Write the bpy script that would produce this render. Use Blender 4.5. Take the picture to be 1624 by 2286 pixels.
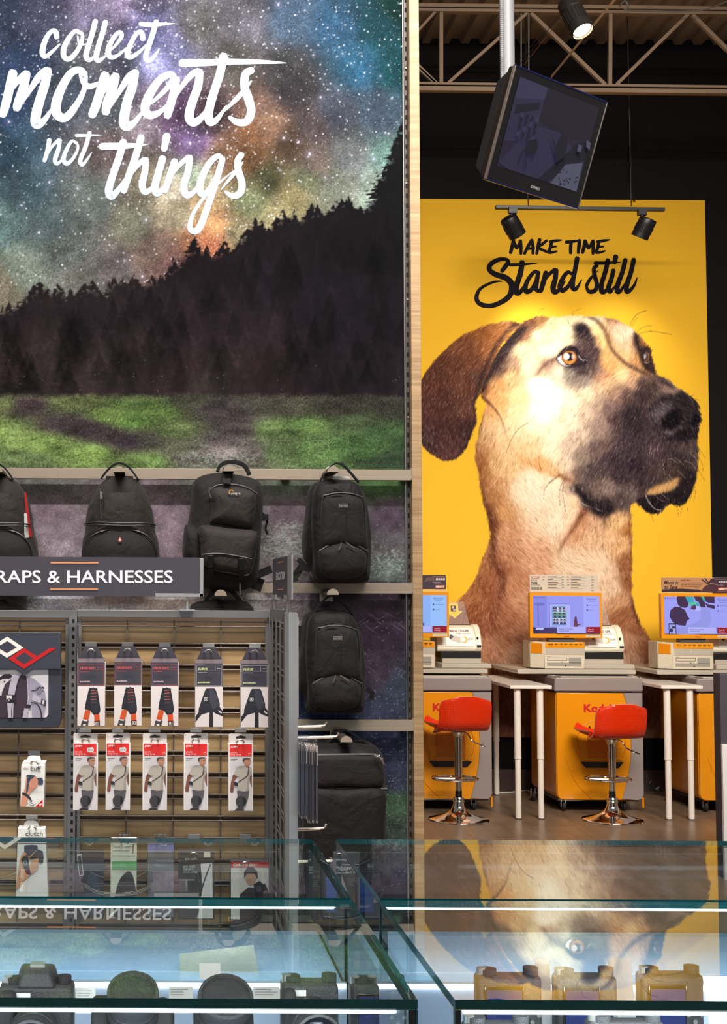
import bpy, bmesh, math, random
import numpy as np
from mathutils import Vector, Matrix, Euler
from mathutils.geometry import tessellate_polygon

for o in list(bpy.data.objects): bpy.data.objects.remove(o)
SC = bpy.context.scene
COL = SC.collection

# ------------------------------------------------------------------ camera
F = 3000.0                       # focal length in pixels of the 1624 x 2286 frame
CX, CY, HC = 335.0, 1143.0, 1.5  # optical axis (pixels) and camera height
PITCH = math.atan(177 / F); ROLL = math.radians(0.3)
cam_d = bpy.data.cameras.new('camera'); CAM = bpy.data.objects.new('camera', cam_d); COL.objects.link(CAM)
cam_d.sensor_fit = 'VERTICAL'; cam_d.sensor_height = 36.0; cam_d.lens = 36.0 * F / 2286
cam_d.shift_x = (812 - CX) / 2286; cam_d.shift_y = 0.0; cam_d.clip_start = 0.05
RM = Matrix.Rotation(math.pi / 2 + PITCH, 3, 'X') @ Matrix.Rotation(ROLL, 3, 'Z')
CAM.matrix_world = Matrix.Translation((0, 0, HC)) @ RM.to_4x4()
SC.camera = CAM

# ------------------------------------------------------------------ view, world, lights
SC.view_settings.view_transform = 'Standard'; SC.view_settings.look = 'None'
SC.view_settings.gamma = 1.0; SC.view_settings.use_curve_mapping = False
SC.view_settings.exposure = 0.0
SC.cycles.use_denoising = True
SC.cycles.max_bounces = 10; SC.cycles.transparent_max_bounces = 24; SC.cycles.glossy_bounces = 5
SC.cycles.sample_clamp_indirect = 6.0; SC.cycles.caustics_reflective = False; SC.cycles.caustics_refractive = False

wld = bpy.data.worlds.new('store_ambient'); SC.world = wld; wld.use_nodes = True
wld.node_tree.nodes['Background'].inputs[0].default_value = (1.0, 0.93, 0.86, 1)
wld.node_tree.nodes['Background'].inputs[1].default_value = 0.16

def area(name, loc, target, sx, sy, energy, col, spread=180):
    d = bpy.data.lights.new(name, 'AREA'); d.shape = 'RECTANGLE'; d.size = sx; d.size_y = sy; d.energy = energy; d.color = col; d.spread = math.radians(spread)
    o = bpy.data.objects.new(name, d); COL.objects.link(o); o.location = loc
    o.rotation_euler = (Vector(target) - Vector(loc)).to_track_quat('-Z', 'Y').to_euler()
    return o
def spot(name, loc, target, energy, col, ang, blend, size=0.05):
    d = bpy.data.lights.new(name, 'SPOT'); d.energy = energy; d.color = col; d.spot_size = math.radians(ang); d.spot_blend = blend; d.shadow_soft_size = size
    o = bpy.data.objects.new(name, d); COL.objects.link(o); o.location = loc
    o.rotation_euler = (Vector(target) - Vector(loc)).to_track_quat('-Z', 'Y').to_euler()
    return o
area('ceiling_light_row_mural', (0.0, 3.0, 5.8), (0.0, 5.36, 1.9), 4.0, 0.14, 200, (1.0, 0.96, 0.92), 150)
area('ceiling_light_gondola', (-0.1, 2.2, 5.2), (-0.1, 3.8, 1.0), 2.6, 0.14, 22, (1.0, 0.95, 0.87), 38)
area('ceiling_light_aisle', (0.2, 0.4, 3.4), (0.1, 4.0, 1.0), 3.0, 0.6, 16, (1.0, 0.95, 0.88), 100)
area('ceiling_light_kiosk', (2.9, 2.6, 5.3), (2.9, 9.4, 1.5), 3.2, 1.4, 84, (1.0, 0.94, 0.85), 58)
area('truss_fill_light', (2.8, 6.4, 5.1), (2.8, 9.5, 5.5), 2.0, 0.3, 24, (1.0, 0.86, 0.70), 140)  # unseen fill lamp, added to brighten the truss and deck

# ------------------------------------------------------------------ pixel rays
def ray(px, py):
    return RM @ Vector(((px - CX) / F, -(py - CY) / F, -1.0))
def P(px, py, d):
    """point at depth d (metres in front of the camera) seen at photo pixel px, py"""
    r = ray(px, py); t = d / r.y
    return Vector((r.x * t, d, HC + r.z * t))
def PF(px, py, z):
    r = ray(px, py); t = (z - HC) / r.z
    return Vector((r.x * t, r.y * t, z))
def X_(px, py, d): return P(px, py, d).x
def Z_(px, py, d): return P(px, py, d).z
RN = np.array(RM)
def proj_np(X, Y, Z):
    q = np.stack([X, Y, Z - HC], -1) @ RN
    return CX + F * q[..., 0] / -q[..., 2], CY - F * q[..., 1] / -q[..., 2]
def lin(c):
    out = []
    for v in c[:3]:
        v = v / 255.0
        out.append(v / 12.92 if v <= 0.04045 else ((v + 0.055) / 1.055) ** 2.4)
    return out
def lin_np(a): return np.where(a <= 0.04045, a / 12.92, ((a + 0.055) / 1.055) ** 2.4)
# ---------------------------------------------------------------- painted prints (numpy)
def sm(a, b, x):
    t = np.clip((x - a) / (b - a), 0, 1)
    return t * t * (3 - 2 * t)

def box1(a, r, axis):
    if r < 1: return a
    k = 2 * r + 1
    pad = [(0, 0)] * a.ndim
    pad[axis] = (r + 1, r)
    c = np.cumsum(np.pad(a, pad, mode='edge'), axis=axis, dtype=np.float64)
    n = a.shape[axis]
    hi = np.take(c, range(k, k + n), axis=axis)
    lo = np.take(c, range(0, n), axis=axis)
    return ((hi - lo) / k).astype(np.float32)

def blur(a, s):
    if s < 0.35: return a
    if s < 1.0:
        w = min(0.25, s * s / 2)
        for ax in (0, 1):
            p = [(0, 0)] * a.ndim; p[ax] = (1, 1)
            q = np.pad(a, p, mode='edge')
            n = a.shape[ax]
            a = w * np.take(q, range(0, n), ax) + (1 - 2 * w) * a + w * np.take(q, range(2, n + 2), ax)
        return a
    r = max(1, int(round(s * 0.98)))
    for _ in range(3):
        a = box1(box1(a, r, 0), r, 1)
    return a

def crom(pts, n=8, closed=False):
    p = np.array(pts, float)
    m = len(p)
    if m < 3: return p
    out = []
    rng = range(m) if closed else range(m - 1)
    for i in rng:
        if closed:
            a, b, c, d = p[(i - 1) % m], p[i], p[(i + 1) % m], p[(i + 2) % m]
        else:
            a, b, c, d = p[max(i - 1, 0)], p[i], p[i + 1], p[min(i + 2, m - 1)]
        for k in range(n):
            t = k / n
            out.append(0.5 * ((2 * b) + (c - a) * t + (2 * a - 5 * b + 4 * c - d) * t * t + (3 * b - a - 3 * c + d) * t ** 3))
    if not closed: out.append(p[-1])
    return np.array(out)

def fnoise(h, w, cell, seed, octv=4):
    r = np.random.RandomState(seed)
    out = np.zeros((h, w), np.float32); amp = 1.0; tot = 0
    c = float(cell)
    for _ in range(octv):
        gh, gw = int(h / c) + 3, int(w / c) + 3
        g = r.rand(gh, gw).astype(np.float32)
        yy = np.arange(h) / c; xx = np.arange(w) / c
        yi = yy.astype(int); xi = xx.astype(int)
        fy = (yy - yi)[:, None]; fx = (xx - xi)[None, :]
        fy = fy * fy * (3 - 2 * fy); fx = fx * fx * (3 - 2 * fx)
        v = (g[yi][:, xi] * (1 - fx) + g[yi][:, xi + 1] * fx) * (1 - fy) + (g[yi + 1][:, xi] * (1 - fx) + g[yi + 1][:, xi + 1] * fx) * fy
        out += amp * v; tot += amp; amp *= 0.55; c = max(1.0, c / 2)
    return out / tot

class Canvas:
    def __init__(s, x0, y0, x1, y1, step):
        s.x0, s.y0, s.step = x0, y0, step
        s.w = int((x1 - x0) / step) + 1; s.h = int((y1 - y0) / step) + 1
        s.img = np.zeros((s.h, s.w, 3), np.float32)
        s.X, s.Y = np.meshgrid(x0 + np.arange(s.w) * step, y0 + np.arange(s.h) * step)
        s.X = s.X.astype(np.float32); s.Y = s.Y.astype(np.float32)
    def mask(s, pts, soft=0.6):
        p = (np.array(pts, float) - (s.x0, s.y0)) / s.step
        m = np.zeros((s.h, s.w), np.float32)
        pad = int(soft / s.step * 3) + 3
        ya, yb = max(0, int(p[:, 1].min()) - pad), min(s.h, int(p[:, 1].max()) + pad + 1)
        xa, xb = max(0, int(p[:, 0].min()) - pad), min(s.w, int(p[:, 0].max()) + pad + 1)
        if ya >= yb or xa >= xb: return m, (0, 1, 0, 1)
        q = np.roll(p, -1, axis=0)
        sub = np.zeros((yb - ya, xb - xa), np.float32)
        for j in range(ya, yb):
            acc = None
            for f in (0.25, 0.75):
                y = j - 0.5 + f
                c = (p[:, 1] <= y) != (q[:, 1] <= y)
                if not c.any(): continue
                xs = np.sort(p[c, 0] + (y - p[c, 1]) / (q[c, 1] - p[c, 1]) * (q[c, 0] - p[c, 0])) - xa
                for k in range(0, len(xs) - 1, 2):
                    a, b = max(xs[k], 0), min(xs[k + 1], xb - xa)
                    if b > a:
                        ia, ib = int(math.ceil(a)), int(b)
                        sub[j - ya, ia:ib + 1] += 0.5
        m[ya:yb, xa:xb] = blur(np.clip(sub, 0, 1), soft / s.step)
        return m, (ya, yb, xa, xb)
    def put(s, m, col, a=1.0):
        s.img += (m * a)[..., None] * (np.array(col, np.float32) / 255 - s.img)
    def poly(s, pts, col, soft=0.6, a=1.0, smooth=0):
        if smooth: pts = crom(pts, smooth, True)
        m, (ya, yb, xa, xb) = s.mask(pts, soft)
        m = m[ya:yb, xa:xb, None] * a
        s.img[ya:yb, xa:xb] += m * (np.array(col, np.float32) / 255 - s.img[ya:yb, xa:xb])
    def stroke(s, pts, wid, col, soft=0.6, a=1.0, n=8):
        s.poly(ribbon(pts, wid, n), col, soft, a)
    def ell(s, cx, cy, rx, ry, col, soft=0.6, a=1.0, rot=0):
        t = np.linspace(0, 2 * math.pi, 40, endpoint=False)
        ex, ey = rx * np.cos(t), ry * np.sin(t)
        c, q = math.cos(rot), math.sin(rot)
        s.poly(np.stack([cx + ex * c - ey * q, cy + ex * q + ey * c], 1), col, soft, a)
    def field(s, pts, power=1.6, r0=6.0, ys=1.0):
        st = 4
        X = s.X[::st, ::st]; Y = s.Y[::st, ::st]
        num = np.zeros(X.shape + (len(pts[0]) - 2,), np.float32); den = np.zeros(X.shape, np.float32)
        for p in pts:
            w = 1.0 / (((X - p[0]) ** 2 + ((Y - p[1]) * ys) ** 2 + r0 * r0) ** power)
            den += w
            for k in range(2, len(p)): num[..., k - 2] += w * p[k]
        f = num / den[..., None]
        yi = np.arange(s.h) / st; xi = np.arange(s.w) / st
        y0 = np.minimum(yi.astype(int), f.shape[0] - 1); x0 = np.minimum(xi.astype(int), f.shape[1] - 1)
        y1 = np.minimum(y0 + 1, f.shape[0] - 1); x1 = np.minimum(x0 + 1, f.shape[1] - 1)
        fy = (yi - y0)[:, None, None]; fx = (xi - x0)[None, :, None]
        return ((f[y0][:, x0] * (1 - fx) + f[y0][:, x1] * fx) * (1 - fy) + (f[y1][:, x0] * (1 - fx) + f[y1][:, x1] * fx) * fy).astype(np.float32)
    def lic(s, ang, length, seed, coarse=1):
        r = np.random.RandomState(seed)
        n = r.rand(s.h, s.w).astype(np.float32)
        if coarse > 0: n = blur(n, coarse)
        n = (n - n.mean()) / n.std()
        dx, dy = np.cos(ang), np.sin(ang)
        jj, ii = np.meshgrid(np.arange(s.w), np.arange(s.h))
        acc = np.zeros_like(n)
        for k in range(-length, length + 1):
            y = np.clip((ii + dy * k).astype(int), 0, s.h - 1); x = np.clip((jj + dx * k).astype(int), 0, s.w - 1)
            acc += n[y, x]
        return acc / acc.std()

def ribbon(pts, wid, n=8):
    """closed outline of a brush stroke with a width at each point"""
    if np.isscalar(wid): wid = [wid] * len(pts)
    wid = list(wid) + [wid[-1]] * (len(pts) - len(wid))
    p = crom([(a[0], a[1], w) for a, w in zip(pts, wid)], n)
    d = np.gradient(p[:, :2], axis=0)
    d /= np.maximum(np.hypot(d[:, 0], d[:, 1]), 1e-6)[:, None]
    nrm = np.stack([-d[:, 1], d[:, 0]], 1) * (p[:, 2:3] / 2)
    L, R = p[:, :2] + nrm, p[:, :2] - nrm
    return np.concatenate([L, p[-1:, :2] + d[-1:] * p[-1, 2] * 0.3, R[::-1], p[:1, :2] - d[:1] * p[0, 2] * 0.3])
def A_(l):  return [(930 + p[0] / 2.34, 430 + p[1] / 2.34) + tuple(p[2:]) for p in l]
def N_(l):  return [(1000 + p[0] / 3.383, 1020 + p[1] / 3.383) + tuple(p[2:]) for p in l]
def M_(l):  return [(1180 + p[0] / 3.867, 680 + p[1] / 3.867) + tuple(p[2:]) for p in l]

def paint_dog(step=1.25):
    c = Canvas(900, 438, 1592, 1652, step)
    c.img[:] = np.array((231, 177, 46)) / 255
    # ---- silhouettes
    ear = A_([(560, 688), (505, 672), (478, 668), (430, 678), (370, 690), (300, 720), (240, 745), (180, 790), (120, 850), (85, 890), (50, 935), (10, 1000), (-8, 1080), (-5, 1180), (5, 1260), (30, 1325), (62, 1356), (110, 1388), (155, 1404), (200, 1396), (235, 1370), (265, 1325), (290, 1270), (308, 1220), (316, 1180), (311, 1130), (308, 1100), (316, 1080), (330, 1050), (360, 980), (400, 880), (450, 790), (500, 735)])
    head = A_([(500, 735), (540, 690), (570, 665), (620, 650), (665, 641), (690, 650), (740, 650), (790, 643), (850, 642), (930, 645), (1000, 650), (1050, 665), (1100, 690), (1140, 720), (1165, 742), (1190, 775), (1220, 808), (1240, 830), (1228, 848), (1242, 880), (1252, 930), (1255, 950),
        (1290, 965), (1330, 985), (1362, 1020), (1400, 1040), (1440, 1065), (1470, 1100), (1486, 1150), (1491, 1190), (1488, 1204), (1476, 1215), (1480, 1250), (1476, 1275), (1470, 1300), (1475, 1350), (1473, 1420), (1466, 1480), (1456, 1530), (1440, 1580), (1420, 1610), (1390, 1636), (1365, 1640), (1335, 1628), (1306, 1632), (1295, 1655), (1270, 1680), (1235, 1684), (1200, 1668), (1170, 1640), (1143, 1612),
        (1122, 1638), (1120, 1690), (1126, 1750), (1131, 1850), (1128, 1950), (1130, 2070)]) + [(1411, 1318), (1414, 1342), (1430, 1391), (1453, 1429), (1468, 1458), (1476, 1490), (1478, 1560), (1476, 1652), (960, 1652), (950, 1560), (985, 1440), (1002, 1380), (1023, 1342), (1056, 1304), (1068, 1280)] + \
        A_([(340, 1930), (370, 1850), (386, 1790), (381, 1740), (365, 1670), (345, 1600), (331, 1520), (320, 1450), (304, 1400), (305, 1330), (320, 1280), (335, 1220), (346, 1160), (371, 1112), (352, 1092), (330, 1062), (340, 1000), (380, 900), (430, 820)])
    # ---- fur direction (angle of hair, image coords)
    dirs = A_([(300, 800, 2.3), (150, 1000, 1.9), (150, 1300, 1.4), (260, 1200, 1.7), (430, 720, 2.6), (600, 700, 2.6), (600, 850, 2.0), (500, 1050, 2.0), (700, 750, 2.2), (650, 1100, 1.9), (700, 1300, 2.3), (900, 680, 2.4), (1080, 740, 1.2), (950, 900, 2.2), (900, 1100, 2.1), (1050, 1000, 2.6), (1050, 1200, 2.0), (1000, 1450, 1.9), (1150, 1350, 1.7), (1250, 1450, 1.9), (1350, 1100, 0.6)]) + \
        N_([(350, 150, 2.0), (300, 450, 1.6), (420, 420, 1.0), (480, 600, 0.7), (650, 200, 0.9), (650, 560, 0.4), (900, 600, 2.1), (1150, 600, 1.6), (1330, 600, 1.7), (1000, 800, 0.2), (700, 820, 0.5), (400, 850, 1.3), (280, 950, 1.9), (150, 1050, 2.6), (250, 1200, 1.9), (500, 1150, 0.3), (400, 1350, 0.8), (550, 1450, 0.5), (300, 1500, 1.5), (1300, 1200, 2.2), (1450, 1350, 1.2), (1400, 1500, 1.4)])
    ang = c.field([(p[0], p[1], math.cos(p[2]), math.sin(p[2])) for p in dirs], 1.3, 20)
    ang = np.arctan2(ang[..., 1], ang[..., 0])
    jit = fnoise(c.h, c.w, 26, 3, 2) - 0.5
    ang = ang + jit * 0.5
    fur = c.lic(ang, 3, 11, 0); fur2 = c.lic(ang, 5, 12, 0.5)
    # ---- colours of head and neck, spotlight glow painted into the pale cheek
    cp = A_([(600, 680, 105, 68, 48), (650, 662, 140, 100, 64), (560, 740, 120, 82, 58), (700, 700, 212, 190, 146), (640, 750, 218, 196, 152), (560, 820, 212, 188, 146), (600, 900, 222, 200, 160), (480, 960, 202, 162, 114), (420, 1000, 196, 142, 92), (400, 1050, 206, 150, 94), (440, 1100, 216, 160, 102), (360, 1030, 150, 98, 62), (520, 1080, 222, 190, 140), (490, 890, 150, 120, 95), (450, 930, 120, 90, 70),
        (780, 700, 226, 208, 168), (760, 770, 214, 196, 158), (690, 830, 222, 206, 168), (900, 668, 238, 222, 182), (850, 660, 224, 200, 160), (940, 720, 226, 192, 136), (965, 790, 220, 176, 116), (985, 860, 206, 156, 98), (1015, 900, 200, 146, 90), (1060, 900, 206, 156, 100), (1090, 740, 226, 198, 172), (1060, 700, 214, 180, 152), (1040, 670, 170, 130, 100), (1110, 800, 208, 170, 136), (1095, 850, 220, 172, 122), (1140, 880, 190, 140, 92), (1150, 800, 150, 112, 84), (1195, 790, 166, 108, 60), (1215, 900, 140, 94, 56),
        (870, 720, 46, 34, 36), (905, 770, 60, 45, 45), (930, 830, 70, 52, 50), (905, 870, 50, 38, 40), (870, 930, 52, 42, 44), (800, 935, 120, 108, 100), (740, 930, 200, 186, 160), (930, 930, 98, 78, 72), (880, 980, 122, 106, 98), (960, 960, 150, 112, 86), (690, 900, 150, 120, 100), (650, 930, 190, 160, 130),
        (1080, 950, 230, 194, 144), (1130, 985, 184, 144, 114), (1190, 985, 118, 88, 78), (1150, 950, 200, 156, 110), (1280, 985, 92, 72, 66), (1330, 1010, 150, 122, 108), (1300, 1010, 140, 112, 100), (1000, 990, 192, 154, 116), (950, 1020, 180, 152, 124), (900, 1050, 204, 184, 154), (1050, 1040, 150, 118, 100), (1100, 1060, 82, 62, 58), (1180, 1050, 52, 40, 42), (1250, 1020, 70, 54, 52),
        (650, 1000, 246, 236, 214), (650, 1150, 246, 236, 214), (720, 1080, 240, 228, 204), (720, 1250, 232, 212, 178), (600, 1200, 236, 214, 182), (520, 1150, 230, 200, 154), (540, 1250, 230, 196, 154), (800, 1100, 222, 204, 174), (800, 1200, 214, 194, 166), (850, 1270, 186, 162, 142), (890, 1160, 188, 164, 140), (950, 1120, 158, 132, 114), (950, 1210, 138, 114, 104), (1000, 1130, 112, 88, 82), (1050, 1180, 72, 54, 54), (950, 1350, 98, 78, 74), (1000, 1400, 58, 44, 48), (860, 1380, 134, 114, 102), (800, 1330, 186, 162, 142), (900, 1470, 72, 58, 56), (850, 1480, 100, 82, 76), (840, 1550, 50, 40, 40), (950, 1450, 70, 56, 56), (900, 1600, 44, 34, 36),
        (700, 1350, 234, 208, 176), (780, 1420, 208, 184, 158), (600, 1340, 220, 182, 138), (650, 1420, 212, 158, 104), (560, 1400, 220, 174, 124), (720, 1470, 214, 164, 116), (800, 1495, 176, 136, 112), (500, 1330, 226, 186, 140),
        (1100, 1180, 50, 38, 42), (1150, 1250, 52, 40, 46), (1120, 1330, 54, 42, 46), (1150, 1440, 44, 32, 40), (1080, 1480, 58, 44, 48), (1100, 1550, 96, 80, 76), (1000, 1550, 122, 102, 94), (940, 1560, 104, 86, 80), (1000, 1640, 40, 30, 34), (1060, 1610, 74, 60, 58), (960, 1650, 30, 22, 26), (1200, 1540, 60, 46, 48), (1250, 1460, 64, 50, 50), (1250, 1350, 68, 52, 56), (1330, 1330, 56, 44, 46), (1400, 1320, 66, 52, 54), (1440, 1340, 72, 58, 58), (1430, 1420, 58, 46, 46), (1380, 1420, 50, 38, 40), (1420, 1560, 46, 36, 36), (1390, 1600, 36, 28, 30),
        (1300, 1080, 62, 52, 56), (1400, 1080, 40, 32, 36), (1450, 1150, 30, 24, 28), (1440, 1250, 36, 28, 32), (1330, 1270, 46, 36, 42)]) + \
        N_([(270, 60, 150, 96, 56), (260, 180, 160, 104, 62), (350, 60, 206, 162, 112), (400, 200, 194, 144, 100), (330, 300, 166, 112, 70), (300, 400, 124, 76, 44), (330, 470, 110, 64, 38), (420, 420, 190, 136, 86), (470, 560, 190, 136, 98), (440, 100, 214, 174, 126), (560, 250, 228, 194, 158), (640, 160, 230, 208, 176), (800, 180, 228, 206, 176), (700, 330, 220, 190, 160), (720, 430, 200, 156, 118), (640, 580, 208, 160, 124), (830, 500, 218, 188, 158), (900, 400, 222, 184, 150), (940, 330, 224, 180, 140), (960, 560, 196, 142, 104), (1020, 480, 176, 124, 88), (1100, 500, 198, 154, 120), (1080, 640, 206, 164, 126), (1280, 480, 214, 170, 120), (1250, 640, 212, 166, 124), (1320, 650, 206, 156, 110), (1370, 560, 168, 112, 66), (1380, 800, 138, 86, 52), (1390, 950, 130, 80, 48), (1100, 780, 214, 180, 146), (1180, 860, 216, 180, 148), (900, 800, 210, 178, 148), (700, 800, 200, 150, 116), (600, 700, 200, 150, 116), (480, 750, 176, 122, 88), (400, 850, 140, 86, 60), (300, 850, 148, 94, 60), (250, 950, 140, 86, 56), (150, 1040, 158, 100, 62), (330, 1000, 132, 78, 52), (500, 960, 172, 118, 84), (570, 1060, 182, 130, 98), (450, 1250, 150, 96, 68), (300, 1250, 136, 82, 56), (220, 1180, 132, 78, 50), (500, 1330, 164, 110, 80), (350, 1450, 176, 124, 94), (560, 1480, 200, 156, 126), (450, 1580, 196, 148, 118), (300, 1580, 160, 110, 80), (1230, 1000, 210, 176, 146), (1300, 1100, 186, 138, 100), (1330, 1180, 142, 90, 60), (1450, 1300, 142, 88, 58), (1400, 1400, 184, 136, 106), (1500, 1450, 150, 98, 68), (1560, 1550, 116, 70, 44), (1420, 1560, 190, 146, 120), (350, 1750, 120, 76, 58), (560, 1850, 150, 104, 84), (450, 2000, 130, 84, 66), (1400, 1900, 140, 95, 75), (800, 1900, 180, 135, 110), (-100, 1500, 150, 95, 65), (-100, 1900, 130, 80, 60)])
    body = c.field(cp, 2.35, 9) / 255
    earc = c.field(A_([(400, 735, 146, 90, 48), (330, 730, 140, 84, 46), (470, 700, 150, 98, 56), (250, 800, 112, 66, 42), (200, 900, 94, 55, 40), (300, 900, 110, 66, 46), (370, 800, 136, 84, 48), (120, 950, 80, 46, 36), (60, 1000, 84, 48, 38), (250, 1000, 96, 58, 45), (310, 960, 84, 54, 44), (150, 1100, 74, 44, 38), (40, 1150, 76, 46, 42), (260, 1130, 92, 58, 48), (150, 1250, 68, 41, 38), (270, 1230, 60, 37, 34), (60, 1300, 62, 40, 40), (170, 1370, 78, 48, 46), (530, 690, 90, 58, 42)]), 1.9, 8) / 255
    def hairy(pts, amt=0.42):
        m, _ = c.mask(pts, 3.2)
        return np.clip((m - 0.5) * 3.2 + 0.5 + 0.30 * amt * fur2 * 4 * np.exp(-((m - 0.5) / 0.3) ** 2), 0, 1)
    mh = hairy(head)
    bg = c.img.copy(); c.img = body.copy()
    P, S = c.poly, c.stroke
    def Sa(l, w, col, soft=1.2, a=1.0): S(A_(l), [x / 2.34 for x in (w if not np.isscalar(w) else [w] * len(l))], col, soft, a)
    def Sn(l, w, col, soft=1.2, a=1.0): S(N_(l), [x / 3.383 for x in (w if not np.isscalar(w) else [w] * len(l))], col, soft, a)
    def Sm(l, w, col, soft=1.0, a=1.0): S(M_(l), [x / 3.867 for x in (w if not np.isscalar(w) else [w] * len(l))], col, soft, a)
    # neck folds
    Sn([(240, 60), (250, 200), (290, 370), (320, 480), (345, 600), (345, 740), (330, 850)], [10, 16, 30, 36, 40, 36, 10], (72, 36, 20), 3.5, .85)
    Sn([(350, 760), (390, 860), (420, 950), (405, 1040), (380, 1090)], [8, 40, 40, 30, 6], (78, 40, 26), 4, .75)
    Sn([(380, 1090), (350, 1200), (330, 1330)], [20, 50, 20], (100, 56, 36), 6, .5)
    Sn([(1040, 400), (1000, 450), (950, 540), (890, 630), (830, 730)], [44, 40, 24, 18, 4], (98, 52, 34), 3.0, .85)
    Sn([(990, 400), (930, 480), (880, 560)], [10, 24, 6], (232, 204, 172), 4, .6)
    Sn([(1178, 440), (1184, 490), (1188, 540)], [18, 14, 5], (92, 56, 36), 1.4, .8)
    Sn([(1376, 420), (1384, 600), (1388, 760), (1386, 940)], [14, 22, 24, 20], (112, 66, 36), 3, .7)
    Sn([(1395, 1060), (1410, 1130), (1440, 1230), (1475, 1290)], [24, 40, 34, 10], (66, 36, 26), 3, .85)
    Sn([(560, 1110), (500, 1200), (430, 1300)], [10, 24, 10], (120, 72, 50), 5, .5)
    P(N_([(500, 190), (600, 130), (760, 140), (900, 195), (965, 320), (910, 440), (850, 620), (770, 640), (640, 560), (540, 430), (490, 300)]), (240, 220, 194), 15, .62)
    P(N_([(860, 770), (1020, 700), (1120, 740), (1210, 880), (1200, 1000), (900, 960), (780, 880)]), (226, 196, 166), 15, .5)
    Sn([(980, 380), (930, 480), (870, 590)], [30, 40, 10], (236, 212, 184), 6, .5)
    Sn([(1180, 640), (1160, 780), (1170, 900)], [40, 60, 20], (230, 200, 168), 8, .4)
    Sn([(290, 900), (210, 980), (110, 1070)], [20, 50, 20], (124, 74, 46), 8, .5)
    Sn([(420, 1060), (380, 1180), (360, 1300), (380, 1420)], [16, 40, 40, 10], (112, 66, 44), 7, .45)
    # jaw line + back of cheek
    Sa([(330, 1056), (365, 1085), (405, 1125), (440, 1175), (455, 1220), (480, 1290)], [12, 14, 9, 6, 4, 2], (86, 50, 34), 1.6, .9)
    Sa([(345, 1120), (330, 1200), (318, 1280)], [10, 26, 10], (70, 44, 34), 3, .85)
    Sa([(470, 1300), (540, 1380), (640, 1440), (730, 1475), (790, 1500)], [4, 16, 20, 20, 12], (200, 140, 86), 4, .6)
    Sa([(740, 1470), (780, 1495), (830, 1510)], [6, 18, 12], (104, 70, 56), 2.0, .75)
    # ear shadow
    P(A_([(560, 690), (520, 705), (470, 755), (425, 815), (385, 890), (350, 965), (322, 1050), (345, 1058), (372, 1000), (400, 955), (450, 890), (500, 820), (545, 760), (590, 700)]), (36, 26, 28), 3.2, .95)
    P(A_([(440, 880), (395, 950), (370, 1000), (420, 970), (470, 900), (500, 850)]), (52, 36, 34), 7, .7)
    # forehead line and brow
    Sa([(880, 646), (930, 660), (975, 705), (1000, 760), (1018, 812), (1060, 862), (1110, 902), (1165, 930), (1230, 962)], [6, 14, 16, 15, 13, 14, 15, 16, 8], (58, 38, 32), 2.0, .92)
    Sa([(985, 650), (1040, 668), (1090, 690)], [4, 14, 6], (120, 80, 56), 3, .6)
    Sa([(960, 690), (1000, 740), (1030, 800)], [6, 18, 8], (150, 104, 66), 4, .5)
    P(A_([(815, 705), (842, 682), (872, 680), (898, 702), (908, 745), (890, 768), (862, 750), (836, 725)]), (30, 22, 28), 3.4, .95)
    P(A_([(850, 740), (905, 742), (950, 800), (962, 870), (930, 925), (870, 950), (800, 925), (745, 890), (740, 870), (765, 830), (810, 800), (850, 790)]), (58, 43, 44), 6.5, .75)
    # eye, right in the photo's middle
    Sm([(60, 620), (120, 545), (190, 490), (250, 460)], [10, 26, 34, 26], (84, 58, 52), 2.4, .8)
    P(M_([(235, 470), (265, 420), (310, 375), (365, 352), (412, 362), (440, 400), (470, 450), (515, 490), (500, 525), (440, 540), (360, 545), (290, 520)]), (30, 21, 26), 1.8, .97)
    P(M_([(250, 465), (285, 430), (320, 480), (330, 520), (310, 520), (275, 500)]), (236, 228, 226), .7)
    c.ell(1180 + 355 / 3.867, 680 + 455 / 3.867, 70 / 3.867, 66 / 3.867, (34, 22, 22), .8)
    c.ell(1180 + 355 / 3.867, 680 + 457 / 3.867, 62 / 3.867, 58 / 3.867, (150, 92, 40), .9)
    c.ell(1180 + 352 / 3.867, 680 + 470 / 3.867, 50 / 3.867, 40 / 3.867, (196, 128, 62), 1.6, .7)
    c.ell(1180 + 356 / 3.867, 680 + 450 / 3.867, 38 / 3.867, 38 / 3.867, (24, 18, 22), .8)
    c.ell(1180 + 330 / 3.867, 680 + 448 / 3.867, 25 / 3.867, 28 / 3.867, (226, 214, 216), .7)
    c.ell(1180 + 388 / 3.867, 680 + 448 / 3.867, 14 / 3.867, 22 / 3.867, (160, 150, 156), .8, .8)
    Sm([(268, 452), (300, 400), (350, 372), (400, 380), (425, 420)], [8, 16, 20, 16, 8], (26, 18, 22), .8)
    Sm([(265, 490), (310, 525), (370, 530)], [4, 5, 3], (236, 226, 224), .5, .9)
    Sm([(430, 440), (455, 470), (480, 490)], [6, 8, 4], (210, 200, 204), .6, .7)
    Sm([(470, 470), (515, 488)], [5, 5], (190, 184, 190), .6, .6)
    # far eye
    P(M_([(915, 235), (950, 235), (960, 300), (1030, 340), (1078, 390), (1062, 420), (1080, 470), (1100, 560), (1104, 610), (1060, 590), (1010, 560), (980, 510), (955, 430), (925, 360), (905, 300)]), (34, 23, 26), 2.6, .95)
    P(M_([(965, 300), (1000, 320), (1050, 365), (1010, 360), (965, 345)]), (170, 108, 58), 2.6, .85)
    c.ell(1180 + 1022 / 3.867, 680 + 452 / 3.867, 26 / 3.867, 42 / 3.867, (120, 74, 38), 1.0)
    c.ell(1180 + 1016 / 3.867, 680 + 450 / 3.867, 22 / 3.867, 36 / 3.867, (58, 44, 48), 1.0)
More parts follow.
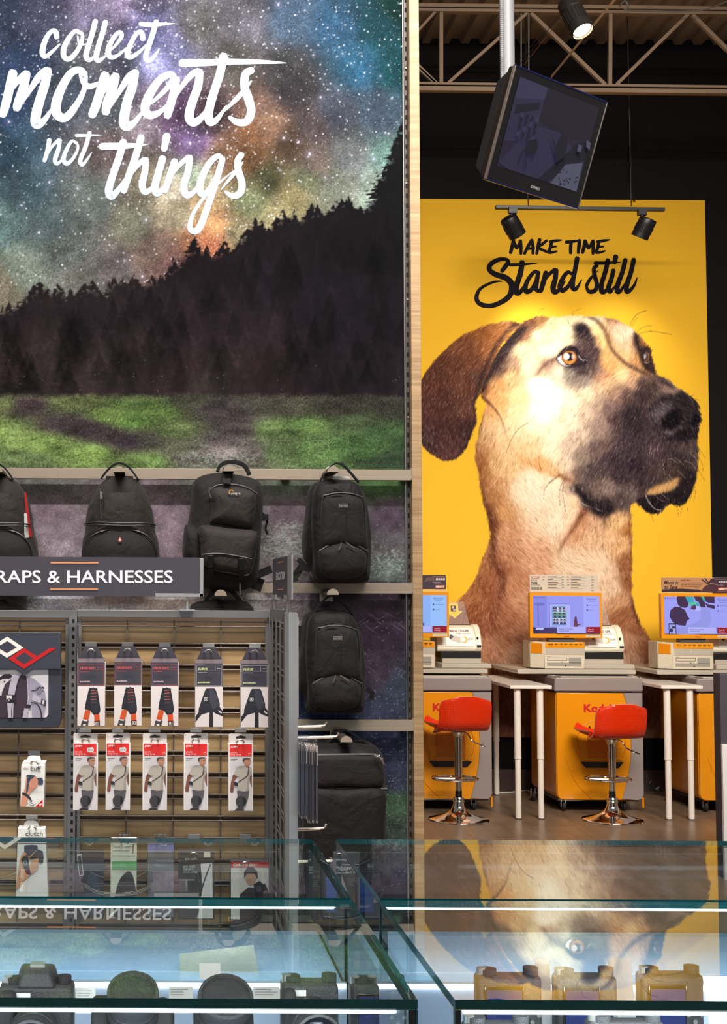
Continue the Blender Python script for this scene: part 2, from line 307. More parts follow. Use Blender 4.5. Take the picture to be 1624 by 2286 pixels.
    c.ell(1180 + 1008 / 3.867, 680 + 448 / 3.867, 12 / 3.867, 20 / 3.867, (170, 164, 172), .8, .9)
    Sm([(1000, 495), (1030, 505), (1045, 490)], [5, 7, 4], (196, 172, 150), .6, .8)
    # tear stripe
    Sm([(710, 580), (690, 610), (650, 635)], [16, 14, 8], (178, 92, 48), 1.6, .8)
    # muzzle shading
    P(M_([(1110, 620), (1180, 640), (1250, 690), (1285, 735), (1220, 720), (1150, 680)]), (52, 40, 40), 2.6, .85)
    P(M_([(940, 640), (1010, 630), (1090, 690), (1120, 760), (1050, 800), (970, 740), (930, 690)]), (60, 46, 46), 5, .75)
    P(M_([(860, 850), (940, 830), (1010, 900), (1000, 1030), (960, 1120), (900, 1130), (830, 1060), (800, 960)]), (36, 27, 32), 8, .7)
    # nose
    P(M_([(1030, 900), (1080, 850), (1160, 800), (1250, 775), (1330, 770), (1400, 800), (1450, 850), (1480, 920), (1494, 990), (1490, 1022), (1445, 1040), (1440, 1100), (1400, 1160), (1300, 1190), (1200, 1150), (1110, 1060), (1060, 980)]), (38, 30, 35), 2.4, .97)
    P(M_([(1045, 930), (1110, 880), (1200, 840), (1270, 860), (1210, 920), (1150, 990), (1130, 1050), (1080, 1000)]), (92, 82, 88), 4.5, .85)
    P(M_([(1130, 1050), (1180, 1090), (1250, 1090), (1310, 1040), (1330, 980), (1300, 1080), (1240, 1130), (1170, 1110)]), (96, 84, 90), 2.6, .8)
    P(M_([(1140, 1030), (1155, 990), (1215, 930), (1290, 900), (1335, 930), (1330, 1000), (1290, 1050), (1230, 1075), (1180, 1065)]), (12, 8, 12), 2.2, 1)
    P(M_([(1430, 960), (1470, 950), (1486, 990), (1480, 1020), (1440, 1030), (1415, 1060), (1410, 1010)]), (14, 10, 14), 1.6, 1)
    Sm([(1060, 940), (1070, 1000), (1120, 1055), (1180, 1095)], [5, 9, 9, 5], (20, 14, 18), 1.2, .8)
    P(M_([(1290, 1060), (1380, 1100), (1440, 1060), (1430, 1150), (1350, 1180), (1290, 1150)]), (28, 21, 25), 3, .9)
    # mouth
    P(M_([(1170, 1430), (1240, 1390), (1300, 1385), (1340, 1430), (1290, 1470), (1220, 1500), (1150, 1530), (1110, 1560)]), (64, 50, 44), 3, .8)
    P(M_([(1010, 1640), (1040, 1600), (1110, 1560), (1180, 1540), (1260, 1500), (1310, 1490), (1290, 1560), (1250, 1600), (1200, 1622), (1120, 1640), (1050, 1648)]), (196, 150, 92), 2.2, .95)
    P(M_([(1300, 1380), (1350, 1420), (1340, 1500), (1300, 1580), (1230, 1620), (1180, 1690), (1225, 1715), (1290, 1740), (1350, 1710), (1400, 1640), (1430, 1560), (1450, 1480), (1400, 1430)]), (30, 22, 26), 3, .92)
    P(M_([(1010, 1648), (1100, 1645), (1180, 1625), (1225, 1620), (1190, 1690), (1165, 1760), (1110, 1805), (1060, 1812), (1000, 1770), (950, 1720), (935, 1690)]), (24, 17, 22), 1.5, 1)
    Sm([(1010, 1640), (1040, 1700), (1090, 1760), (1150, 1775)], [5, 5, 5, 4], (214, 204, 204), .5, .9)
    Sm([(700, 1330), (760, 1370), (830, 1380), (900, 1350)], [8, 40, 40, 10], (30, 22, 28), 6, .55)
    Sm([(690, 1420), (760, 1500), (860, 1540), (980, 1530), (1100, 1480)], [14, 40, 46, 40, 14], (34, 25, 32), 7, .6)
    # lower flew, lip bead
    P(M_([(400, 1560), (420, 1620), (470, 1690), (540, 1740), (600, 1800), (650, 1815), (720, 1800), (740, 1760), (640, 1730), (540, 1690), (470, 1620), (430, 1560)]), (28, 20, 25), 2.2, .95)
    Sm([(440, 1690), (490, 1730), (540, 1750)], [5, 7, 4], (170, 162, 168), .7, .75)
    Sm([(570, 1745), (600, 1770), (640, 1785)], [4, 10, 4], (120, 112, 118), 1, .8)
    c.img = bg + mh[..., None] * (c.img - bg)
    # ear on top
    me = hairy(ear, .3)
    bg = c.img.copy(); c.img = earc.copy()
    Sa([(540, 688), (505, 700), (450, 755), (410, 815), (375, 890), (340, 965), (318, 1040), (306, 1100), (312, 1160)], [14, 16, 18, 18, 18, 20, 16, 14, 8], (44, 30, 30), 2.2, .85)
    Sa([(555, 690), (500, 720), (455, 765)], [4, 14, 4], (176, 120, 70), 2, .7)
    Sa([(312, 1190), (290, 1270), (255, 1335), (205, 1392)], [10, 20, 22, 12], (42, 28, 30), 3, .7)
    Sa([(500, 672), (480, 668), (440, 676)], [4, 16, 4], (190, 140, 88), 2, .7)
    c.img = bg + me[..., None] * (c.img - bg)
    # ---- hair texture
    dog = np.clip(mh + me, 0, 1)
    lum = c.img.mean(2)
    stren = (0.018 + 0.10 * np.clip(lum, 0, .75) * (1.15 - np.clip(lum, 0, 1)))
    # cheek painted lamp-bright has only faint specks
    stren *= 1 - 0.5 * np.exp(-(((c.X - 1205) / 55) ** 2 + ((c.Y - 910) / 110) ** 2))
    tone = np.array([1.0, .96, .92], np.float32)
    tex = 0.8 * fur + 0.55 * fur2
    c.img += (dog * stren * tex)[..., None] * tone
    # light hair ticks on the dark fur, dark ticks on the pale fur
    c.img += (dog * np.clip(fur - 1.1, 0, 2) * 0.11 * (lum < .36))[..., None] * np.array([1, .82, .76])
    c.img -= (dog * np.clip(-fur2 - 1.15, 0, 2) * 0.07 * (lum > .5))[..., None]
    # ---- whiskers
    for l, w in (([(640, 630), (650, 612), (672, 604)], 2), ([(1115, 700), (1130, 665), (1160, 632), (1205, 616)], 4), ([(1125, 702), (1140, 670), (1155, 655)], 3), ([(1150, 735), (1180, 705), (1230, 695)], 3), ([(1160, 738), (1220, 725), (1290, 733), (1335, 742)], 3),
                 ([(585, 1202), (540, 1230), (505, 1275), (480, 1330), (470, 1365)], 4), ([(790, 660), (800, 690), (820, 700)], 3), ([(815, 645), (822, 622), (860, 606)], 2)):
        Sa(l, w * .6, (40, 28, 28), .4, .8)
    for l in ([(850, 140), (780, 190), (735, 240), (724, 320)], [(880, 170), (850, 230), (842, 300), (852, 370)], [(880, 180), (868, 260), (880, 340), (890, 420)], [(845, 135), (800, 165), (760, 200)]):
        Sn(l, 3.4, (60, 46, 44), .5, .8)
    rr = np.random.RandomState(5)
    for l in ([(1460, 1230), (1500, 1280), (1530, 1330)], [(1470, 1320), (1500, 1370), (1510, 1440)], [(1470, 1420), (1500, 1480), (1525, 1520)], [(1440, 1570), (1445, 1630), (1430, 1690)], [(1380, 1680), (1380, 1740), (1375, 1790)], [(1330, 1700), (1325, 1760), (1315, 1820)], [(1280, 1720), (1290, 1770), (1300, 1830)], [(1060, 1800), (1075, 1850), (1080, 1880)], [(850, 1750), (880, 1800), (910, 1820)], [(690, 1800), (700, 1860), (715, 1920)], [(740, 1770), (770, 1830), (780, 1880)], [(1400, 790), (1440, 780)], [(1440, 815), (1480, 825)]):
        Sm(l, 3, (54, 40, 40), .4, .7)
    for l in ([(1160, 1340), (1170, 1420), (1180, 1470)], [(1200, 1470), (1210, 1520), (1260, 1570)], [(1270, 1320), (1320, 1360), (1340, 1380)], [(1130, 1200), (1115, 1250), (1130, 1310)], [(1060, 1230), (1050, 1270), (1045, 1310)], [(1380, 1260), (1430, 1310), (1460, 1350)], [(1350, 1350), (1410, 1370), (1450, 1420)], [(1200, 1340), (1240, 1330), (1290, 1370)], [(1290, 1430), (1330, 1470), (1360, 1500)], [(1090, 1640), (1130, 1680), (1180, 1700)], [(1140, 1620), (1180, 1660), (1210, 1680)], [(1215, 1430), (1220, 1480), (1250, 1510)]):
        Sm(l, 3, (190, 160, 150), .4, .7)
    c.img = np.clip(c.img, 0.01, 1)
    return c
def conifer(c, tx, ty, base, slope, rs, col, m):
    """jagged fir silhouette added to mask m"""
    pts = []; R = []
    y = ty
    while y < base:
        t = (y - ty)
        w = 0.7 + 1.45 * slope * t * (0.7 + 0.5 * rs.rand())
        pts.append((tx - w, y + 1.2)); pts.append((tx - w * (0.62 + 0.25 * rs.rand()), y + 2.2))
        w2 = 0.7 + 1.45 * slope * t * (0.7 + 0.5 * rs.rand())
        R.append((tx + w2, y + 1.2)); R.append((tx + w2 * (0.62 + 0.25 * rs.rand()), y + 2.2))
        y += 3.0 + 2.2 * rs.rand() + 0.03 * t
    mm, (a, b, cc, d) = c.mask([(tx, ty)] + R + [(tx, base)] + pts[::-1], 0.55)
    m[a:b, cc:d] = np.maximum(m[a:b, cc:d], mm[a:b, cc:d])

def paint_mural(step=1.5):
    c = Canvas(-60, -190, 915, 2010, step)
    rs = np.random.RandomState(7)
    sky = [(0, 0, 38, 48, 72), (100, 30, 58, 60, 84), (200, 20, 104, 96, 128), (250, 8, 128, 114, 150), (330, 80, 84, 82, 128), (345, 140, 150, 152, 218), (380, 120, 96, 96, 140), (450, 60, 90, 88, 90), (550, 40, 84, 82, 94), (650, 40, 52, 72, 96), (750, 60, 32, 66, 96), (850, 60, 10, 46, 56), (895, 20, 4, 40, 36), (885, 150, 8, 56, 64), (800, 150, 28, 72, 102), (60, 150, 34, 50, 80), (0, 250, 34, 54, 84), (20, 330, 40, 66, 86), (60, 420, 60, 86, 98), (0, 500, 84, 114, 114), (100, 500, 80, 100, 104), (50, 600, 114, 128, 114), (150, 560, 100, 110, 106), (200, 450, 84, 94, 92), (250, 330, 112, 96, 96), (250, 250, 66, 72, 80), (150, 200, 60, 70, 86), (200, 120, 82, 84, 92), (280, 150, 70, 72, 92), (300, 280, 124, 112, 122), (350, 220, 112, 96, 118), (400, 250, 96, 66, 106), (430, 315, 132, 100, 160), (480, 250, 72, 54, 58), (520, 150, 80, 76, 72), (500, 350, 122, 88, 64), (560, 300, 128, 84, 54), (600, 280, 136, 100, 78), (570, 240, 104, 78, 68), (650, 200, 46, 42, 48), (640, 165, 52, 52, 54), (700, 280, 70, 60, 64), (650, 330, 76, 56, 42), (560, 350, 98, 66, 40), (600, 400, 74, 74, 46), (650, 430, 140, 126, 82), (700, 360, 98, 84, 78), (680, 400, 88, 94, 70), (780, 350, 84, 88, 92), (750, 250, 58, 64, 80), (850, 250, 56, 74, 96), (870, 350, 86, 122, 116), (840, 420, 112, 128, 118), (750, 420, 108, 114, 100), (400, 420, 166, 156, 136), (430, 400, 174, 194, 164), (450, 450, 208, 168, 116), (480, 510, 196, 136, 84), (470, 550, 170, 92, 62), (440, 540, 180, 110, 70), (400, 480, 152, 142, 112), (330, 400, 130, 120, 100), (300, 500, 120, 120, 100), (350, 560, 120, 96, 86), (380, 580, 116, 80, 76), (250, 600, 104, 95, 95), (180, 620, 104, 104, 98), (560, 450, 110, 120, 82), (530, 520, 130, 120, 86), (620, 480, 150, 140, 96), (0, 640, 120, 112, 92)]
    base = c.field(sky, 2.0, 16)
    cl = fnoise(c.h, c.w, 60, 21, 5) - 0.5; cl2 = fnoise(c.h, c.w, 20, 22, 4) - 0.5
    base = base * (1 + 0.75 * cl + 0.45 * cl2)[..., None]
    # dark lanes of the galaxy
    band = np.exp(-(((c.X - 0.42 * (c.Y - 30) - 300) / 150) ** 2))
    base *= (1 - 0.25 * band * sm(0.02, 0.16, fnoise(c.h, c.w, 45, 23, 4) - 0.5))[..., None]
    g = rs.randn(c.h, c.w).astype(np.float32)
    base *= (1 + 0.13 * blur(g, .5) * 1.6)[..., None]
    gm = base.mean(2, keepdims=True); base = gm + (base - gm) * .8
    c.img = base / 255
    # small stars
    n = 26000
    x = rs.randint(0, c.w, n); y = (rs.rand(n) ** 1.05 * (720 + 190) / step).astype(int)
    keep = rs.rand(n) < (0.42 + 0.6 * band[y, x]); x, y = x[keep], y[keep]
    b = (rs.rand(len(x)) ** 2.6) * 0.7 + 0.08
    st = np.zeros((c.h, c.w), np.float32); np.maximum.at(st, (y, x), b)
    st2 = np.zeros_like(st)
    k = rs.rand(len(x)) < .065
    np.maximum.at(st2, (y[k], x[k]), 1.0)
    st = st + np.clip(blur(st2, .8) * 3.4, 0, 1) * .95
    c.img += st[..., None] * (np.array([.97, .97, 1.0]) - c.img) * 0.95
    for bx, by, r in ((622, 10, 4), (716, 217, 3), (634, 308, 4), (667, 317, 4), (692, 344, 4.5), (835, 355, 3), (726, 396, 3), (625, 380, 2.2), (110, 407, 4), (173, 421, 3.5), (48, 458, 3.5), (87, 519, 4), (326, 491, 4), (318, 617, 4), (425, 320, 5), (218, 315, 3.5), (150, 280, 3), (20, 272, 3.5), (48, 76, 3), (300, 40, 3), (395, 77, 3), (263, 583, 2.6), (278, 582, 2.6), (414, 503, 3), (868, 298, 2.6), (850, 170, 2.4), (765, 120, 2.4), (700, 123, 2.4), (275, 365, 4), (868, 145, 2.5)):
        c.ell(bx, by, r * 2.2, r * 2.2, (190, 180, 230), 3.0, .22); c.ell(bx, by, r * .5, r * .62, (250, 250, 255), .8, .95)
    # ---- forest
    fo = np.zeros((c.h, c.w), np.float32)
    prof = [(-60, 713), (0, 702), (20, 698), (45, 698), (60, 673), (90, 668), (120, 680), (160, 680), (185, 666), (215, 668), (235, 670), (255, 648), (290, 640), (330, 638), (370, 626), (390, 618), (410, 604), (445, 612), (480, 618), (510, 608), (540, 580), (560, 550), (600, 540), (640, 544), (690, 530), (720, 520), (760, 514), (790, 510), (810, 494), (850, 478), (870, 460), (915, 445)]
    m, _ = c.mask([(-60, 960)] + prof + [(915, 960)], .7); fo = np.maximum(fo, m)
    for tx, ty, bs, sl in ((435, 528, 620, .50), (462, 546, 620, .36), (500, 525, 620, .34), (484, 560, 620, .5), (387, 572, 640, .36), (360, 606, 650, .3), (340, 612, 650, .45), (300, 610, 650, .5), (275, 618, 650, .45), (255, 614, 660, .36), (243, 628, 660, .3), (88, 622, 700, .62), (75, 634, 700, .5), (130, 628, 690, .42), (158, 640, 690, .34), (190, 630, 690, .6), (207, 624, 690, .6), (62, 660, 700, .3), (40, 675, 700, .3), (20, 672, 700, .34), (6, 682, 700, .3), (570, 484, 620, .5), (556, 500, 620, .5), (585, 490, 620, .34), (545, 520, 640, .4), (632, 466, 600, .55), (618, 482, 600, .5), (658, 466, 600, .34), (645, 480, 600, .4), (697, 452, 600, .5), (710, 455, 600, .36), (688, 470, 600, .4), (675, 486, 600, .34), (760, 438, 560, .6), (778, 436, 560, .5), (745, 456, 560, .5), (725, 480, 580, .5), (805, 458, 540, .45), (830, 446, 540, .5), (820, 462, 540, .4), (845, 440, 540, .4), (896, 272, 560, .32), (880, 310, 520, .20), (870, 420, 540, .5), (-20, 660, 720, .4), (528, 548, 640, .4), (600, 506, 640, .34), (665, 488, 640, .4), (415, 572, 640, .3)):
        conifer(c, tx, ty, bs, sl, rs, None, fo)
    rag = fnoise(c.h, c.w, 5, 31, 2)
    edge = blur(fo, 9)
    holes = sm(.60, .66, rag) * np.clip((0.93 - edge) * 3, 0, 1)
    fo = fo * (1 - 0.85 * holes)
    t = c.Y
    fc = c.field([(0, 700, 44, 32, 38), (450, 560, 28, 20, 26), (880, 400, 12, 12, 16), (850, 550, 14, 12, 18), (600, 600, 26, 19, 26), (200, 720, 44, 33, 38), (450, 720, 40, 29, 36), (750, 700, 28, 21, 30), (0, 830, 70, 50, 52), (200, 860, 66, 52, 52), (400, 830, 54, 38, 44), (600, 830, 52, 36, 42), (860, 830, 36, 27, 34), (880, 700, 24, 18, 26), (0, 880, 62, 56, 50), (450, 880, 60, 50, 46)], 1.7, 20) / 255
    fn = .45 * (fnoise(c.h, c.w, 40, 33, 3) - .5) + .9 * (fnoise(c.h, c.w * 2, 16, 34, 4)[:, ::2] - .5)
    fc = fc * (1 + 0.55 * fn + 0.10 * blur(g, .5))[..., None] + 0.03 * np.clip(fnoise(c.h, c.w, 9, 36, 3) - .55, 0, 1)[..., None]
    px_, py_ = [p[0] for p in prof], [p[1] for p in prof]
    for k in range(170):
        tx = rs.rand() * 980 - 60; y0 = np.interp(tx, px_, py_); ty = y0 + rs.rand() ** 1.3 * (820 - y0)
        tm = np.zeros((c.h, c.w), np.float32); conifer(c, tx, ty, min(ty + 60 + 90 * rs.rand(), 880), .2 + .16 * rs.rand(), rs, None, tm)
        fade = sm(150, 0, c.Y - ty) * tm * (.55 + .9 * rag)
        fc = fc * (1 + fade * (.15 if rs.rand() < .5 else -.28))[..., None]
    fm = fc.mean(2, keepdims=True); fc = (fm + (fc - fm) * .8) * .80
    c.img += fo[..., None] * (fc - c.img)
    sp = (rs.rand(c.h, c.w) < 0.0011) & (c.Y > 800) & (c.Y < 890); c.img[sp] += .35
    # ---- meadow
    gr = c.field([(0, 900, 88, 98, 58), (65, 905, 58, 46, 50), (150, 900, 84, 94, 54), (250, 930, 88, 112, 52), (350, 920, 78, 104, 48), (430, 900, 62, 66, 48), (0, 960, 108, 132, 66), (100, 990, 110, 138, 66), (200, 1010, 108, 138, 64), (60, 1030, 92, 112, 66), (150, 946, 58, 48, 52), (200, 956, 58, 46, 52), (240, 970, 64, 54, 56), (285, 985, 56, 46, 52), (330, 980, 64, 62, 54), (290, 940, 82, 116, 50), (380, 960, 84, 100, 56), (400, 1000, 80, 84, 64), (430, 1020, 110, 104, 98), (330, 1030, 92, 120, 60), (470, 910, 56, 48, 50), (520, 930, 60, 52, 52), (540, 960, 66, 58, 58), (510, 985, 84, 76, 76), (500, 1015, 126, 112, 112), (560, 1010, 96, 88, 84), (450, 1035, 90, 92, 78), (600, 960, 84, 108, 58), (680, 950, 80, 108, 54), (620, 1010, 84, 106, 62), (700, 1010, 80, 110, 58), (800, 1000, 62, 92, 48), (860, 970, 52, 78, 44), (880, 1030, 40, 56, 38), (800, 940, 56, 70, 44), (650, 910, 64, 62, 50), (880, 910, 44, 44, 38), (760, 910, 54, 50, 44)], 2.0, 10, 2.6) / 255
    gl = gr.mean(2, keepdims=True); gr = (gl + (gr - gl) * .80) * 1.22
    gn = blur(rs.randn(c.h, c.w).astype(np.float32), .4)
    hn = fnoise(c.h * 3, c.w, 30, 41, 4)[::3] - .5
    gr = gr * (1 + 0.26 * gn + 0.8 * hn)[..., None]
    mg = sm(876, 892, c.Y + 10 * (fnoise(c.h, c.w, 6, 42, 2) - .5) + 2 * gn)
    c.img += mg[..., None] * (gr * .92 - c.img)
    # ---- pond with the mirrored stars, below the meadow
    wt = c.field([(100, 1065, 96, 96, 92), (450, 1065, 92, 92, 86), (640, 1070, 92, 100, 86), (860, 1070, 70, 96, 60), (100, 1140, 108, 94, 102), (370, 1140, 110, 96, 104), (640, 1150, 92, 80, 88), (870, 1150, 66, 56, 66), (380, 1200, 118, 104, 112), (100, 1215, 130, 118, 126), (640, 1200, 100, 92, 96), (870, 1220, 78, 74, 78), (640, 1260, 96, 86, 90), (870, 1280, 84, 92, 88), (30, 1345, 128, 140, 132), (120, 1345, 170, 172, 190), (250, 1345, 182, 180, 198), (380, 1345, 204, 190, 186), (560, 1345, 192, 186, 184), (640, 1345, 150, 140, 146), (860, 1340, 72, 60, 72), (860, 1420, 52, 42, 56), (850, 1500, 66, 56, 70), (890, 1530, 56, 64, 78), (700, 1590, 40, 50, 76), (860, 1600, 58, 62, 82), (850, 1660, 44, 46, 68), (880, 1740, 46, 48, 66), (880, 1800, 60, 82, 64), (880, 1850, 52, 60, 58), (700, 1700, 30, 30, 48), (300, 1700, 40, 40, 56), (300, 1900, 44, 44, 60), (860, 1950, 44, 44, 58)], 2.0, 14) / 255
    wn = fnoise(c.h, c.w, 14, 51, 4) - .5
    wt = wt * (1.22 * (1 + 0.12 * gn + 0.5 * wn))[..., None]
    mw = sm(1042, 1054, c.Y)
    c.img += mw[..., None] * (wt - c.img)
    # glints, duckweed and dark mirrored trunks
    hz = np.random.RandomState(9).rand(c.h, c.w).astype(np.float32)
    hz = np.maximum.reduce([hz, np.roll(hz, 1, 1), np.roll(hz, -1, 1) * .995])
    lily = np.exp(-((c.X - 660) / 70) ** 2 - ((c.Y - 1215) / 26) ** 2) + np.exp(-((c.X - 620) / 50) ** 2 - ((c.Y - 1232) / 14) ** 2) + np.exp(-((c.X - 870) / 46) ** 2 - ((c.Y - 1258) / 26) ** 2) + .8 * np.exp(-((c.X - 500) / 60) ** 2 - ((c.Y - 1022) / 16) ** 2) + .6 * np.exp(-((c.X - 650) / 50) ** 2 - ((c.Y - 1175) / 10) ** 2)
    lm = (hz > 1 - 0.20 * np.clip(lily, 0, 1)) * 1.0
    c.img += (blur(lm.astype(np.float32), .5) * .62)[..., None] * (np.array([.72, .80, .74]) - c.img)
    brt = np.clip(np.exp(-((c.Y - 1345) / 34) ** 2) * sm(740, 640, c.X) + .35 * sm(1200, 1236, c.Y) * sm(1290, 1240, c.Y) * sm(480, 300, c.X), 0, 1)
    c.img += (np.clip(gn, -.4, 3) * brt * .13)[..., None]
    jag = fnoise(c.h, c.w, 7, 55, 3)
    for x0, x1, yy in ((0, 60, 1380), (590, 625, 1344), (640, 690, 1348), (690, 900, 1375)):
        w = sm(x0 - 6, x0 + 6, c.X) * sm(x1 + 6, x1 - 6, c.X) * sm(yy + 12, yy - 26, c.Y + 44 * (jag - .5)) * sm(1296, 1300, c.Y)
        c.img += (.75 * w)[..., None] * (np.array([.40, .34, .40]) * (1.0 if x0 < 680 else .62) - c.img)
    spk = rs.rand(c.h, c.w)
    dens = np.where(c.Y > 1540, .012, .0035) * (c.Y > 1052)
    s3 = blur(((spk < dens) * (.4 + .6 * rs.rand(c.h, c.w))).astype(np.float32), .45)
    c.img += (np.clip(s3 * 1.5, 0, 1) * .75)[..., None] * (np.array([.9, .92, 1]) - c.img)
    gd = (rs.rand(c.h, c.w) < .10 * (np.exp(-((c.X - 885) / 30) ** 2 - ((c.Y - 1800) / 60) ** 2) + .4 * np.exp(-((c.X - 880) / 40) ** 2 - ((c.Y - 1085) / 30) ** 2))) * 1.0
    c.img += (blur(gd.astype(np.float32), .4) * .6)[..., None] * (np.array([.55, .72, .52]) - c.img)
    for k in range(26):
        x, y, l = 745 + rs.rand() * 150, 1330 + rs.rand() * 190, 10 + rs.rand() * 34
        a = .5 + .3 * rs.rand() if rs.rand() < .6 else -.5
        c.stroke([(x, y), (x + l * .5, y + l * .5 * a), (x + l, y + l * a)], [.6, 1.3, .5], (170, 160, 175), .5, .55)
    c.img = np.clip(c.img, .008, 1)
    return c
# ------------------------------------------------------------------ materials
def new_mat(name):
    m = bpy.data.materials.new(name); m.use_nodes = True
    nt = m.node_tree; return m, nt, nt.nodes['Principled BSDF']
def node(nt, typ, **kw):
    n = nt.nodes.new(typ)
    for k, v in kw.items():
        if k in n.inputs.keys(): n.inputs[k].default_value = v
        else: setattr(n, k, v)
    return n
def coords(nt, scale=(1, 1, 1)):
    tc = nt.nodes.new('ShaderNodeTexCoord'); mp = nt.nodes.new('ShaderNodeMapping'); mp.inputs['Scale'].default_value = scale
    nt.links.new(tc.outputs['Object'], mp.inputs['Vector']); return mp.outputs['Vector']
def mat(name, rgb, rough=0.5, metal=0.0, var=0.06, nscale=40.0, bump=0.0, bscale=300.0, spec=0.5, stretch=(1, 1, 1), coat=0.0):
    m, nt, b = new_mat(name)
    c = lin(rgb); v = coords(nt, stretch)
    n = node(nt, 'ShaderNodeTexNoise', Scale=nscale, Detail=4.0); nt.links.new(v, n.inputs['Vector'])
    mx = node(nt, 'ShaderNodeMix', data_type='RGBA'); mx.inputs[6].default_value = [x * (1 - var) for x in c] + [1]; mx.inputs[7].default_value = [min(1, x * (1 + var)) for x in c] + [1]
    nt.links.new(n.outputs['Fac'], mx.inputs[0]); nt.links.new(mx.outputs[2], b.inputs['Base Color'])
    b.inputs['Roughness'].default_value = rough; b.inputs['Metallic'].default_value = metal; b.inputs['Specular IOR Level'].default_value = spec
    if coat: b.inputs['Coat Weight'].default_value = coat; b.inputs['Coat Roughness'].default_value = 0.06
    if bump:
        n2 = node(nt, 'ShaderNodeTexNoise', Scale=bscale, Detail=3.0); nt.links.new(v, n2.inputs['Vector'])
        bp = node(nt, 'ShaderNodeBump', Strength=bump, Distance=0.004); nt.links.new(n2.outputs['Fac'], bp.inputs['Height']); nt.links.new(bp.outputs['Normal'], b.inputs['Normal'])
    return m
def fabric(name, rgb, rough=0.75, wr=0.5, weave=700.0, sheen=0.06):
    m, nt, b = new_mat(name); c = lin(rgb); v = coords(nt)
    n = node(nt, 'ShaderNodeTexNoise', Scale=13.0, Detail=3.0, Distortion=1.5); nt.links.new(v, n.inputs['Vector'])
    w = node(nt, 'ShaderNodeTexNoise', Scale=weave, Detail=1.0); nt.links.new(v, w.inputs['Vector'])
    mx = node(nt, 'ShaderNodeMix', data_type='RGBA'); mx.inputs[6].default_value = [x * .75 for x in c] + [1]; mx.inputs[7].default_value = [x * 1.3 for x in c] + [1]
    nt.links.new(w.outputs['Fac'], mx.inputs[0]); nt.links.new(mx.outputs[2], b.inputs['Base Color'])
    b.inputs['Roughness'].default_value = rough; b.inputs['Sheen Weight'].default_value = sheen; b.inputs['Specular IOR Level'].default_value = .3; b.inputs['Sheen Roughness'].default_value = 0.5
    b1 = node(nt, 'ShaderNodeBump', Strength=min(1, wr), Distance=0.022); nt.links.new(n.outputs['Fac'], b1.inputs['Height'])
    b2 = node(nt, 'ShaderNodeBump', Strength=0.35, Distance=0.001); nt.links.new(w.outputs['Fac'], b2.inputs['Height']); nt.links.new(b1.outputs['Normal'], b2.inputs['Normal'])
    nt.links.new(b2.outputs['Normal'], b.inputs['Normal'])
    return m
def attr_mat(name, rough=0.55, emit=0.0, spec=0.4, grain=0.05, gscale=900.0):
    m, nt, b = new_mat(name)
    a = nt.nodes.new('ShaderNodeAttribute'); a.attribute_name = 'col'
    n = node(nt, 'ShaderNodeTexNoise', Scale=gscale, Detail=2.0); nt.links.new(coords(nt), n.inputs['Vector'])
    mp = node(nt, 'ShaderNodeMapRange'); mp.inputs['To Min'].default_value = 1 - grain; mp.inputs['To Max'].default_value = 1 + grain; nt.links.new(n.outputs['Fac'], mp.inputs['Value'])
    ml = node(nt, 'ShaderNodeVectorMath', operation='MULTIPLY'); nt.links.new(a.outputs['Color'], ml.inputs[0]); nt.links.new(mp.outputs['Result'], ml.inputs[1])
    if emit:
        b.inputs['Base Color'].default_value = (0.01, 0.01, 0.012, 1); nt.links.new(ml.outputs[0], b.inputs['Emission Color']); b.inputs['Emission Strength'].default_value = emit
    else: nt.links.new(ml.outputs[0], b.inputs['Base Color'])
    b.inputs['Roughness'].default_value = rough; b.inputs['Specular IOR Level'].default_value = spec
    return m
def wood(name, c1, c2, scale=(3, 3, 60), rough=0.5, board=None):
    m, nt, b = new_mat(name); v = coords(nt, scale)
    n = node(nt, 'ShaderNodeTexNoise', Scale=1.0, Detail=6.0, Distortion=1.2); nt.links.new(v, n.inputs['Vector'])
    n2 = node(nt, 'ShaderNodeTexNoise', Scale=6.0, Detail=3.0); nt.links.new(v, n2.inputs['Vector'])
    ad = node(nt, 'ShaderNodeMath', operation='MULTIPLY_ADD'); nt.links.new(n2.outputs['Fac'], ad.inputs[0]); ad.inputs[1].default_value = 0.35; nt.links.new(n.outputs['Fac'], ad.inputs[2])
    r = nt.nodes.new('ShaderNodeValToRGB'); e = r.color_ramp.elements
    e[0].position = .38; e[0].color = lin(c1) + [1]; e[1].position = .95; e[1].color = lin(c2) + [1]
    nt.links.new(ad.outputs[0], r.inputs[0]); out = r.outputs[0]
    if board:
        bk = nt.nodes.new('ShaderNodeTexBrick'); bk.inputs['Scale'].default_value = 1.0; bk.inputs['Mortar Size'].default_value = 0.002; bk.inputs['Brick Width'].default_value = board[0]; bk.inputs['Row Height'].default_value = board[1]
        bk.inputs['Color1'].default_value = (1, 1, 1, 1); bk.inputs['Color2'].default_value = (.84, .84, .84, 1); bk.inputs['Mortar'].default_value = (.45, .42, .4, 1)
        nt.links.new(coords(nt), bk.inputs['Vector'])
        mm = node(nt, 'ShaderNodeVectorMath', operation='MULTIPLY'); nt.links.new(out, mm.inputs[0]); nt.links.new(bk.outputs['Color'], mm.inputs[1]); out = mm.outputs[0]
    nt.links.new(out, b.inputs['Base Color']); b.inputs['Roughness'].default_value = rough
    return m
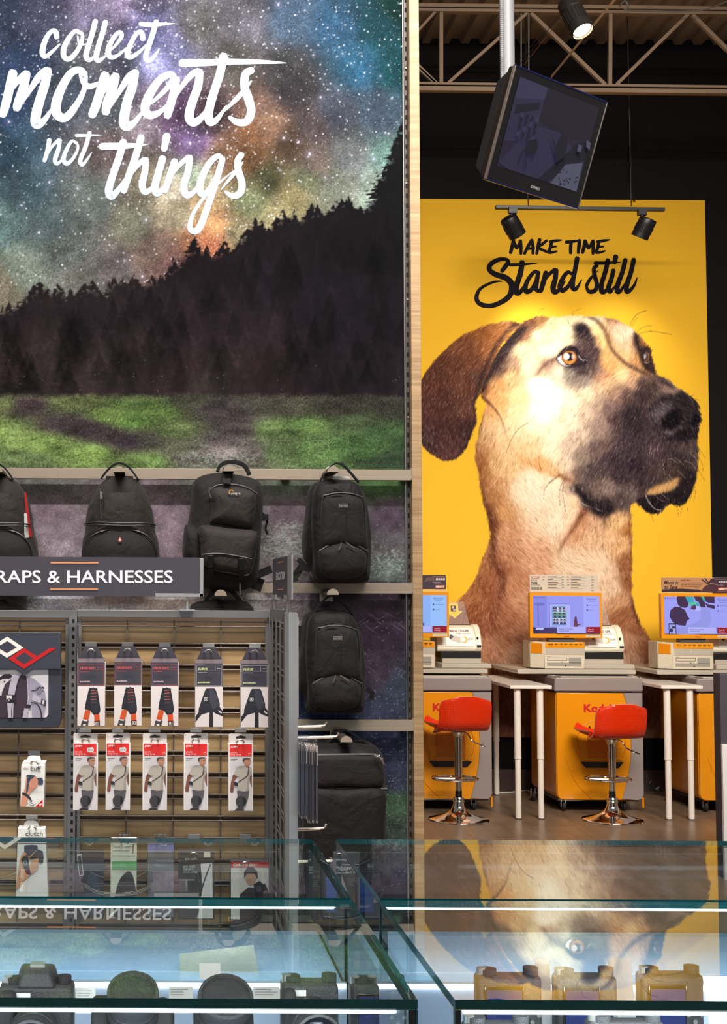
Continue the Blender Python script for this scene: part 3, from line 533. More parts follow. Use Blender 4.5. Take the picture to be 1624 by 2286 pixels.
def glass_mat(name, tint, ior=1.5, body=0.0, body_col=(160, 190, 210)):
    """thin clear sheet: mirror reflection by Fresnel, the rest passes straight through"""
    m = bpy.data.materials.new(name); m.use_nodes = True; nt = m.node_tree; nt.nodes.remove(nt.nodes['Principled BSDF']); out = nt.nodes['Material Output']
    t = nt.nodes.new('ShaderNodeBsdfTransparent'); t.inputs[0].default_value = list(tint) + [1]
    g = nt.nodes.new('ShaderNodeBsdfGlossy'); g.inputs['Roughness'].default_value = 0.0; g.inputs['Color'].default_value = (.96, 1, .99, 1)
    f = nt.nodes.new('ShaderNodeFresnel'); f.inputs[0].default_value = ior
    n = node(nt, 'ShaderNodeTexNoise', Scale=2.0); nt.links.new(coords(nt), n.inputs['Vector'])
    bp = node(nt, 'ShaderNodeBump', Strength=0.006, Distance=0.01); nt.links.new(n.outputs['Fac'], bp.inputs['Height']); nt.links.new(bp.outputs['Normal'], g.inputs['Normal'])
    lo = t.outputs[0]
    if body:
        d = nt.nodes.new('ShaderNodeBsdfDiffuse'); d.inputs[0].default_value = lin(body_col) + [1]
        mb = nt.nodes.new('ShaderNodeMixShader'); mb.inputs[0].default_value = body; nt.links.new(t.outputs[0], mb.inputs[1]); nt.links.new(d.outputs[0], mb.inputs[2]); lo = mb.outputs[0]
    ge = nt.nodes.new('ShaderNodeNewGeometry'); iv = node(nt, 'ShaderNodeMath', operation='SUBTRACT'); iv.inputs[0].default_value = 1.0; nt.links.new(ge.outputs['Backfacing'], iv.inputs[1])
    pr = node(nt, 'ShaderNodeMath', operation='MULTIPLY'); nt.links.new(f.outputs[0], pr.inputs[0]); nt.links.new(iv.outputs[0], pr.inputs[1])
    mx = nt.nodes.new('ShaderNodeMixShader'); nt.links.new(pr.outputs[0], mx.inputs[0]); nt.links.new(lo, mx.inputs[1]); nt.links.new(g.outputs[0], mx.inputs[2]); nt.links.new(mx.outputs[0], out.inputs[0])
    return m
def emis(name, rgb, s):
    m, nt, b = new_mat(name); n = node(nt, 'ShaderNodeTexNoise', Scale=60.0); nt.links.new(coords(nt), n.inputs['Vector'])
    mp = node(nt, 'ShaderNodeMapRange'); mp.inputs['To Min'].default_value = s * .92; mp.inputs['To Max'].default_value = s * 1.08; nt.links.new(n.outputs['Fac'], mp.inputs['Value'])
    nt.links.new(mp.outputs[0], b.inputs['Emission Strength']); b.inputs['Emission Color'].default_value = lin(rgb) + [1]; b.inputs['Base Color'].default_value = lin(rgb) + [1]
    return m

# ------------------------------------------------------------------ objects
LOC = {}
def thing(name, label, cat, loc, group=None):
    o = bpy.data.objects.new(name, None); o.empty_display_size = 0.05; COL.objects.link(o); o.location = Vector(loc)
    o['label'] = label; o['category'] = cat
    if group: o['group'] = group
    LOC[o.name] = Vector(loc)
    return o
def tag(o, label, cat, group=None):
    o['label'] = label; o['category'] = cat
    if group: o['group'] = group
    return o
def struct(o):
    o['kind'] = 'structure'; return o
def copy_tree(o, delta=(0, 0, 0), label=None, parent=None):
    c = o.copy(); COL.objects.link(c)
    if parent: c.parent = parent
    else: c.location = Vector(o.location) + Vector(delta)
    if label: c['label'] = label
    for ch in o.children: copy_tree(ch, parent=c)
    return c

class MB:
    """collects shapes in world coordinates, builds ONE mesh object"""
    def __init__(s): s.v = []; s.f = []; s.c = []; s.mi = []; s.xf = None; s.m = 0
    def add(s, vs, fs, col=None):
        b = len(s.v)
        s.v += [s.xf @ Vector(q) if s.xf else Vector(q) for q in vs]
        s.f += [[i + b for i in f] for f in fs]
        s.c += [col] * len(fs); s.mi += [s.m] * len(fs)
        return s
    def box(s, a, b):
        x0, x1 = sorted((a[0], b[0])); y0, y1 = sorted((a[1], b[1])); z0, z1 = sorted((a[2], b[2]))
        return s.add([(x0, y0, z0), (x1, y0, z0), (x1, y1, z0), (x0, y1, z0), (x0, y0, z1), (x1, y0, z1), (x1, y1, z1), (x0, y1, z1)],
                     [(0, 3, 2, 1), (4, 5, 6, 7), (0, 1, 5, 4), (1, 2, 6, 5), (2, 3, 7, 6), (3, 0, 4, 7)])
    def pbox(s, x0, y0, x1, y1, d0, d1):
        """box whose front face at depth d0 fills pixels x0..x1, y0..y1 and which reaches back to depth d1"""
        a = P(x0, (y0 + y1) / 2, d0); b = P(x1, (y0 + y1) / 2, d0); t = P((x0 + x1) / 2, y0, d0); l = P((x0 + x1) / 2, y1, d0)
        return s.box((a.x, d0, l.z), (b.x, d1, t.z))
    def hexa(s, q): # eight corners: front loop then back loop
        return s.add(q, [(0, 1, 2, 3), (7, 6, 5, 4), (0, 4, 5, 1), (1, 5, 6, 2), (2, 6, 7, 3), (3, 7, 4, 0)])
    def prism(s, front, back):
        n = len(front)
        return s.add(list(front) + list(back), [list(range(n)), list(range(2 * n - 1, n - 1, -1))] + [(i, n + i, n + (i + 1) % n, (i + 1) % n) for i in range(n)])
    def pprism(s, pts, d0, d1):
        fr = [P(x, y, d0) for x, y in pts]
        return s.prism(fr, [Vector((q.x, d1, q.z)) for q in fr])
    def rod(s, p, q, r, n=10, r2=None):
        return s.tube([p, q], r, n, r2)
    def tube(s, path, r, n=8, r2=None, closed=False):
        path = [Vector(p) for p in path]; m = len(path); vs = []; prev = None
        for i, p in enumerate(path):
            if closed: t = path[(i + 1) % m] - path[i - 1]
            else: t = path[min(i + 1, m - 1)] - path[max(i - 1, 0)]
            if t.length < 1e-9: t = Vector((0, 0, 1))
            t.normalize()
            if prev is None:
                a = Vector((0, 0, 1)) if abs(t.z) < .9 else Vector((1, 0, 0)); u = t.cross(a).normalized()
            else:
                u = prev - t * prev.dot(t)
                u = u.normalized() if u.length > 1e-6 else t.orthogonal().normalized()
            prev = u; w = t.cross(u)
            rr = r if r2 is None else r + (r2 - r) * i / max(1, m - 1)
            if not np.isscalar(rr): rr = rr[i]
            for k in range(n):
                an = 2 * math.pi * k / n; vs.append(p + (u * math.cos(an) + w * math.sin(an)) * rr)
        fs = []
        for i in range(m if closed else m - 1):
            j = (i + 1) % m
            for k in range(n): fs.append((i * n + k, i * n + (k + 1) % n, j * n + (k + 1) % n, j * n + k))
        if not closed: fs += [list(range(n - 1, -1, -1)), list(range((m - 1) * n, m * n))]
        return s.add(vs, fs)
    def lathe(s, prof, c, axis=(0, 0, 1), n=32, up=None):
        """prof: (radius, height along axis)"""
        ax = Vector(axis).normalized(); u = ax.orthogonal().normalized(); w = ax.cross(u); c = Vector(c); vs = []; fs = []
        for r, h in prof:
            for k in range(n):
                a = 2 * math.pi * k / n; vs.append(c + ax * h + (u * math.cos(a) + w * math.sin(a)) * max(r, 1e-5))
        for i in range(len(prof) - 1):
            for k in range(n): fs.append((i * n + k, i * n + (k + 1) % n, (i + 1) * n + (k + 1) % n, (i + 1) * n + k))
        fs += [list(range(n - 1, -1, -1)), list(range((len(prof) - 1) * n, len(prof) * n))]
        return s.add(vs, fs)
    def strap(s, path, w, th, side=(1, 0, 0)):
        """flat webbing along a path, `side` is the direction of its width"""
        path = [Vector(p) for p in path]; sd = Vector(side).normalized(); vs = []; m = len(path)
        for i, p in enumerate(path):
            t = (path[min(i + 1, m - 1)] - path[max(i - 1, 0)]).normalized(); a = (sd - t * sd.dot(t)).normalized(); b = t.cross(a)
            vs += [p + a * w / 2 + b * th / 2, p - a * w / 2 + b * th / 2, p - a * w / 2 - b * th / 2, p + a * w / 2 - b * th / 2]
        fs = [(0, 1, 2, 3), ((m - 1) * 4 + 3, (m - 1) * 4 + 2, (m - 1) * 4 + 1, (m - 1) * 4)]
        for i in range(m - 1):
            for k in range(4): fs.append((i * 4 + k, (i + 1) * 4 + k, (i + 1) * 4 + (k + 1) % 4, i * 4 + (k + 1) % 4))
        return s.add(vs, fs)
    def pillow(s, outline, d0, d1, pw=2.8, n=4, base=1.0):
        """soft cushion: outline in pixels, back face at depth d0, bulging out to the front at d1"""
        pts = crom(outline, n, True); cx, cy = pts.mean(0); vs = []; m = len(pts)
        ts = [0, .04, .2, .42, .62, .78, .89, .95, .98, .995]
        for i, t in enumerate(ts):
            sc = max(0.0, 1 - t ** pw) ** (1 / pw) * (base if i else .97 * base)
            d = d0 + (d1 - d0) * t
            for x, y in pts:
                q = P(cx + (x - cx) * sc, cy + (y - cy) * sc, d1); vs.append((q.x, d, q.z))
        fs = [list(range(m))]
        for i in range(len(ts) - 1):
            for k in range(m): fs.append((i * m + k, (i + 1) * m + k, (i + 1) * m + (k + 1) % m, i * m + (k + 1) % m))
        q = P(cx, cy, d1); vs.append((q.x, d1, q.z)); L = (len(ts) - 1) * m
        for k in range(m): fs.append((L + k, len(vs) - 1, L + (k + 1) % m))
        return s.add(vs, fs)
    def build(s, name, mats, parent=None, smooth=False, bevel=0.0, origin=None, segs=2, angle=35):
        off = Vector((0, 0, 0)); root = parent
        while root is not None and root.parent is not None: root = root.parent
        if root is not None: off = LOC.get(root.name, Vector(root.location))
        elif origin is not None: off = Vector(origin)
        else:
            a = np.array([tuple(q) for q in s.v]); off = Vector(((a[:, 0].min() + a[:, 0].max()) / 2, (a[:, 1].min() + a[:, 1].max()) / 2, a[:, 2].min()))
        me = bpy.data.meshes.new(name); me.from_pydata([tuple(q - off) for q in s.v], [], s.f)
        if not isinstance(mats, (list, tuple)): mats = [mats]
        for q in mats: me.materials.append(q)
        if len(mats) > 1: me.polygons.foreach_set('material_index', s.mi)
        if any(c is not None for c in s.c):
            at = me.attributes.new('col', 'FLOAT_COLOR', 'CORNER'); arr = []
            for f, c in zip(s.f, s.c): arr += (list(c) + [1.0] if c is not None else [1, 1, 1, 1]) * len(f)
            at.data.foreach_set('color', np.array(arr, np.float32))
        else:
            bm = bmesh.new(); bm.from_mesh(me); bmesh.ops.recalc_face_normals(bm, faces=bm.faces); bm.to_mesh(me); bm.free()
        if smooth:
            me.shade_smooth(); me.set_sharp_from_angle(angle=math.radians(angle))
        me.update()
        o = bpy.data.objects.new(name, me); COL.objects.link(o)
        if parent is not None: o.parent = parent
        else: o.location = off
        if root is None: LOC[o.name] = off
        if bevel:
            b = o.modifiers.new('bevel', 'BEVEL'); b.width = bevel; b.segments = segs; b.limit_method = 'ANGLE'; b.angle_limit = math.radians(40)
            if not smooth: me.shade_smooth(); me.set_sharp_from_angle(angle=math.radians(35))
        return o

_tc = {}
def text_tris(body, bold=0.0, shear=0.0, space=1.0):
    k = (body, bold, shear, space)
    if k in _tc: return _tc[k]
    cu = bpy.data.curves.new('t', 'FONT'); cu.body = body; cu.offset = bold; cu.shear = shear; cu.space_character = space; cu.resolution_u = 3
    o = bpy.data.objects.new('t', cu); COL.objects.link(o); bpy.context.view_layer.update()
    me = bpy.data.meshes.new_from_object(o.evaluated_get(bpy.context.evaluated_depsgraph_get()))
    v = np.array([q.co[:2] for q in me.vertices]) if len(me.vertices) else np.zeros((1, 2)); f = [list(p.vertices) for p in me.polygons]
    bpy.data.objects.remove(o); bpy.data.curves.remove(cu); bpy.data.meshes.remove(me)
    _tc[k] = (v, f); return _tc[k]

class Art(MB):
    """flat printed artwork: coloured shapes laid on a surface; fn maps art x, y and layer to the world"""
    def __init__(s, fn): MB.__init__(s); s.fn = fn; s.l = 0
    def poly(s, pts, col, smooth=0):
        if smooth: pts = crom(pts, smooth, True)
        s.l += 1
        t = tessellate_polygon([[Vector((a[0], a[1], 0)) for a in pts]])
        return s.add([s.fn(a[0], a[1], s.l) for a in pts], [list(q) for q in t], lin(col))
    def rect(s, x0, y0, x1, y1, col): return s.poly([(x0, y0), (x1, y0), (x1, y1), (x0, y1)], col)
    def ell(s, cx, cy, rx, ry, col, n=24): return s.poly([(cx + rx * math.cos(2 * math.pi * k / n), cy + ry * math.sin(2 * math.pi * k / n)) for k in range(n)], col)
    def stroke(s, pts, wid, col, n=6):
        if np.isscalar(wid): wid = [wid] * len(pts)
        wid = list(wid) + [wid[-1]] * (len(pts) - len(wid)); s.l += 1
        p = crom([(a[0], a[1], w) for a, w in zip(pts, wid)], n)
        d = np.gradient(p[:, :2], axis=0); d /= np.maximum(np.hypot(d[:, 0], d[:, 1]), 1e-6)[:, None]
        nr = np.stack([-d[:, 1], d[:, 0]], 1)
        cols = []
        e = p[0, 2] * .35
        rows = [(p[0, 0] - d[0, 0] * e, p[0, 1] - d[0, 1] * e, nr[0], p[0, 2] * .55)] + [(p[i, 0], p[i, 1], nr[i], p[i, 2]) for i in range(len(p))]
        e = p[-1, 2] * .35
        rows.append((p[-1, 0] + d[-1, 0] * e, p[-1, 1] + d[-1, 1] * e, nr[-1], p[-1, 2] * .55))
        vs = []
        for i, (x, y, q, w) in enumerate(rows):
            e = s.l + .9 * i / len(rows); vs += [s.fn(x + q[0] * w / 2, y + q[1] * w / 2, e), s.fn(x - q[0] * w / 2, y - q[1] * w / 2, e)]
        return s.add(vs, [(2 * i, 2 * i + 1, 2 * i + 3, 2 * i + 2) for i in range(len(rows) - 1)], lin(col))
    def text(s, body, x0, y0, x1, y1, col, bold=0.0, shear=0.0, ref=None):
        """fits the text into the box x0..x1 (baseline y1, top y0); y grows downward"""
        v, f = text_tris(body, bold, shear); s.l += 1
        a, b = v.min(0), v.max(0); sx = (x1 - x0) / max(1e-6, b[0] - a[0]); sy = (y1 - y0) / max(1e-6, b[1] - a[1])
        return s.add([s.fn(x0 + (q[0] - a[0]) * sx, y1 - (q[1] - a[1]) * sy, s.l) for q in v], f, lin(col))
    def lines(s, x0, y0, x1, n, gap, h, col, rs, lo=.6):
        for k in range(n): s.rect(x0, y0 + k * gap, x0 + (x1 - x0) * (lo + (1 - lo) * rs.rand()), y0 + k * gap + h, col)
def on_plane(d, lift=0.0004): return lambda x, y, l: P(x, y, d) - Vector((0, lift * l, 0))

def grid_print(name, canvas, x0, x1, z0, z1, y, step, m):
    """a flat printed sheet: fine grid whose points carry the colours painted on the canvas"""
    nx = int((x1 - x0) / step) + 1; nz = int((z1 - z0) / step) + 1
    gx, gz = np.meshgrid(np.linspace(x0, x1, nx), np.linspace(z0, z1, nz))
    px, py = proj_np(gx, np.full_like(gx, y), gz)
    fx = np.clip((px - canvas.x0) / canvas.step, 0, canvas.w - 1.001); fy = np.clip((py - canvas.y0) / canvas.step, 0, canvas.h - 1.001)
    ix, iy = fx.astype(int), fy.astype(int); fx = (fx - ix)[..., None]; fy = (fy - iy)[..., None]
    im = lin_np(np.clip(canvas.img, 0, 1).astype(np.float64))
    c = (im[iy, ix] * (1 - fx) + im[iy, ix + 1] * fx) * (1 - fy) + (im[iy + 1, ix] * (1 - fx) + im[iy + 1, ix + 1] * fx) * fy
    ox, oz = (x0 + x1) / 2, z0
    co = np.stack([gx - ox, np.zeros_like(gx), gz - oz], -1).reshape(-1, 3).astype(np.float32)
    i = (np.arange(nz - 1)[:, None] * nx + np.arange(nx - 1)[None, :]).ravel()
    q = np.stack([i, i + 1, i + nx + 1, i + nx], 1).astype(np.int32)
    me = bpy.data.meshes.new(name); me.vertices.add(len(co)); me.vertices.foreach_set('co', co.ravel())
    me.loops.add(q.size); me.loops.foreach_set('vertex_index', q.ravel()); me.polygons.add(len(q)); me.polygons.foreach_set('loop_start', np.arange(0, q.size, 4, dtype=np.int32))
    me.update(calc_edges=True)
    at = me.attributes.new('col', 'FLOAT_COLOR', 'POINT'); at.data.foreach_set('color', np.concatenate([c.reshape(-1, 3), np.ones((len(co), 1))], 1).astype(np.float32).ravel())
    me.materials.append(m); me.validate()
    o = bpy.data.objects.new(name, me); COL.objects.link(o); o.location = (ox, y, oz); LOC[o.name] = Vector((ox, y, oz))
    return o

M = {}
M['print'] = attr_mat('printed_paper', 0.5)
M['print_gloss'] = attr_mat('glossy_carton', 0.32)
M['mural'] = attr_mat('mural_print', 0.7, spec=.06)
M['screen'] = attr_mat('lit_screen', 0.15, emit=1.0, grain=.02)
M['tvpic'] = attr_mat('dim_screen', 0.2, emit=.42, grain=.02, spec=.1)
M['black_wall'] = mat('black_wall_paint', (20, 17, 19), .8, var=.15, nscale=6, spec=.12)
M['wall'] = mat('grey_wall_paint', (120, 112, 108), .8)
M['base'] = mat('brown_baseboard', (70, 52, 46), .6)
M['floor'] = wood('floor_planks', (116, 94, 74), (152, 126, 102), (9, 1.2, 1), .34, (1.6, .18))
M['endwood'] = wood('end_panel_oak', (150, 116, 82), (206, 172, 130), (2.2, 2.2, 46), .5)
M['slat'] = wood('slatwall_oak', (158, 124, 84), (204, 172, 126), (2.2, 2.2, 30), .5)
M['truss'] = mat('truss_paint', (140, 118, 98), .6)
M['deck'] = mat('deck_paint', (140, 120, 102), .7)
M['gond'] = mat('gondola_grey_steel', (112, 110, 110), .42, .25, spec=.5)
M['gond_l'] = mat('light_grey_steel', (146, 146, 148), .4, .2)
M['wire'] = mat('wire_grid_steel', (112, 104, 100), .5, .2, spec=.3)
M['rail'] = mat('beige_rail_steel', (176, 160, 142), .45, .25)
M['upright'] = mat('dark_upright_steel', (88, 80, 76), .45, .4)
M['hole'] = mat('slot_shadow_black', (12, 11, 12), .9)
M['bolt'] = mat('zinc_bolt', (180, 176, 170), .3, .9)
M['bag'] = fabric('black_pack_cloth', (50, 44, 42), .7, .45)
M['bag2'] = fabric('matte_pack_cloth', (36, 32, 32), .75, .3, 520)
M['bagb'] = fabric('black_ballistic_nylon', (22, 18, 20), .66, .35)
M['flap'] = fabric('grey_black_flap_cloth', (54, 47, 46), .68, .35)
M['web'] = fabric('black_webbing', (26, 24, 26), .7, .1, 1200)
M['pipe'] = mat('black_piping', (40, 38, 40), .4)
M['zip'] = mat('zip_teeth', (58, 54, 54), .45, .0, nscale=900, var=.6)
M['chrome'] = mat('chrome', (232, 226, 218), .07, 1.0, var=.01)
M['steelhook'] = mat('hook_steel', (206, 196, 182), .22, .9)
M['blackp'] = mat('black_plastic', (20, 19, 21), .35)
M['blackg'] = mat('gloss_black_plastic', (10, 10, 12), .12, coat=.6)
M['lampb'] = mat('black_lamp_enamel', (24, 22, 22), .4)
M['white'] = mat('white_paint', (226, 222, 218), .5)
M['conduit'] = mat('white_conduit', (118, 118, 121), .5)
M['copper'] = mat('copper_pipe', (190, 118, 88), .45, .4)
M['kyel'] = mat('kiosk_yellow', (226, 142, 10), .28, var=.02, coat=.3)
M['kyel2'] = mat('kiosk_deep_yellow', (206, 116, 8), .35, var=.02)
M['kgrey'] = mat('kiosk_grey', (146, 132, 128), .42, var=.03)
M['kgrey2'] = mat('kiosk_light_grey', (178, 166, 150), .45, var=.03)
M['beige'] = mat('beige_plastic', (206, 192, 168), .45, var=.03)
M['cream'] = mat('cream_plastic', (232, 222, 198), .35, var=.03)
M['dgrey'] = mat('dark_grey_plastic', (74, 70, 68), .45)
M['lam'] = mat('white_laminate', (238, 226, 214), .22, var=.02)
M['orange'] = mat('orange_red_shell', (238, 58, 12), .22, var=.03, coat=.4)
M['shelledge'] = mat('shell_edge_pink', (232, 170, 150), .4)
M['signb'] = mat('charcoal_sign', (58, 53, 62), .5, var=.03)
M['navy'] = mat('navy_board', (50, 52, 66), .45, var=.03)
M['glass'] = glass_mat('clear_glass', (.955, .985, .98), 1.62)
M['vglass'] = glass_mat('clear_upright_glass', (.93, .975, .97), 1.45)
M['shelfg'] = glass_mat('lit_haze_shelf_glass', (.80, .88, .95), 1.4, .34, (176, 206, 236))  # bluish diffuse body paints the case's lit haze into the glass
M['edge'] = mat('teal_glass_edge', (12, 82, 86), .1, var=.5, nscale=14, spec=.5)
M['edge_d'] = mat('dark_glass_edge', (10, 34, 38), .12, var=.25, nscale=25, coat=.5)
M['led'] = emis('cool_led', (236, 246, 255), 5.0)
M['lampon'] = emis('lamp_face', (255, 232, 190), 30.0)
M['lampon2'] = emis('lamp_face_wall', (255, 236, 200), 14.0)
M['casew'] = mat('white_case_panel', (196, 208, 228), .4)
M['clear'] = glass_mat('clear_packaging', (.9, .91, .92), 1.35, .12, (210, 210, 214))
M['acryl'] = glass_mat('clear_acrylic', (.95, .95, .95), 1.3, .10, (230, 226, 220))
M['cam'] = mat('camera_black', (40, 38, 40), .5, bump=.3, bscale=500)
M['cam2'] = mat('camera_grip_rubber', (30, 29, 31), .7, bump=.4, bscale=700)
M['lens'] = mat('lens_glass', (22, 24, 34), .05, coat=1)
M['rubber'] = mat('caster_rubber', (24, 22, 22), .7)
M['redp'] = mat('red_plastic', (190, 22, 20), .4)
M['pale'] = mat('pale_plastic', (216, 206, 204), .4)
# ================================================================== THE SETTING
DW, DM, DR = 10.34, 5.36, 5.30      # back wall, mural wall, face of its rails
def box_struct(name, a, b, m, bevel=0): return struct(MB().box(a, b).build(name, m, bevel=bevel))
fl = MB().box((-4.5, -0.6, -0.05), (8.5, 10.6, 0.0)).build('floor', M['floor']); struct(fl)
box_struct('wall_back', (-1.0, DW, 0), (8.5, DW + .12, 7.2), M['black_wall'])
box_struct('baseboard_back', (0.9, DW - .02, 0), (8.5, DW, .16), M['base'])
xe0, xe1 = X_(914, 1040, DM), X_(942.5, 1040, DR)
box_struct('wall_left', (-3.2, DM + .012, 0), (xe0 - .004, DM + .10, 4.3), M['wall'])
box_struct('trim_1', (xe0, DM - .06, 0), (xe1, DM + .28, 4.3), M['endwood'], .002)
# corrugated roof deck
md = MB(); prof = []
x = 0.6
while x < 8.4:
    prof += [(x, 0), (x + .055, 0), (x + .075, .04), (x + .13, .04)]; x += .152
zc = Z_(1200, 97, DW - .05)
vs = []; n = len(prof)
for y in (6.4, DW - .04): vs += [(a, y, zc + b) for a, b in prof]
for y in (6.4, DW - .04): vs += [(a, y, zc + b + .006) for a, b in prof]
md.add(vs, [(i, i + 1, n + i + 1, n + i) for i in range(n - 1)] + [(2 * n + i, 3 * n + i, 3 * n + i + 1, 2 * n + i + 1) for i in range(n - 1)] + [(n + i, n + i + 1, 3 * n + i + 1, 3 * n + i) for i in range(n - 1)])
struct(md.build('ceiling', M['deck']))

# ---- wall mural: night sky over a wooded meadow
cm = paint_mural(1.5)
mur = grid_print('wall_mural', cm, X_(-45, 1000, DM), X_(905, 1000, DM), .06, Z_(450, -150, DM), DM, .0027, M['mural'])
tag(mur, 'tall wall mural of a starry night sky over dark firs and green meadow', 'mural')
S1 = 2.5375
art = Art(on_plane(DM - .0006, .00002))
def sk(l, w, col=(208, 220, 236), s=S1, ox=0, oy=0, wm=1.14): art.stroke([(ox + a / s, oy + b / s) for a, b in l], [q * wm / s for q in (w if not np.isscalar(w) else [w] * len(l))], col, 6)
WC = 27; WM = 46; WN = 21; WT = 37
for l, w in (
    ([(322, 212), (316, 182), (298, 174), (268, 205), (245, 262), (242, 308), (262, 318), (296, 292), (340, 250)], [WC, WC, 22, 25, 29, 29, 22, 17, 9]),
    ([(462, 190), (428, 175), (394, 210), (364, 268), (362, 318), (392, 334), (434, 294), (464, 232), (466, 190), (440, 188)], [18, 20, 24, 28, 28, 26, 24, 20, 16, 10]),
    ([(440, 205), (452, 250), (490, 250)], [8, 12, 6]),
    ([(541, 118), (524, 185), (500, 265), (487, 318), (508, 340), (545, 312)], [WC, WC, WC, WC, 22, 9]),
    ([(598, 124), (580, 190), (556, 270), (545, 328), (564, 342), (604, 312)], [WC, WC, WC, WC, 22, 9]),
    ([(596, 305), (650, 262), (690, 206), (676, 182), (640, 220), (614, 280), (624, 322), (664, 316), (722, 268)], [9, 14, 20, 20, 24, 28, 26, 18, 9]),
    ([(810, 222), (802, 184), (775, 190), (742, 246), (722, 308), (742, 324), (792, 292), (832, 250)], [WC, WC, 22, 25, 29, 24, 17, 9]),
    ([(886, 122), (868, 185), (840, 270), (826, 326), (846, 344), (876, 318), (902, 276)], [WC, WC, WC, WC, 24, 18, 8]),
    ([(795, 136), (860, 140), (930, 136), (992, 134)], [22, 24, 16, 3]),
    # moments
    ([(74, 412), (58, 480), (38, 570), (16, 650)], [WM, WM, WM, 40]),
    ([(46, 540), (90, 470), (146, 418)], [14, 30, 36]), ([(150, 416), (132, 500), (104, 580), (94, 614)], [42, 46, 46, 40]),
    ([(120, 590), (170, 510), (224, 430), (266, 396)], [14, 26, 36, 36]), ([(272, 398), (254, 480), (222, 580), (200, 680), (216, 706), (258, 672), (306, 596)], [40, 46, 48, 50, 44, 28, 10]),
    ([(482, 420), (450, 396), (400, 416), (348, 500), (318, 590), (326, 650), (372, 666), (430, 600), (476, 510), (486, 430)], [30, 34, 38, 44, 50, 48, 42, 34, 26, 22]),
    ([(452, 420), (474, 470), (510, 490), (560, 470)], [12, 26, 30, 18]),
    ([(596, 424), (574, 500), (546, 590), (522, 652)], [WM, WM, WM, 42]), ([(560, 560), (606, 490), (650, 432)], [14, 30, 36]), ([(656, 430), (636, 510), (606, 590), (600, 636)], [42, 46, 46, 42]),
    ([(622, 610), (676, 520), (728, 440), (764, 410)], [14, 26, 36, 34]), ([(768, 408), (750, 490), (718, 590), (702, 690), (722, 718), (770, 684), (826, 606)], [38, 46, 48, 50, 44, 28, 10]),
    ([(820, 610), (890, 556), (958, 486), (984, 436), (956, 424), (902, 456), (846, 540), (822, 616), (848, 652), (904, 636), (966, 576)], [10, 20, 28, 32, 34, 38, 44, 46, 42, 28, 12]),
    ([(1000, 448), (984, 530), (962, 610), (948, 658)], [38, 42, 42, 38]), ([(970, 590), (1030, 490), (1090, 420), (1128, 404)], [12, 24, 32, 34]), ([(1132, 406), (1122, 490), (1086, 590), (1072, 664), (1100, 694), (1150, 656), (1210, 560)], [38, 42, 44, 46, 42, 28, 10]),
    ([(1268, 316), (1246, 420), (1210, 530), (1184, 630), (1190, 690), (1230, 676), (1284, 600)], [42, 42, 42, 44, 42, 28, 10]),
    ([(1030, 358), (1140, 356), (1290, 350), (1440, 350), (1560, 354), (1625, 357)], [42, 36, 32, 24, 14, 3]),
    ([(1428, 398), (1392, 420), (1386, 490), (1408, 560), (1424, 630), (1398, 688), (1344, 692), (1300, 664)], [34, 40, 42, 44, 42, 40, 34, 18]),
    ([(1244, 652), (1300, 600), (1360, 540), (1424, 460)], [8, 18, 26, 10]),
    # not
    ([(280, 792), (270, 850), (252, 912)], [22, 23, 20]), ([(262, 890), (296, 830), (334, 792)], [7, 15, 18]), ([(340, 794), (330, 850), (312, 904), (326, 928), (368, 886)], [20, 22, 23, 18, 6]),
    ([(432, 812), (408, 800), (378, 846), (360, 902), (380, 928), (418, 892), (442, 838), (434, 806)], [13, 16, 20, 23, 21, 17, 14, 11]),
    ([(508, 752), (486, 830), (456, 906), (466, 934), (492, 906), (520, 864)], [22, 22, 22, 19, 14, 5]), ([(432, 768), (500, 768), (580, 765)], [17, 14, 3]),
    # things
    ([(576, 830), (680, 828), (770, 824), (838, 818)], [36, 34, 22, 4]), ([(700, 802), (672, 900), (634, 1010), (616, 1080), (634, 1112), (682, 1060), (742, 960)], [WT, WT, WT, 40, 36, 24, 8]),
    ([(800, 776), (774, 870), (732, 990), (700, 1084)], [36, 36, 36, 32]), ([(722, 1020), (776, 940), (820, 904)], [10, 26, 30]), ([(826, 904), (822, 970), (806, 1046), (824, 1088), (866, 1060), (906, 994)], [32, 34, 36, 32, 20, 7]),
    ([(922, 896), (898, 980), (878, 1060), (892, 1096), (934, 1060), (972, 990)], [WT, WT, 38, 34, 22, 7]), ([(946, 770), (930, 846)], [40, 32]),
    ([(990, 912), (962, 1000), (934, 1084)], [34, 35, 30]), ([(950, 1030), (1010, 944), (1068, 890)], [8, 22, 28]), ([(1076, 890), (1066, 970), (1042, 1050), (1056, 1104), (1102, 1084), (1160, 986)], [32, 34, 36, 36, 24, 8]),
    ([(1264, 906), (1236, 884), (1186, 926), (1140, 1020), (1136, 1090), (1170, 1092), (1222, 1010), (1262, 906)], [22, 28, 32, 36, 36, 30, 24, 22]),
    ([(1262, 900), (1230, 1010), (1184, 1150), (1136, 1280), (1102, 1310), (1076, 1286), (1098, 1206), (1164, 1110), (1250, 1030), (1326, 966)], [30, 34, 34, 36, 34, 26, 20, 16, 12, 5]),
    ([(1370, 876), (1348, 910), (1352, 970), (1372, 1040), (1360, 1094), (1318, 1110), (1276, 1086)], [30, 34, 36, 36, 36, 30, 14]), ([(1252, 1076), (1300, 1016), (1346, 960), (1378, 916)], [6, 16, 20, 6]),
    ): sk(l, w)
art.build('lettering', M['mural'], mur)

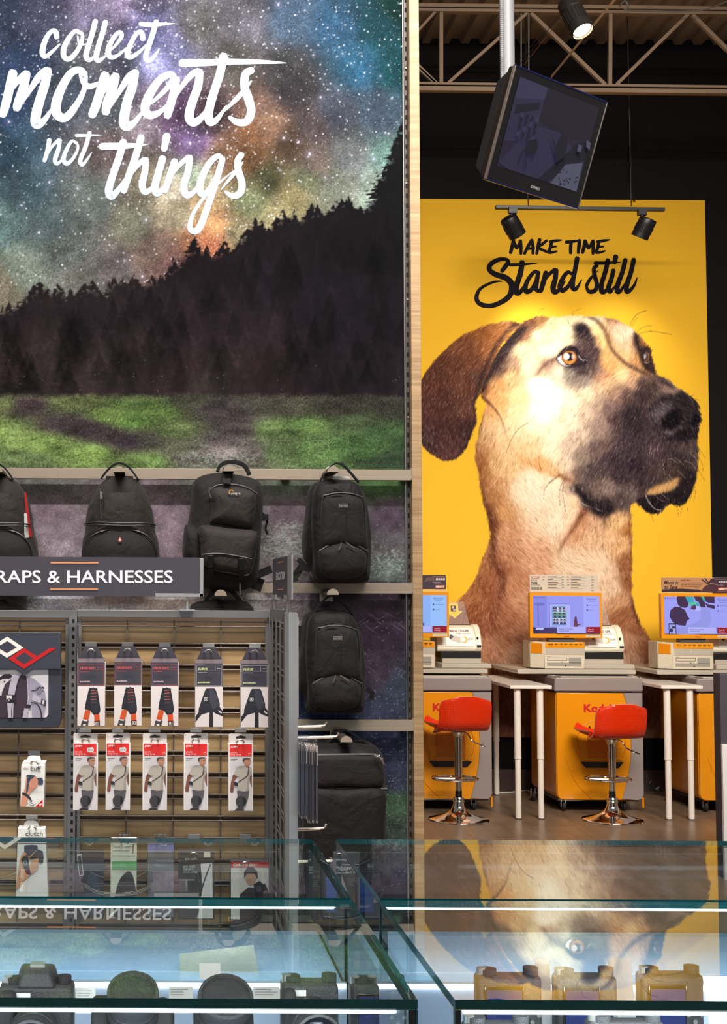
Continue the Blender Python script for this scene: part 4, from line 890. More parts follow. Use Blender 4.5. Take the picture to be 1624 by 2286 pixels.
# ---- big yellow poster of a dog
cd = paint_dog(1.25)
pos = grid_print('wall_poster', cd, X_(902, 900, DW - .016), X_(1583, 900, DW - .016), Z_(1260, 1646, DW), Z_(1260, 447, DW), DW - .018, .0042, M['mural'])
tag(pos, 'huge yellow wall poster of a fawn dog looking up, brush lettering above', 'poster')
MB().box((X_(902, 900, DW - .016), DW - .0165, Z_(1260, 1646, DW)), (X_(1583, 900, DW - .016), DW - .001, Z_(1260, 447, DW))).build('backing_board', M['white'], pos)
art = Art(on_plane(DW - .0186, .00003)); K = (26, 22, 27)
def sp(l, w): sk(l, w, K, 3.53, 1040, 440, 1.6 if max(b for a, b in l) < 452 and min(a for a, b in l) > 340 and max(b for a, b in l) - min(b for a, b in l) < 125 and not any(b > 455 for a, b in l) else 1.25)
for l, w in (
    ([(378, 345), (366, 395), (354, 438)], [20, 19, 17]), ([(380, 350), (398, 392), (408, 398), (430, 350)], [16, 17, 14, 14]), ([(432, 344), (436, 400), (436, 448)], [18, 18, 14]),
    ([(464, 446), (492, 390), (522, 338)], [15, 17, 16]), ([(522, 340), (532, 395), (530, 446)], [17, 17, 14]), ([(484, 408), (540, 402)], [13, 13]),
    ([(584, 334), (572, 390), (560, 446)], [18, 18, 14]), ([(640, 342), (606, 370), (574, 396), (620, 422), (668, 440)], [13, 15, 14, 14, 12]),
    ([(680, 352), (668, 396), (656, 434)], [17, 17, 16]), ([(664, 352), (712, 344), (758, 338)], [14, 15, 6]), ([(668, 394), (716, 388)], [14, 9]), ([(656, 436), (690, 434), (722, 426)], [16, 14, 8]),
    ([(792, 355), (830, 352), (880, 344)], [17, 16, 12]), ([(832, 356), (828, 400), (828, 442)], [17, 17, 16]), ([(898, 342), (894, 390), (888, 440)], [20, 19, 15]),
    ([(944, 345), (934, 395), (922, 438)], [20, 19, 16]), ([(946, 350), (964, 392), (974, 398), (1000, 350)], [16, 17, 14, 14]), ([(1004, 344), (1006, 400), (1004, 448)], [18, 18, 14]),
    ([(1052, 352), (1042, 396), (1030, 434)], [17, 17, 16]), ([(1036, 352), (1086, 344), (1138, 336)], [14, 15, 6]), ([(1040, 394), (1088, 388)], [14, 9]), ([(1030, 436), (1064, 434), (1100, 424)], [16, 14, 8]),
    ([(286, 584), (316, 544), (336, 510), (312, 490), (252, 496), (196, 532), (190, 574), (238, 610), (316, 636), (364, 690), (352, 768), (292, 822), (204, 856), (122, 846), (86, 800), (108, 732), (168, 690), (236, 666), (288, 664)], [26, 30, 26, 24, 28, 32, 32, 34, 38, 40, 36, 32, 30, 30, 28, 22, 18, 14, 5]),
    ([(446, 512), (432, 600), (404, 690), (398, 748), (424, 754), (462, 706), (496, 650)], [34, 36, 36, 36, 30, 20, 8]), ([(348, 534), (420, 532), (500, 526), (562, 522)], [22, 20, 14, 3]),
    ([(572, 596), (546, 588), (506, 630), (474, 694), (478, 744), (520, 728), (556, 660), (576, 596)], [20, 24, 26, 30, 32, 28, 22, 18]), ([(574, 592), (562, 660), (556, 724), (590, 738), (614, 700)], [26, 30, 30, 22, 8]),
    ([(634, 594), (614, 670), (592, 742)], [32, 33, 28]), ([(606, 690), (654, 614), (706, 572)], [8, 22, 26]), ([(714, 574), (708, 640), (690, 712), (704, 750), (740, 728), (786, 660)], [30, 32, 36, 32, 22, 8]),
    ([(836, 606), (808, 592), (772, 630), (744, 700), (764, 736), (806, 706), (842, 640), (852, 600)], [20, 24, 28, 32, 30, 26, 20, 16]), ([(880, 480), (864, 570), (846, 660), (846, 716), (874, 720), (916, 650)], [30, 30, 30, 32, 24, 6]),
    ([(1036, 540), (1012, 564), (1018, 620), (1036, 690), (1018, 738), (974, 744), (952, 708)], [24, 26, 28, 28, 28, 26, 16]), ([(952, 700), (986, 640), (1046, 576)], [22, 20, 4]),
    ([(1122, 496), (1104, 580), (1074, 680), (1072, 740), (1098, 744), (1140, 690)], [30, 30, 30, 32, 26, 8]), ([(1020, 520), (1090, 520), (1160, 516), (1228, 514)], [22, 20, 14, 3]),
    ([(1166, 576), (1148, 650), (1126, 716), (1142, 746), (1178, 700)], [28, 30, 32, 26, 8]), ([(1184, 468), (1174, 518)], [34, 26]),
    ([(1260, 494), (1236, 590), (1200, 690), (1196, 742), (1222, 738), (1262, 670)], [30, 30, 32, 32, 24, 7]), ([(1326, 492), (1304, 590), (1272, 690), (1270, 742), (1296, 736), (1332, 690), (1352, 636)], [30, 30, 32, 32, 24, 18, 7]),
    ): sp(l, w)
art.build('lettering', M['mural'], pos)
# ================================================================== MURAL WALL FITTINGS
# slotted upright at the right edge of the mural
x0, x1 = X_(905.5, 1000, DM), X_(913, 1000, DM)
up = thing('slotted_upright', 'tall dark slotted steel upright along the right edge of the mural', 'wall upright', ((x0 + x1) / 2, DM, 0))
MB().box((x0, DM - .022, .02), (x1, DM + .01, 4.2)).build('channel', M['upright'], up, bevel=.001)
MB().box((x0 - .004, DM - .012, .02), (x0, DM, 4.2)).build('edge_strip', M['bolt'], up)
h = MB(); xm = (x0 + x1) / 2; z = .1
while z < 4.18:
    h.box((xm - .003, DM - .0232, z), (xm + .004, DM - .0215, z + .018)); z += .0404
h.build('slot_row', M['hole'], up)
b = MB()
for k in range(9): b.rod((xm, DM - .0262, .3 + .475 * k), (xm, DM - .021, .3 + .475 * k), .0036, 8)
b.build('screw_row', M['bolt'], up)

# three rails
def rail(y0, y1, xl, xr, label):
    m = MB().pbox(xl, y0, xr, y1, DR, DR + .024)
    t = thing('wall_rail', label, 'rail', ((P(xl, y1, DR).x + P(xr, y1, DR).x) / 2, DR, P(500, y1, DR).z), 'rails across the mural')
    m.build('rail_tube', M['rail'], t, bevel=.0012)
    m = MB()
    for px in (min(908, xr), 640, 300 if xl < 250 else 700): m.box((X_(px, y0, DR) - .02, DR + .022, Z_(px, y1 - 3, DR)), (X_(px, y0, DR) + .02, DM + .004, Z_(px, y0 + 3, DR)))
    m.build('bracket', M['upright'], t)
    MB().pbox(xr - 1.5, y0 - .5, xr + .6, y1 + .5, DR - .001, DR + .026).build('end_cap', M['rail'], t)
rail(1046, 1070, -60, 919, 'beige steel rail just under the mural meadow, topmost of three')
rail(1300, 1323, -60, 922, 'beige steel rail behind the education sign, middle of three')
rail(1605, 1630, -60, 924, 'beige steel rail above the wheeled case, lowest of three')

def bag_hook(px, py, label, d1=5.10, r=12.5):
    t = thing('bag_hook', label, 'hook', P(px, py, d1), 'scoop hooks on the wall rails')
    q = P(px, py, d1); R = r / F * d1
    m = MB(); pr = [(q.x + R * math.cos(a), q.z + R * math.sin(a) - R * .35) for a in np.linspace(0, math.pi, 13)]
    m.prism([Vector((a, d1 + .003, c)) for a, c in pr], [Vector((a, DR + .004, c)) for a, c in pr])
    m.build('scoop_arm', M['upright'], t, smooth=True)
    m = MB(); pr = [(q.x + R * 1.08 * math.cos(a), q.z + R * 1.08 * math.sin(a) - R * .38) for a in np.linspace(0, math.pi, 13)]
    m.prism([Vector((a, d1, c)) for a, c in pr], [Vector((a, d1 + .004, c)) for a, c in pr]); m.build('end_plate', M['rail'], t)
    MB().box((q.x - R * 1.2, DR - .006, q.z - R * 1.6), (q.x + R * 1.2, DR, q.z + R * .4)).build('clip', M['rail'], t)
    return t
bag_hook(266, 1049, 'scoop hook holding the domed backpack with the small red badge')
bag_hook(512, 1047, 'scoop hook holding the tall backpack with the buckled flap')
bag_hook(745, 1049, 'scoop hook holding the narrow backpack on the top rail')
bag_hook(744, 1323, 'scoop hook holding the narrow backpack on the middle rail')
bag_hook(493, 1325, 'scoop hook on the middle rail left of the education sign')
bag_hook(774, 1652, 'scoop hook on the lowest rail above the wheeled case', 5.02)
bag_hook(-8, 1049, 'scoop hook holding the backpack with the red tags')

DB = DR - .012
def zf(l): return l
def L2(l): return [(400 + a / 2.9, 1000 + b / 2.9) for a, b in l]      # zoom of 400..960
def L1(l): return [(a / 3.383, 1000 + b / 3.383) for a, b in l]        # zoom of 0..480
def ptube(m, pts, d, r, n=6, sm=5):
    pts = crom(pts, sm) if sm else pts
    ds = d if not np.isscalar(d) else [d] * len(pts)
    return m.tube([P(a[0], a[1], e) for a, e in zip(pts, np.interp(np.linspace(0, 1, len(pts)), np.linspace(0, 1, len(ds)), ds))], r, n)
def handle(t, pts, d, w=.018):
    m = MB(); pp = crom(pts, 5); m.strap([P(a, b, d) for a, b in pp], w, .006, (0, 1, 0)); return m.build('carry_handle', M['web'], t, smooth=True)

# ---- domed backpacks (two alike, the left one cut by the frame)
def domed(cx, label, tags):
    t = thing('backpack', label, 'backpack', P(cx, 1300, DB), 'backpacks on the top rail')
    o = lambda l: [(a - 267 + cx, b) for a, b in l]
    MB().pillow(o([(178, 1290), (177, 1240), (181, 1200), (186, 1184), (188, 1150), (196, 1118), (210, 1088), (228, 1067), (247, 1057), (267, 1054), (288, 1057), (308, 1068), (325, 1090), (337, 1118), (344, 1152), (348, 1186), (354, 1205), (358, 1250), (356, 1296), (340, 1304), (267, 1308), (194, 1304)]), DB, DB - .17, 2.6, 3).build('body', M['bag'], t, smooth=True)
    MB().pillow(o([(184, 1262), (186, 1226), (200, 1200), (230, 1186), (268, 1181), (306, 1186), (334, 1201), (350, 1226), (353, 1262), (348, 1300), (268, 1306), (190, 1300)]), DB - .12, DB - .215, 2.4, 3).build('front_pocket', M['bag2'], t, smooth=True)
    m = MB(); ptube(m, o([(188, 1170), (214, 1166), (267, 1168), (320, 1168), (346, 1172)]), [DB - .12, DB - .172, DB - .18, DB - .172, DB - .12], .0035); ptube(m, o([(188, 1174), (214, 1171), (267, 1173), (320, 1173), (346, 1177)]), [DB - .12, DB - .172, DB - .18, DB - .172, DB - .12], .002); m.build('main_zip', M['zip'], t, smooth=True)
    m = MB(); ptube(m, o([(184, 1262), (188, 1224), (204, 1198), (232, 1185), (268, 1180), (304, 1185), (332, 1199), (349, 1226), (352, 1262)]), DB - .165, .004); m.build('pocket_piping', M['pipe'], t, smooth=True)
    m = MB(); ptube(m, o([(225, 1092), (225, 1130), (226, 1158)]), [DB - .142, DB - .166, DB - .172], .0032); m.build('side_zip', M['zip'], t, smooth=True)
    m = MB(); m.strap([P(cx - 41, 1098, DB - .16), P(cx - 41, 1114, DB - .172)], .009, .003); m.build('zip_pull', M['blackp'], t)
    handle(t, o([(226, 1068), (240, 1050), (254, 1038), (267, 1034), (280, 1038), (294, 1050), (308, 1070)]), DB - .075, .03)
    m = MB(); m.strap([P(cx - 22, 1063, DB - .02), P(cx - 22, 1180, DB - .02)], .03, .01); m.strap([P(cx + 22, 1063, DB - .02), P(cx + 22, 1180, DB - .02)], .03, .01); m.build('shoulder_strap', M['web'], t)
    a = Art(on_plane(DB - .217)); a.ell(cx + 1, 1205, 4.6, 5.4, (150, 46, 34)); a.poly([(cx + 1, 1199), (cx + 4.5, 1208), (cx + 2, 1207), (cx + 1, 1210), (cx, 1207), (cx - 2.5, 1208)], (236, 214, 200)); a.build('badge', M['print'], t)
    if tags:
        m = MB()
        for k in range(5):
            y = DB - .10 - .008 * k; q = [(cx + 66 + k * .6, 1100 + k * 3), (cx + 70 + k, 1098 + k * 3), (cx + 84 - k * 2.2, 1198), (cx + 76 - k * 2.2, 1202)]
            if k > 1: q = [(cx + 66, 1146), (cx + 72, 1146), (cx + 82 - k * 2.4, 1200), (cx + 76 - k * 2.4, 1202)]
            m.prism([P(u, v, y) for u, v in q], [P(u, v, y + .0015) for u, v in q])
        g = m.build('hang_tag', [M['redp'], M['white']], t)
        for i, p in enumerate(g.data.polygons): p.material_index = 0 if i < 12 else 1
    return t
domed(267, 'black domed backpack with a small red badge, hung between the rail and the straps sign', False)
domed(-12, 'black domed backpack with red and white tags, cut by the left edge of the picture', True)

# ---- tall backpack with a buckled flap
t = thing('backpack', 'tall black backpack with buckled flap and orange-white logo, left of the education sign', 'backpack', P(500, 1318, DB), 'backpacks on the top rail')
MB().pillow([(432, 1078), (440, 1064), (462, 1054), (502, 1050), (552, 1058), (580, 1068), (590, 1082), (593, 1120), (589, 1178), (587, 1215), (582, 1280), (572, 1306), (542, 1319), (500, 1319), (456, 1311), (426, 1284), (410, 1244), (412, 1186), (421, 1168), (428, 1122)], DB, DB - .15, 4.0, 3).build('body', M['bag2'], t, smooth=True)
MB().pillow(L2([(195, 270), (240, 240), (330, 232), (430, 250), (500, 280), (510, 330), (500, 420), (480, 505), (430, 520), (330, 505), (220, 485), (200, 470), (212, 380)]), DB - .12, DB - .195, 3.2, 3).build('top_pocket', M['flap'], t, smooth=True)
MB().pillow(L2([(140, 498), (330, 515), (515, 538), (505, 640), (480, 740), (460, 800), (430, 822), (330, 800), (240, 790), (190, 770), (150, 740), (142, 620)]), DB - .12, DB - .215, 4.5, 3).build('front_flap', M['flap'], t, smooth=True)
MB().pillow(L2([(45, 490), (130, 500), (150, 560), (150, 740), (130, 790), (70, 760), (28, 690), (35, 580)]), DB - .06, DB - .17, 3, 3).build('side_pocket', M['bag2'], t, smooth=True)
for bx, by in ((205, 740), (403, 756)):
    m = MB(); x, y = 400 + bx / 2.9, 1000 + by / 2.9
    m.pbox(x - 7, y - 15, x + 7, y + 5, DB - .232, DB - .212); m.pbox(x - 5, y + 5, x + 5, y + 12, DB - .23, DB - .214); k = m.build('buckle', M['blackg'], t, bevel=.002)
    m = MB(); m.strap([P(x, y + 8, DB - .218), P(x, y + 20, DB - .21), P(x, y + 32, DB - .19)], .018, .003); m.build('buckle_strap', M['web'], t)
m = MB(); ptube(m, L2([(150, 700), (160, 690), (270, 685), (420, 708), (470, 720)]), DB - .218, .003); ptube(m, L2([(190, 772), (250, 795), (340, 810), (430, 826), (465, 800), (492, 700), (512, 545)]), DB - .19, .0035); m.build('flap_piping', M['pipe'], t, smooth=True)
m = MB(); ptube(m, L2([(190, 285), (240, 246), (330, 236), (430, 254), (510, 300)]), DB - .165, .004); m.build('pocket_zip', M['zip'], t, smooth=True)
m = MB(); ptube(m, L2([(200, 250), (196, 290), (208, 325)]), DB - .20, .0028); m.build('zip_pull', M['bolt'], t, smooth=True)
m = MB(); m.strap([P(a, b, DB - .06) for a, b in crom(L2([(250, 152), (262, 120), (300, 96), (350, 92), (410, 106), (440, 140), (455, 175)]), 5)], .045, .012, (0, 1, 0)); m.build('carry_handle', M['web'], t, smooth=True)
m = MB(); m.strap([P(a, b, e) for (a, b), e in zip(L2([(310, 130), (310, 165), (308, 232)]), (DB - .11, DB - .155, DB - .19))], .032, .003); m.build('webbing_band', M['web'], t)
m = MB(); ptube(m, L2([(540, 420), (570, 470), (560, 520), (575, 560)]), DB - .05, .005); m.pbox(586, 1148, 600, 1162, DB - .06, DB - .04); m.build('side_cord', M['web'], t)
m = MB(); m.strap([P(575, 1284, DB - .06), P(592, 1276, DB - .06), P(606, 1270, DB - .05)], .03, .004, (0, 0, 1)); m.strap([P(566, 1300, DB - .05), P(586, 1308, DB - .04)], .05, .006, (0, 0, 1)); m.build('waist_belt', M['web'], t)
m = MB(); ptube(m, [(536, 1302), (536, 1312), (537, 1328)], DB - .155, .003); m.build('lower_zip_pull', M['bolt'], t)
a = Art(on_plane(DB - .199)); a.stroke([(512, 1102), (513, 1096), (517, 1094), (521, 1096)], 2.4, (214, 150, 60)); a.text('Lowepro', 513, 1098, 537, 1106, (206, 200, 196), .02); a.build('logo', M['print'], t)

# ---- narrow backpacks on the top and the middle rail
def narrow(dx, dy, s, label, strap):
    def o(l): return [((400 + a / 2.9) + dx, (1000 + b / 2.9) + dy) for a, b in l]
    t = thing('backpack', label, 'backpack', P(765 + dx, 1302 + dy, DB), 'narrow backpacks')
    MB().pillow(o([(862, 260), (880, 225), (920, 205), (1000, 190), (1090, 194), (1160, 212), (1195, 245), (1232, 320), (1250, 420), (1266, 560), (1262, 740), (1256, 840), (1222, 872), (1050, 876), (890, 866), (872, 780), (830, 700), (820, 580), (842, 420), (848, 330)]), DB, DB - .14, 4.4, 3).build('body', M['bagb'], t, smooth=True)
    MB().pillow(o([(885, 270), (930, 215), (1040, 200), (1150, 215), (1200, 280), (1228, 420), (1240, 600), (1240, 790), (1215, 850), (1050, 862), (900, 850), (880, 700), (868, 520), (872, 380)]), DB - .11, DB - .18, 4.2, 3).build('front_compartment', M['bagb'], t, smooth=True)
    MB().pillow(o([(925, 400), (930, 345), (965, 305), (1060, 292), (1165, 312), (1202, 365), (1212, 500), (1215, 650), (1060, 640), (925, 650), (920, 520)]), DB - .15, DB - .205, 4.0, 3).build('upper_pocket', M['bag2'], t, smooth=True)
    MB().pillow(o([(910, 665), (960, 635), (1020, 612), (1070, 606), (1130, 620), (1222, 668), (1228, 760), (1190, 830), (1060, 852), (950, 832), (915, 760)]), DB - .14, DB - .22, 3.2, 3).build('lower_pocket', M['bag2'], t, smooth=True)
    m = MB(); ptube(m, o([(908, 668), (960, 636), (1020, 613), (1070, 607), (1130, 620), (1225, 670)]), DB - .19, .004); m.build('lower_zip', M['zip'], t, smooth=True)
    m = MB(); ptube(m, o([(924, 640), (926, 345), (965, 304), (1060, 291), (1168, 312), (1205, 365), (1216, 640)]), DB - .178, .0032); m.build('upper_zip', M['zip'], t, smooth=True)
    for q in ([(1052, 612), (1046, 640), (1036, 664)], [(1080, 612), (1110, 632), (1136, 650)], [(975, 286), (1010, 278), (1060, 280)], [(1000, 262), (1030, 272), (1060, 284)]):
        m = MB(); ptube(m, o(q), DB - .222 if q[0][1] > 500 else DB - .205, .0028); m.build('zip_pull', M['bolt'] if q[0][1] > 500 else M['web'], t, smooth=True)
    m = MB(); ptube(m, o([(1084, 400), (1086, 500), (1084, 605)]), DB - .206, .0018); m.build('centre_seam', M['pipe'], t, smooth=True)
    pp = crom(o([(905, 230), (940, 170), (985, 118), (1020, 100), (1062, 112), (1110, 160), (1165, 225)]), 5)
    m = MB(); m.strap([P(a, b, DB - .07) for a, b in pp], .028, .006, (0, 1, 0)); m.build('carry_handle', M['web'], t, smooth=True)
    a = Art(on_plane(DB - .2065)); q = o([(1038, 360), (1094, 386)]); a.rect(q[0][0], q[0][1], q[1][0], q[1][1], (150, 146, 142)); a.rect(q[0][0] + 1, q[0][1] + 1, q[1][0] - 1, q[1][1] - 1, (58, 54, 54)); a.text('think TANK', q[0][0] + 2, q[0][1] + 3, q[1][0] - 2, q[1][1] - 2, (190, 186, 182)); a.build('badge', M['print'], t)
    if strap:
        m = MB(); m.strap([P(a, b, DB - .06) for a, b in o([(850, 780), (790, 770), (745, 840), (755, 865)])], .03, .005, (.5, 0, 1)); m.strap([P(a, b, DB - .05) for a, b in o([(770, 722), (800, 745), (815, 790)])], .02, .005, (.5, 0, 1)); m.build('waist_strap', M['web'], t)
        m = MB(); ptube(m, o([(850, 800), (862, 830), (885, 850)]), DB - .08, .003); m.build('strap_buckle', M['bolt'], t)
        a = Art(on_plane(DB - .03)); a.poly(o([(950, 130), (1000, 104), (1006, 122), (975, 150)]), (226, 222, 218)); a.build('price_tag', M['print'], t)
        m = MB(); m.pprism(o([(960, 186), (1010, 178), (1095, 186), (1110, 200), (960, 202)]), DB - .02, DB - .03); m.build('white_label', M['white'], t)
    else:
        m = MB(); m.strap([P(a, b, DB - .02) for a, b in o([(840, 300), (820, 360), (838, 420)])], .07, .02, (1, 0, 0)); m.build('shoulder_strap', M['web'], t, smooth=True)
        m = MB(); m.strap([P(a, b, DB - .03) for a, b in o([(1255, 700), (1290, 730), (1280, 770)])], .02, .004, (.4, 0, 1)); m.build('side_strap', M['web'], t)
    return t
narrow(0, 0, 1, 'narrow black backpack with white price tag on the top rail, above its twin', True)
narrow(-13, 296, 1, 'narrow black backpack hung on the middle rail above the wheeled case', False)

# ---- backpacks half hidden behind the strap gondola
t = thing('backpack', 'black backpack on the middle rail, only its padded handle over the gondola showing', 'backpack', P(500, 1560, DB), 'backpacks on the middle rail')
MB().pillow([(426, 1366), (434, 1348), (460, 1341), (505, 1338), (548, 1341), (566, 1352), (574, 1370), (580, 1450), (576, 1552), (500, 1564), (424, 1552), (420, 1450)], DB, DB - .15, 3, 3).build('body', M['bag2'], t, smooth=True)
m = MB(); m.strap([P(a, b, DB - .02) for a, b in crom(L2([(140, 1040), (190, 965), (235, 922), (290, 904), (340, 930), (390, 985), (425, 1045)]), 5)], .05, .014, (0, 1, 0)); m.build('carry_handle', M['web'], t, smooth=True)
t = thing('backpack', 'black backpack on the middle rail, its top peeping over the gondola below the straps sign', 'backpack', P(-5, 1560, DB), 'backpacks on the middle rail')
MB().pillow([(-90, 1380), (-60, 1346), (-10, 1338), (30, 1344), (54, 1362), (66, 1400), (70, 1480), (66, 1552), (-5, 1564), (-90, 1552)], DB, DB - .15, 3, 3).build('body', M['bag'], t, smooth=True)
m = MB(); m.strap([P(a, b, DB - .09) for a, b in crom([(-40, 1352), (-24, 1334), (-5, 1328), (12, 1336), (26, 1354)], 5)], .03, .008, (0, 1, 0)); m.build('carry_handle', M['web'], t, smooth=True)

# ---- wheeled case on the lowest rail
t = thing('wheeled_case', 'big black wheeled camera case hung under the lowest rail', 'case', P(775, 1958, DB))
H = lambda l: [(620 + a / 4.776, 1560 + b / 4.776) for a, b in l]
m = MB(); m.pillow(H([(270, 560), (330, 520), (520, 505), (800, 500), (1040, 515), (1120, 560), (1168, 640), (1185, 800), (1196, 1100), (1200, 1500), (1190, 1860), (1120, 1900), (700, 1905), (330, 1900), (265, 1860), (268, 1300), (266, 800)]), DB, DB - .24, 7, 3); m.build('body', M['bagb'], t, smooth=True)
m = MB(); m.pillow(H([(300, 650), (340, 615), (520, 608), (800, 606), (1040, 612), (1100, 640), (1125, 720), (1130, 945), (700, 948), (300, 945)]), DB - .2, DB - .275, 6, 3); m.build('top_pocket', M['bag2'], t, smooth=True)
m = MB(); m.pillow(H([(290, 975), (700, 972), (1150, 972), (1165, 1300), (1160, 1780), (1080, 1840), (700, 1845), (320, 1840), (285, 1780), (285, 1300)]), DB - .2, DB - .285, 7, 3); m.build('front_panel', M['bagb'], t, smooth=True)
m = MB(); ptube(m, H([(270, 605), (500, 600), (1000, 596), (1085, 620), (1125, 700), (1132, 950)]), DB - .25, .006); m.build('pocket_zip', M['zip'], t, smooth=True)
m = MB(); ptube(m, H([(270, 962), (700, 962), (1170, 960)]), DB - .25, .006); m.build('seam_band', M['pipe'], t, smooth=True)
for q in ([(1030, 600), (1060, 612), (1090, 605)], [(1060, 590), (1090, 625), (1120, 640)], [(1100, 640), (1120, 670), (1136, 704)]):
    m = MB(); ptube(m, H(q), DB - .285, .004); m.build('zip_pull', M['bolt'], t, smooth=True)
m = MB(); m.strap([P(a, b, DB - .12) for a, b in crom(H([(480, 530), (560, 430), (640, 350), (720, 335), (800, 370), (920, 450), (1040, 540)]), 5)], .05, .006, (0, 1, 0)); m.build('carry_handle', M['web'], t, smooth=True)
m = MB(); m.strap([P(a, b, DB - .15) for a, b in H([(550, 500), (660, 486), (800, 500)])], .03, .01, (0, 1, 0)); m.build('top_grip', M['zip'], t, smooth=True)
m = MB()
for x in (300, 1150): m.rod(P(620 + (x - 40) / 4.776, 1953, DB - .05), P(620 + (x + 40) / 4.776, 1953, DB - .05), .04, 16)
m.build('wheel', M['rubber'], t, smooth=True)
# ================================================================== STRAP GONDOLA
M['groove'] = mat('slat_groove_brown', (92, 72, 54), .8)
M['cable'] = mat('steel_cable', (120, 116, 112), .4, .3)
DG, DS, DP = 3.85, 3.74, 3.70      # wire grid, hanging sign, fronts of the cartons
ZB = 0.12
def Zb(l): return [(a / 3.867, 1340 + b / 3.867) for a, b in l]
def Zc(l): return [(380 + a / 3.867, 1340 + b / 3.867) for a, b in l]
g = thing('gondola_display', 'grey steel gondola with oak slats and wire grid, hung with camera straps', 'display rack', P(390, 1900, DG))
def upright(px0, px1, ptop):
    a = P(px0, ptop, DG - .02); b = P(px1, ptop, DG - .02)
    m = MB(); m.box((a.x, DG - .02, ZB), (b.x, DG + .02, a.z)); m.m = 1
    xm = (a.x + b.x) / 2 + .001; z = a.z - .035
    while z > .5:
        m.box((xm - .0032, DG - .0206, z), (xm + .0042, DG - .019, z + .011)); z -= .0226
    m.build('upright', [M['gond'], M['hole']], g, bevel=.0008)
upright(154, 172, 1363); upright(601, 617, 1364)
def xpx(px): return X_(px, 1600, DG)
for a, b in ((-120, 154), (172, 601)):
    m = MB(); m.pbox(a, 1362.5, b, 1379, DG - .016, DG + .016); m.build('top_rail', M['gond'], g, bevel=.001)
    # wire grid panel
    m = MB(); x0, x1 = xpx(a), xpx(b)
    for k in range(22):
        y = 1387.5 + 48.1 * k
        for dy in (0, 10.3):
            z = P(300, y + dy, DG).z
            if z > .3: m.rod((x0, DG - .004, z), (x1, DG - .004, z), .0022, 6)
    for px in ((42, -62, -104) if a < 0 else (283, 388, 493)): m.rod((xpx(px), DG, P(px, 1384, DG).z), (xpx(px), DG, .3), .0026, 6)
    m.build('wire_grid', M['wire'], g, smooth=True)
    m = MB()
    for e in ((a + 2, a + 9), (b - 9, b - 1)): m.box((xpx(e[0]), DG - .008, .3), (xpx(e[1]), DG + .006, P(300, 1383, DG).z))
    m.build('grid_frame', M['gond'], g, bevel=.001)
    for k in range(20):
        z1, z0 = P(300, 1397 + 48.1 * k, DG + .03).z, P(300, 1438 + 48.1 * k, DG + .03).z
        if z0 > .25: MB().box((x0, DG + .026, z0), (x1, DG + .036, z1)).build('oak_slat', M['slat'], g, bevel=.001)
    MB().box((x0, DG + .036, .2), (x1, DG + .04, P(300, 1378, DG).z)).build('back_sheet', M['groove'], g)
MB().box((xpx(-120), DG - .40, .02), (xpx(615), DG + .04, .16)).build('base_shelf', M['gond'], g, bevel=.002)
m = MB(); m.pbox(400, 1361.5, 434, 1378.5, DG - .019, DG - .014); m.build('sign_clip', M['gond_l'], g)
# wing panel coming towards the counters
DW1 = 3.40
xa = X_(640, 1500, DW1); xw = xa + .006
zt = P(650, 1368, DW1).z
m = MB(); m.box((X_(645, 1500, DW1), DW1, .55), (X_(665, 1500, DW1), DW1 + .03, zt)); m.build('wing_post', M['gond_l'], g, bevel=.001)
m = MB(); m.box((X_(636.5, 1500, DW1), DW1 + .002, .55), (X_(645, 1500, DW1), DW1 + .04, zt)); m.build('wing_post_side', M['gond'], g, bevel=.001)
m = MB()
for k in range(16):
    for dz in (0, .014):
        z = zt - .03 - .062 * k - dz
        m.rod((xw - .004, DW1 + .03, z), (xw + .008, DG - .02, z), .002, 6)
for k in range(4): m.rod((xw - .006, DW1 + .05 + .11 * k, zt - .02), (xw - .006, DW1 + .05 + .11 * k, .56), .0025, 6)
m.build('wing_wire_grid', M['wire'], g, smooth=True)
m = MB(); m.box((xw + .008, DW1 + .035, .56), (xw + .012, DG - .021, zt - .012)); m.build('wing_back_sheet', M['signb'], g)
m = MB(); m.hexa([Vector((X_(628, 1370, 3.7) - .006, 3.7, zt + .004)), Vector((X_(637, 1370, 3.6), 3.6, zt + .004)), Vector((X_(637, 1370, 3.6), 3.6, zt - .03)), Vector((X_(628, 1370, 3.7) - .006, 3.7, zt - .03))] + [Vector((xw - .01, DG - .02, zt + .004)), Vector((xw + .03, DG - .02, zt + .004)), Vector((xw + .03, DG - .02, zt - .03)), Vector((xw - .01, DG - .02, zt - .03))]); m.build('wing_top_rail', M['gond'], g)
m = MB(); m.box((X_(665.2, 1500, DW1), DW1 + .004, P(660, 1603, DW1).z), (X_(667, 1500, DW1), DW1 + .02, P(660, 1378, DW1).z)); m.build('price_strip', M['white'], g)

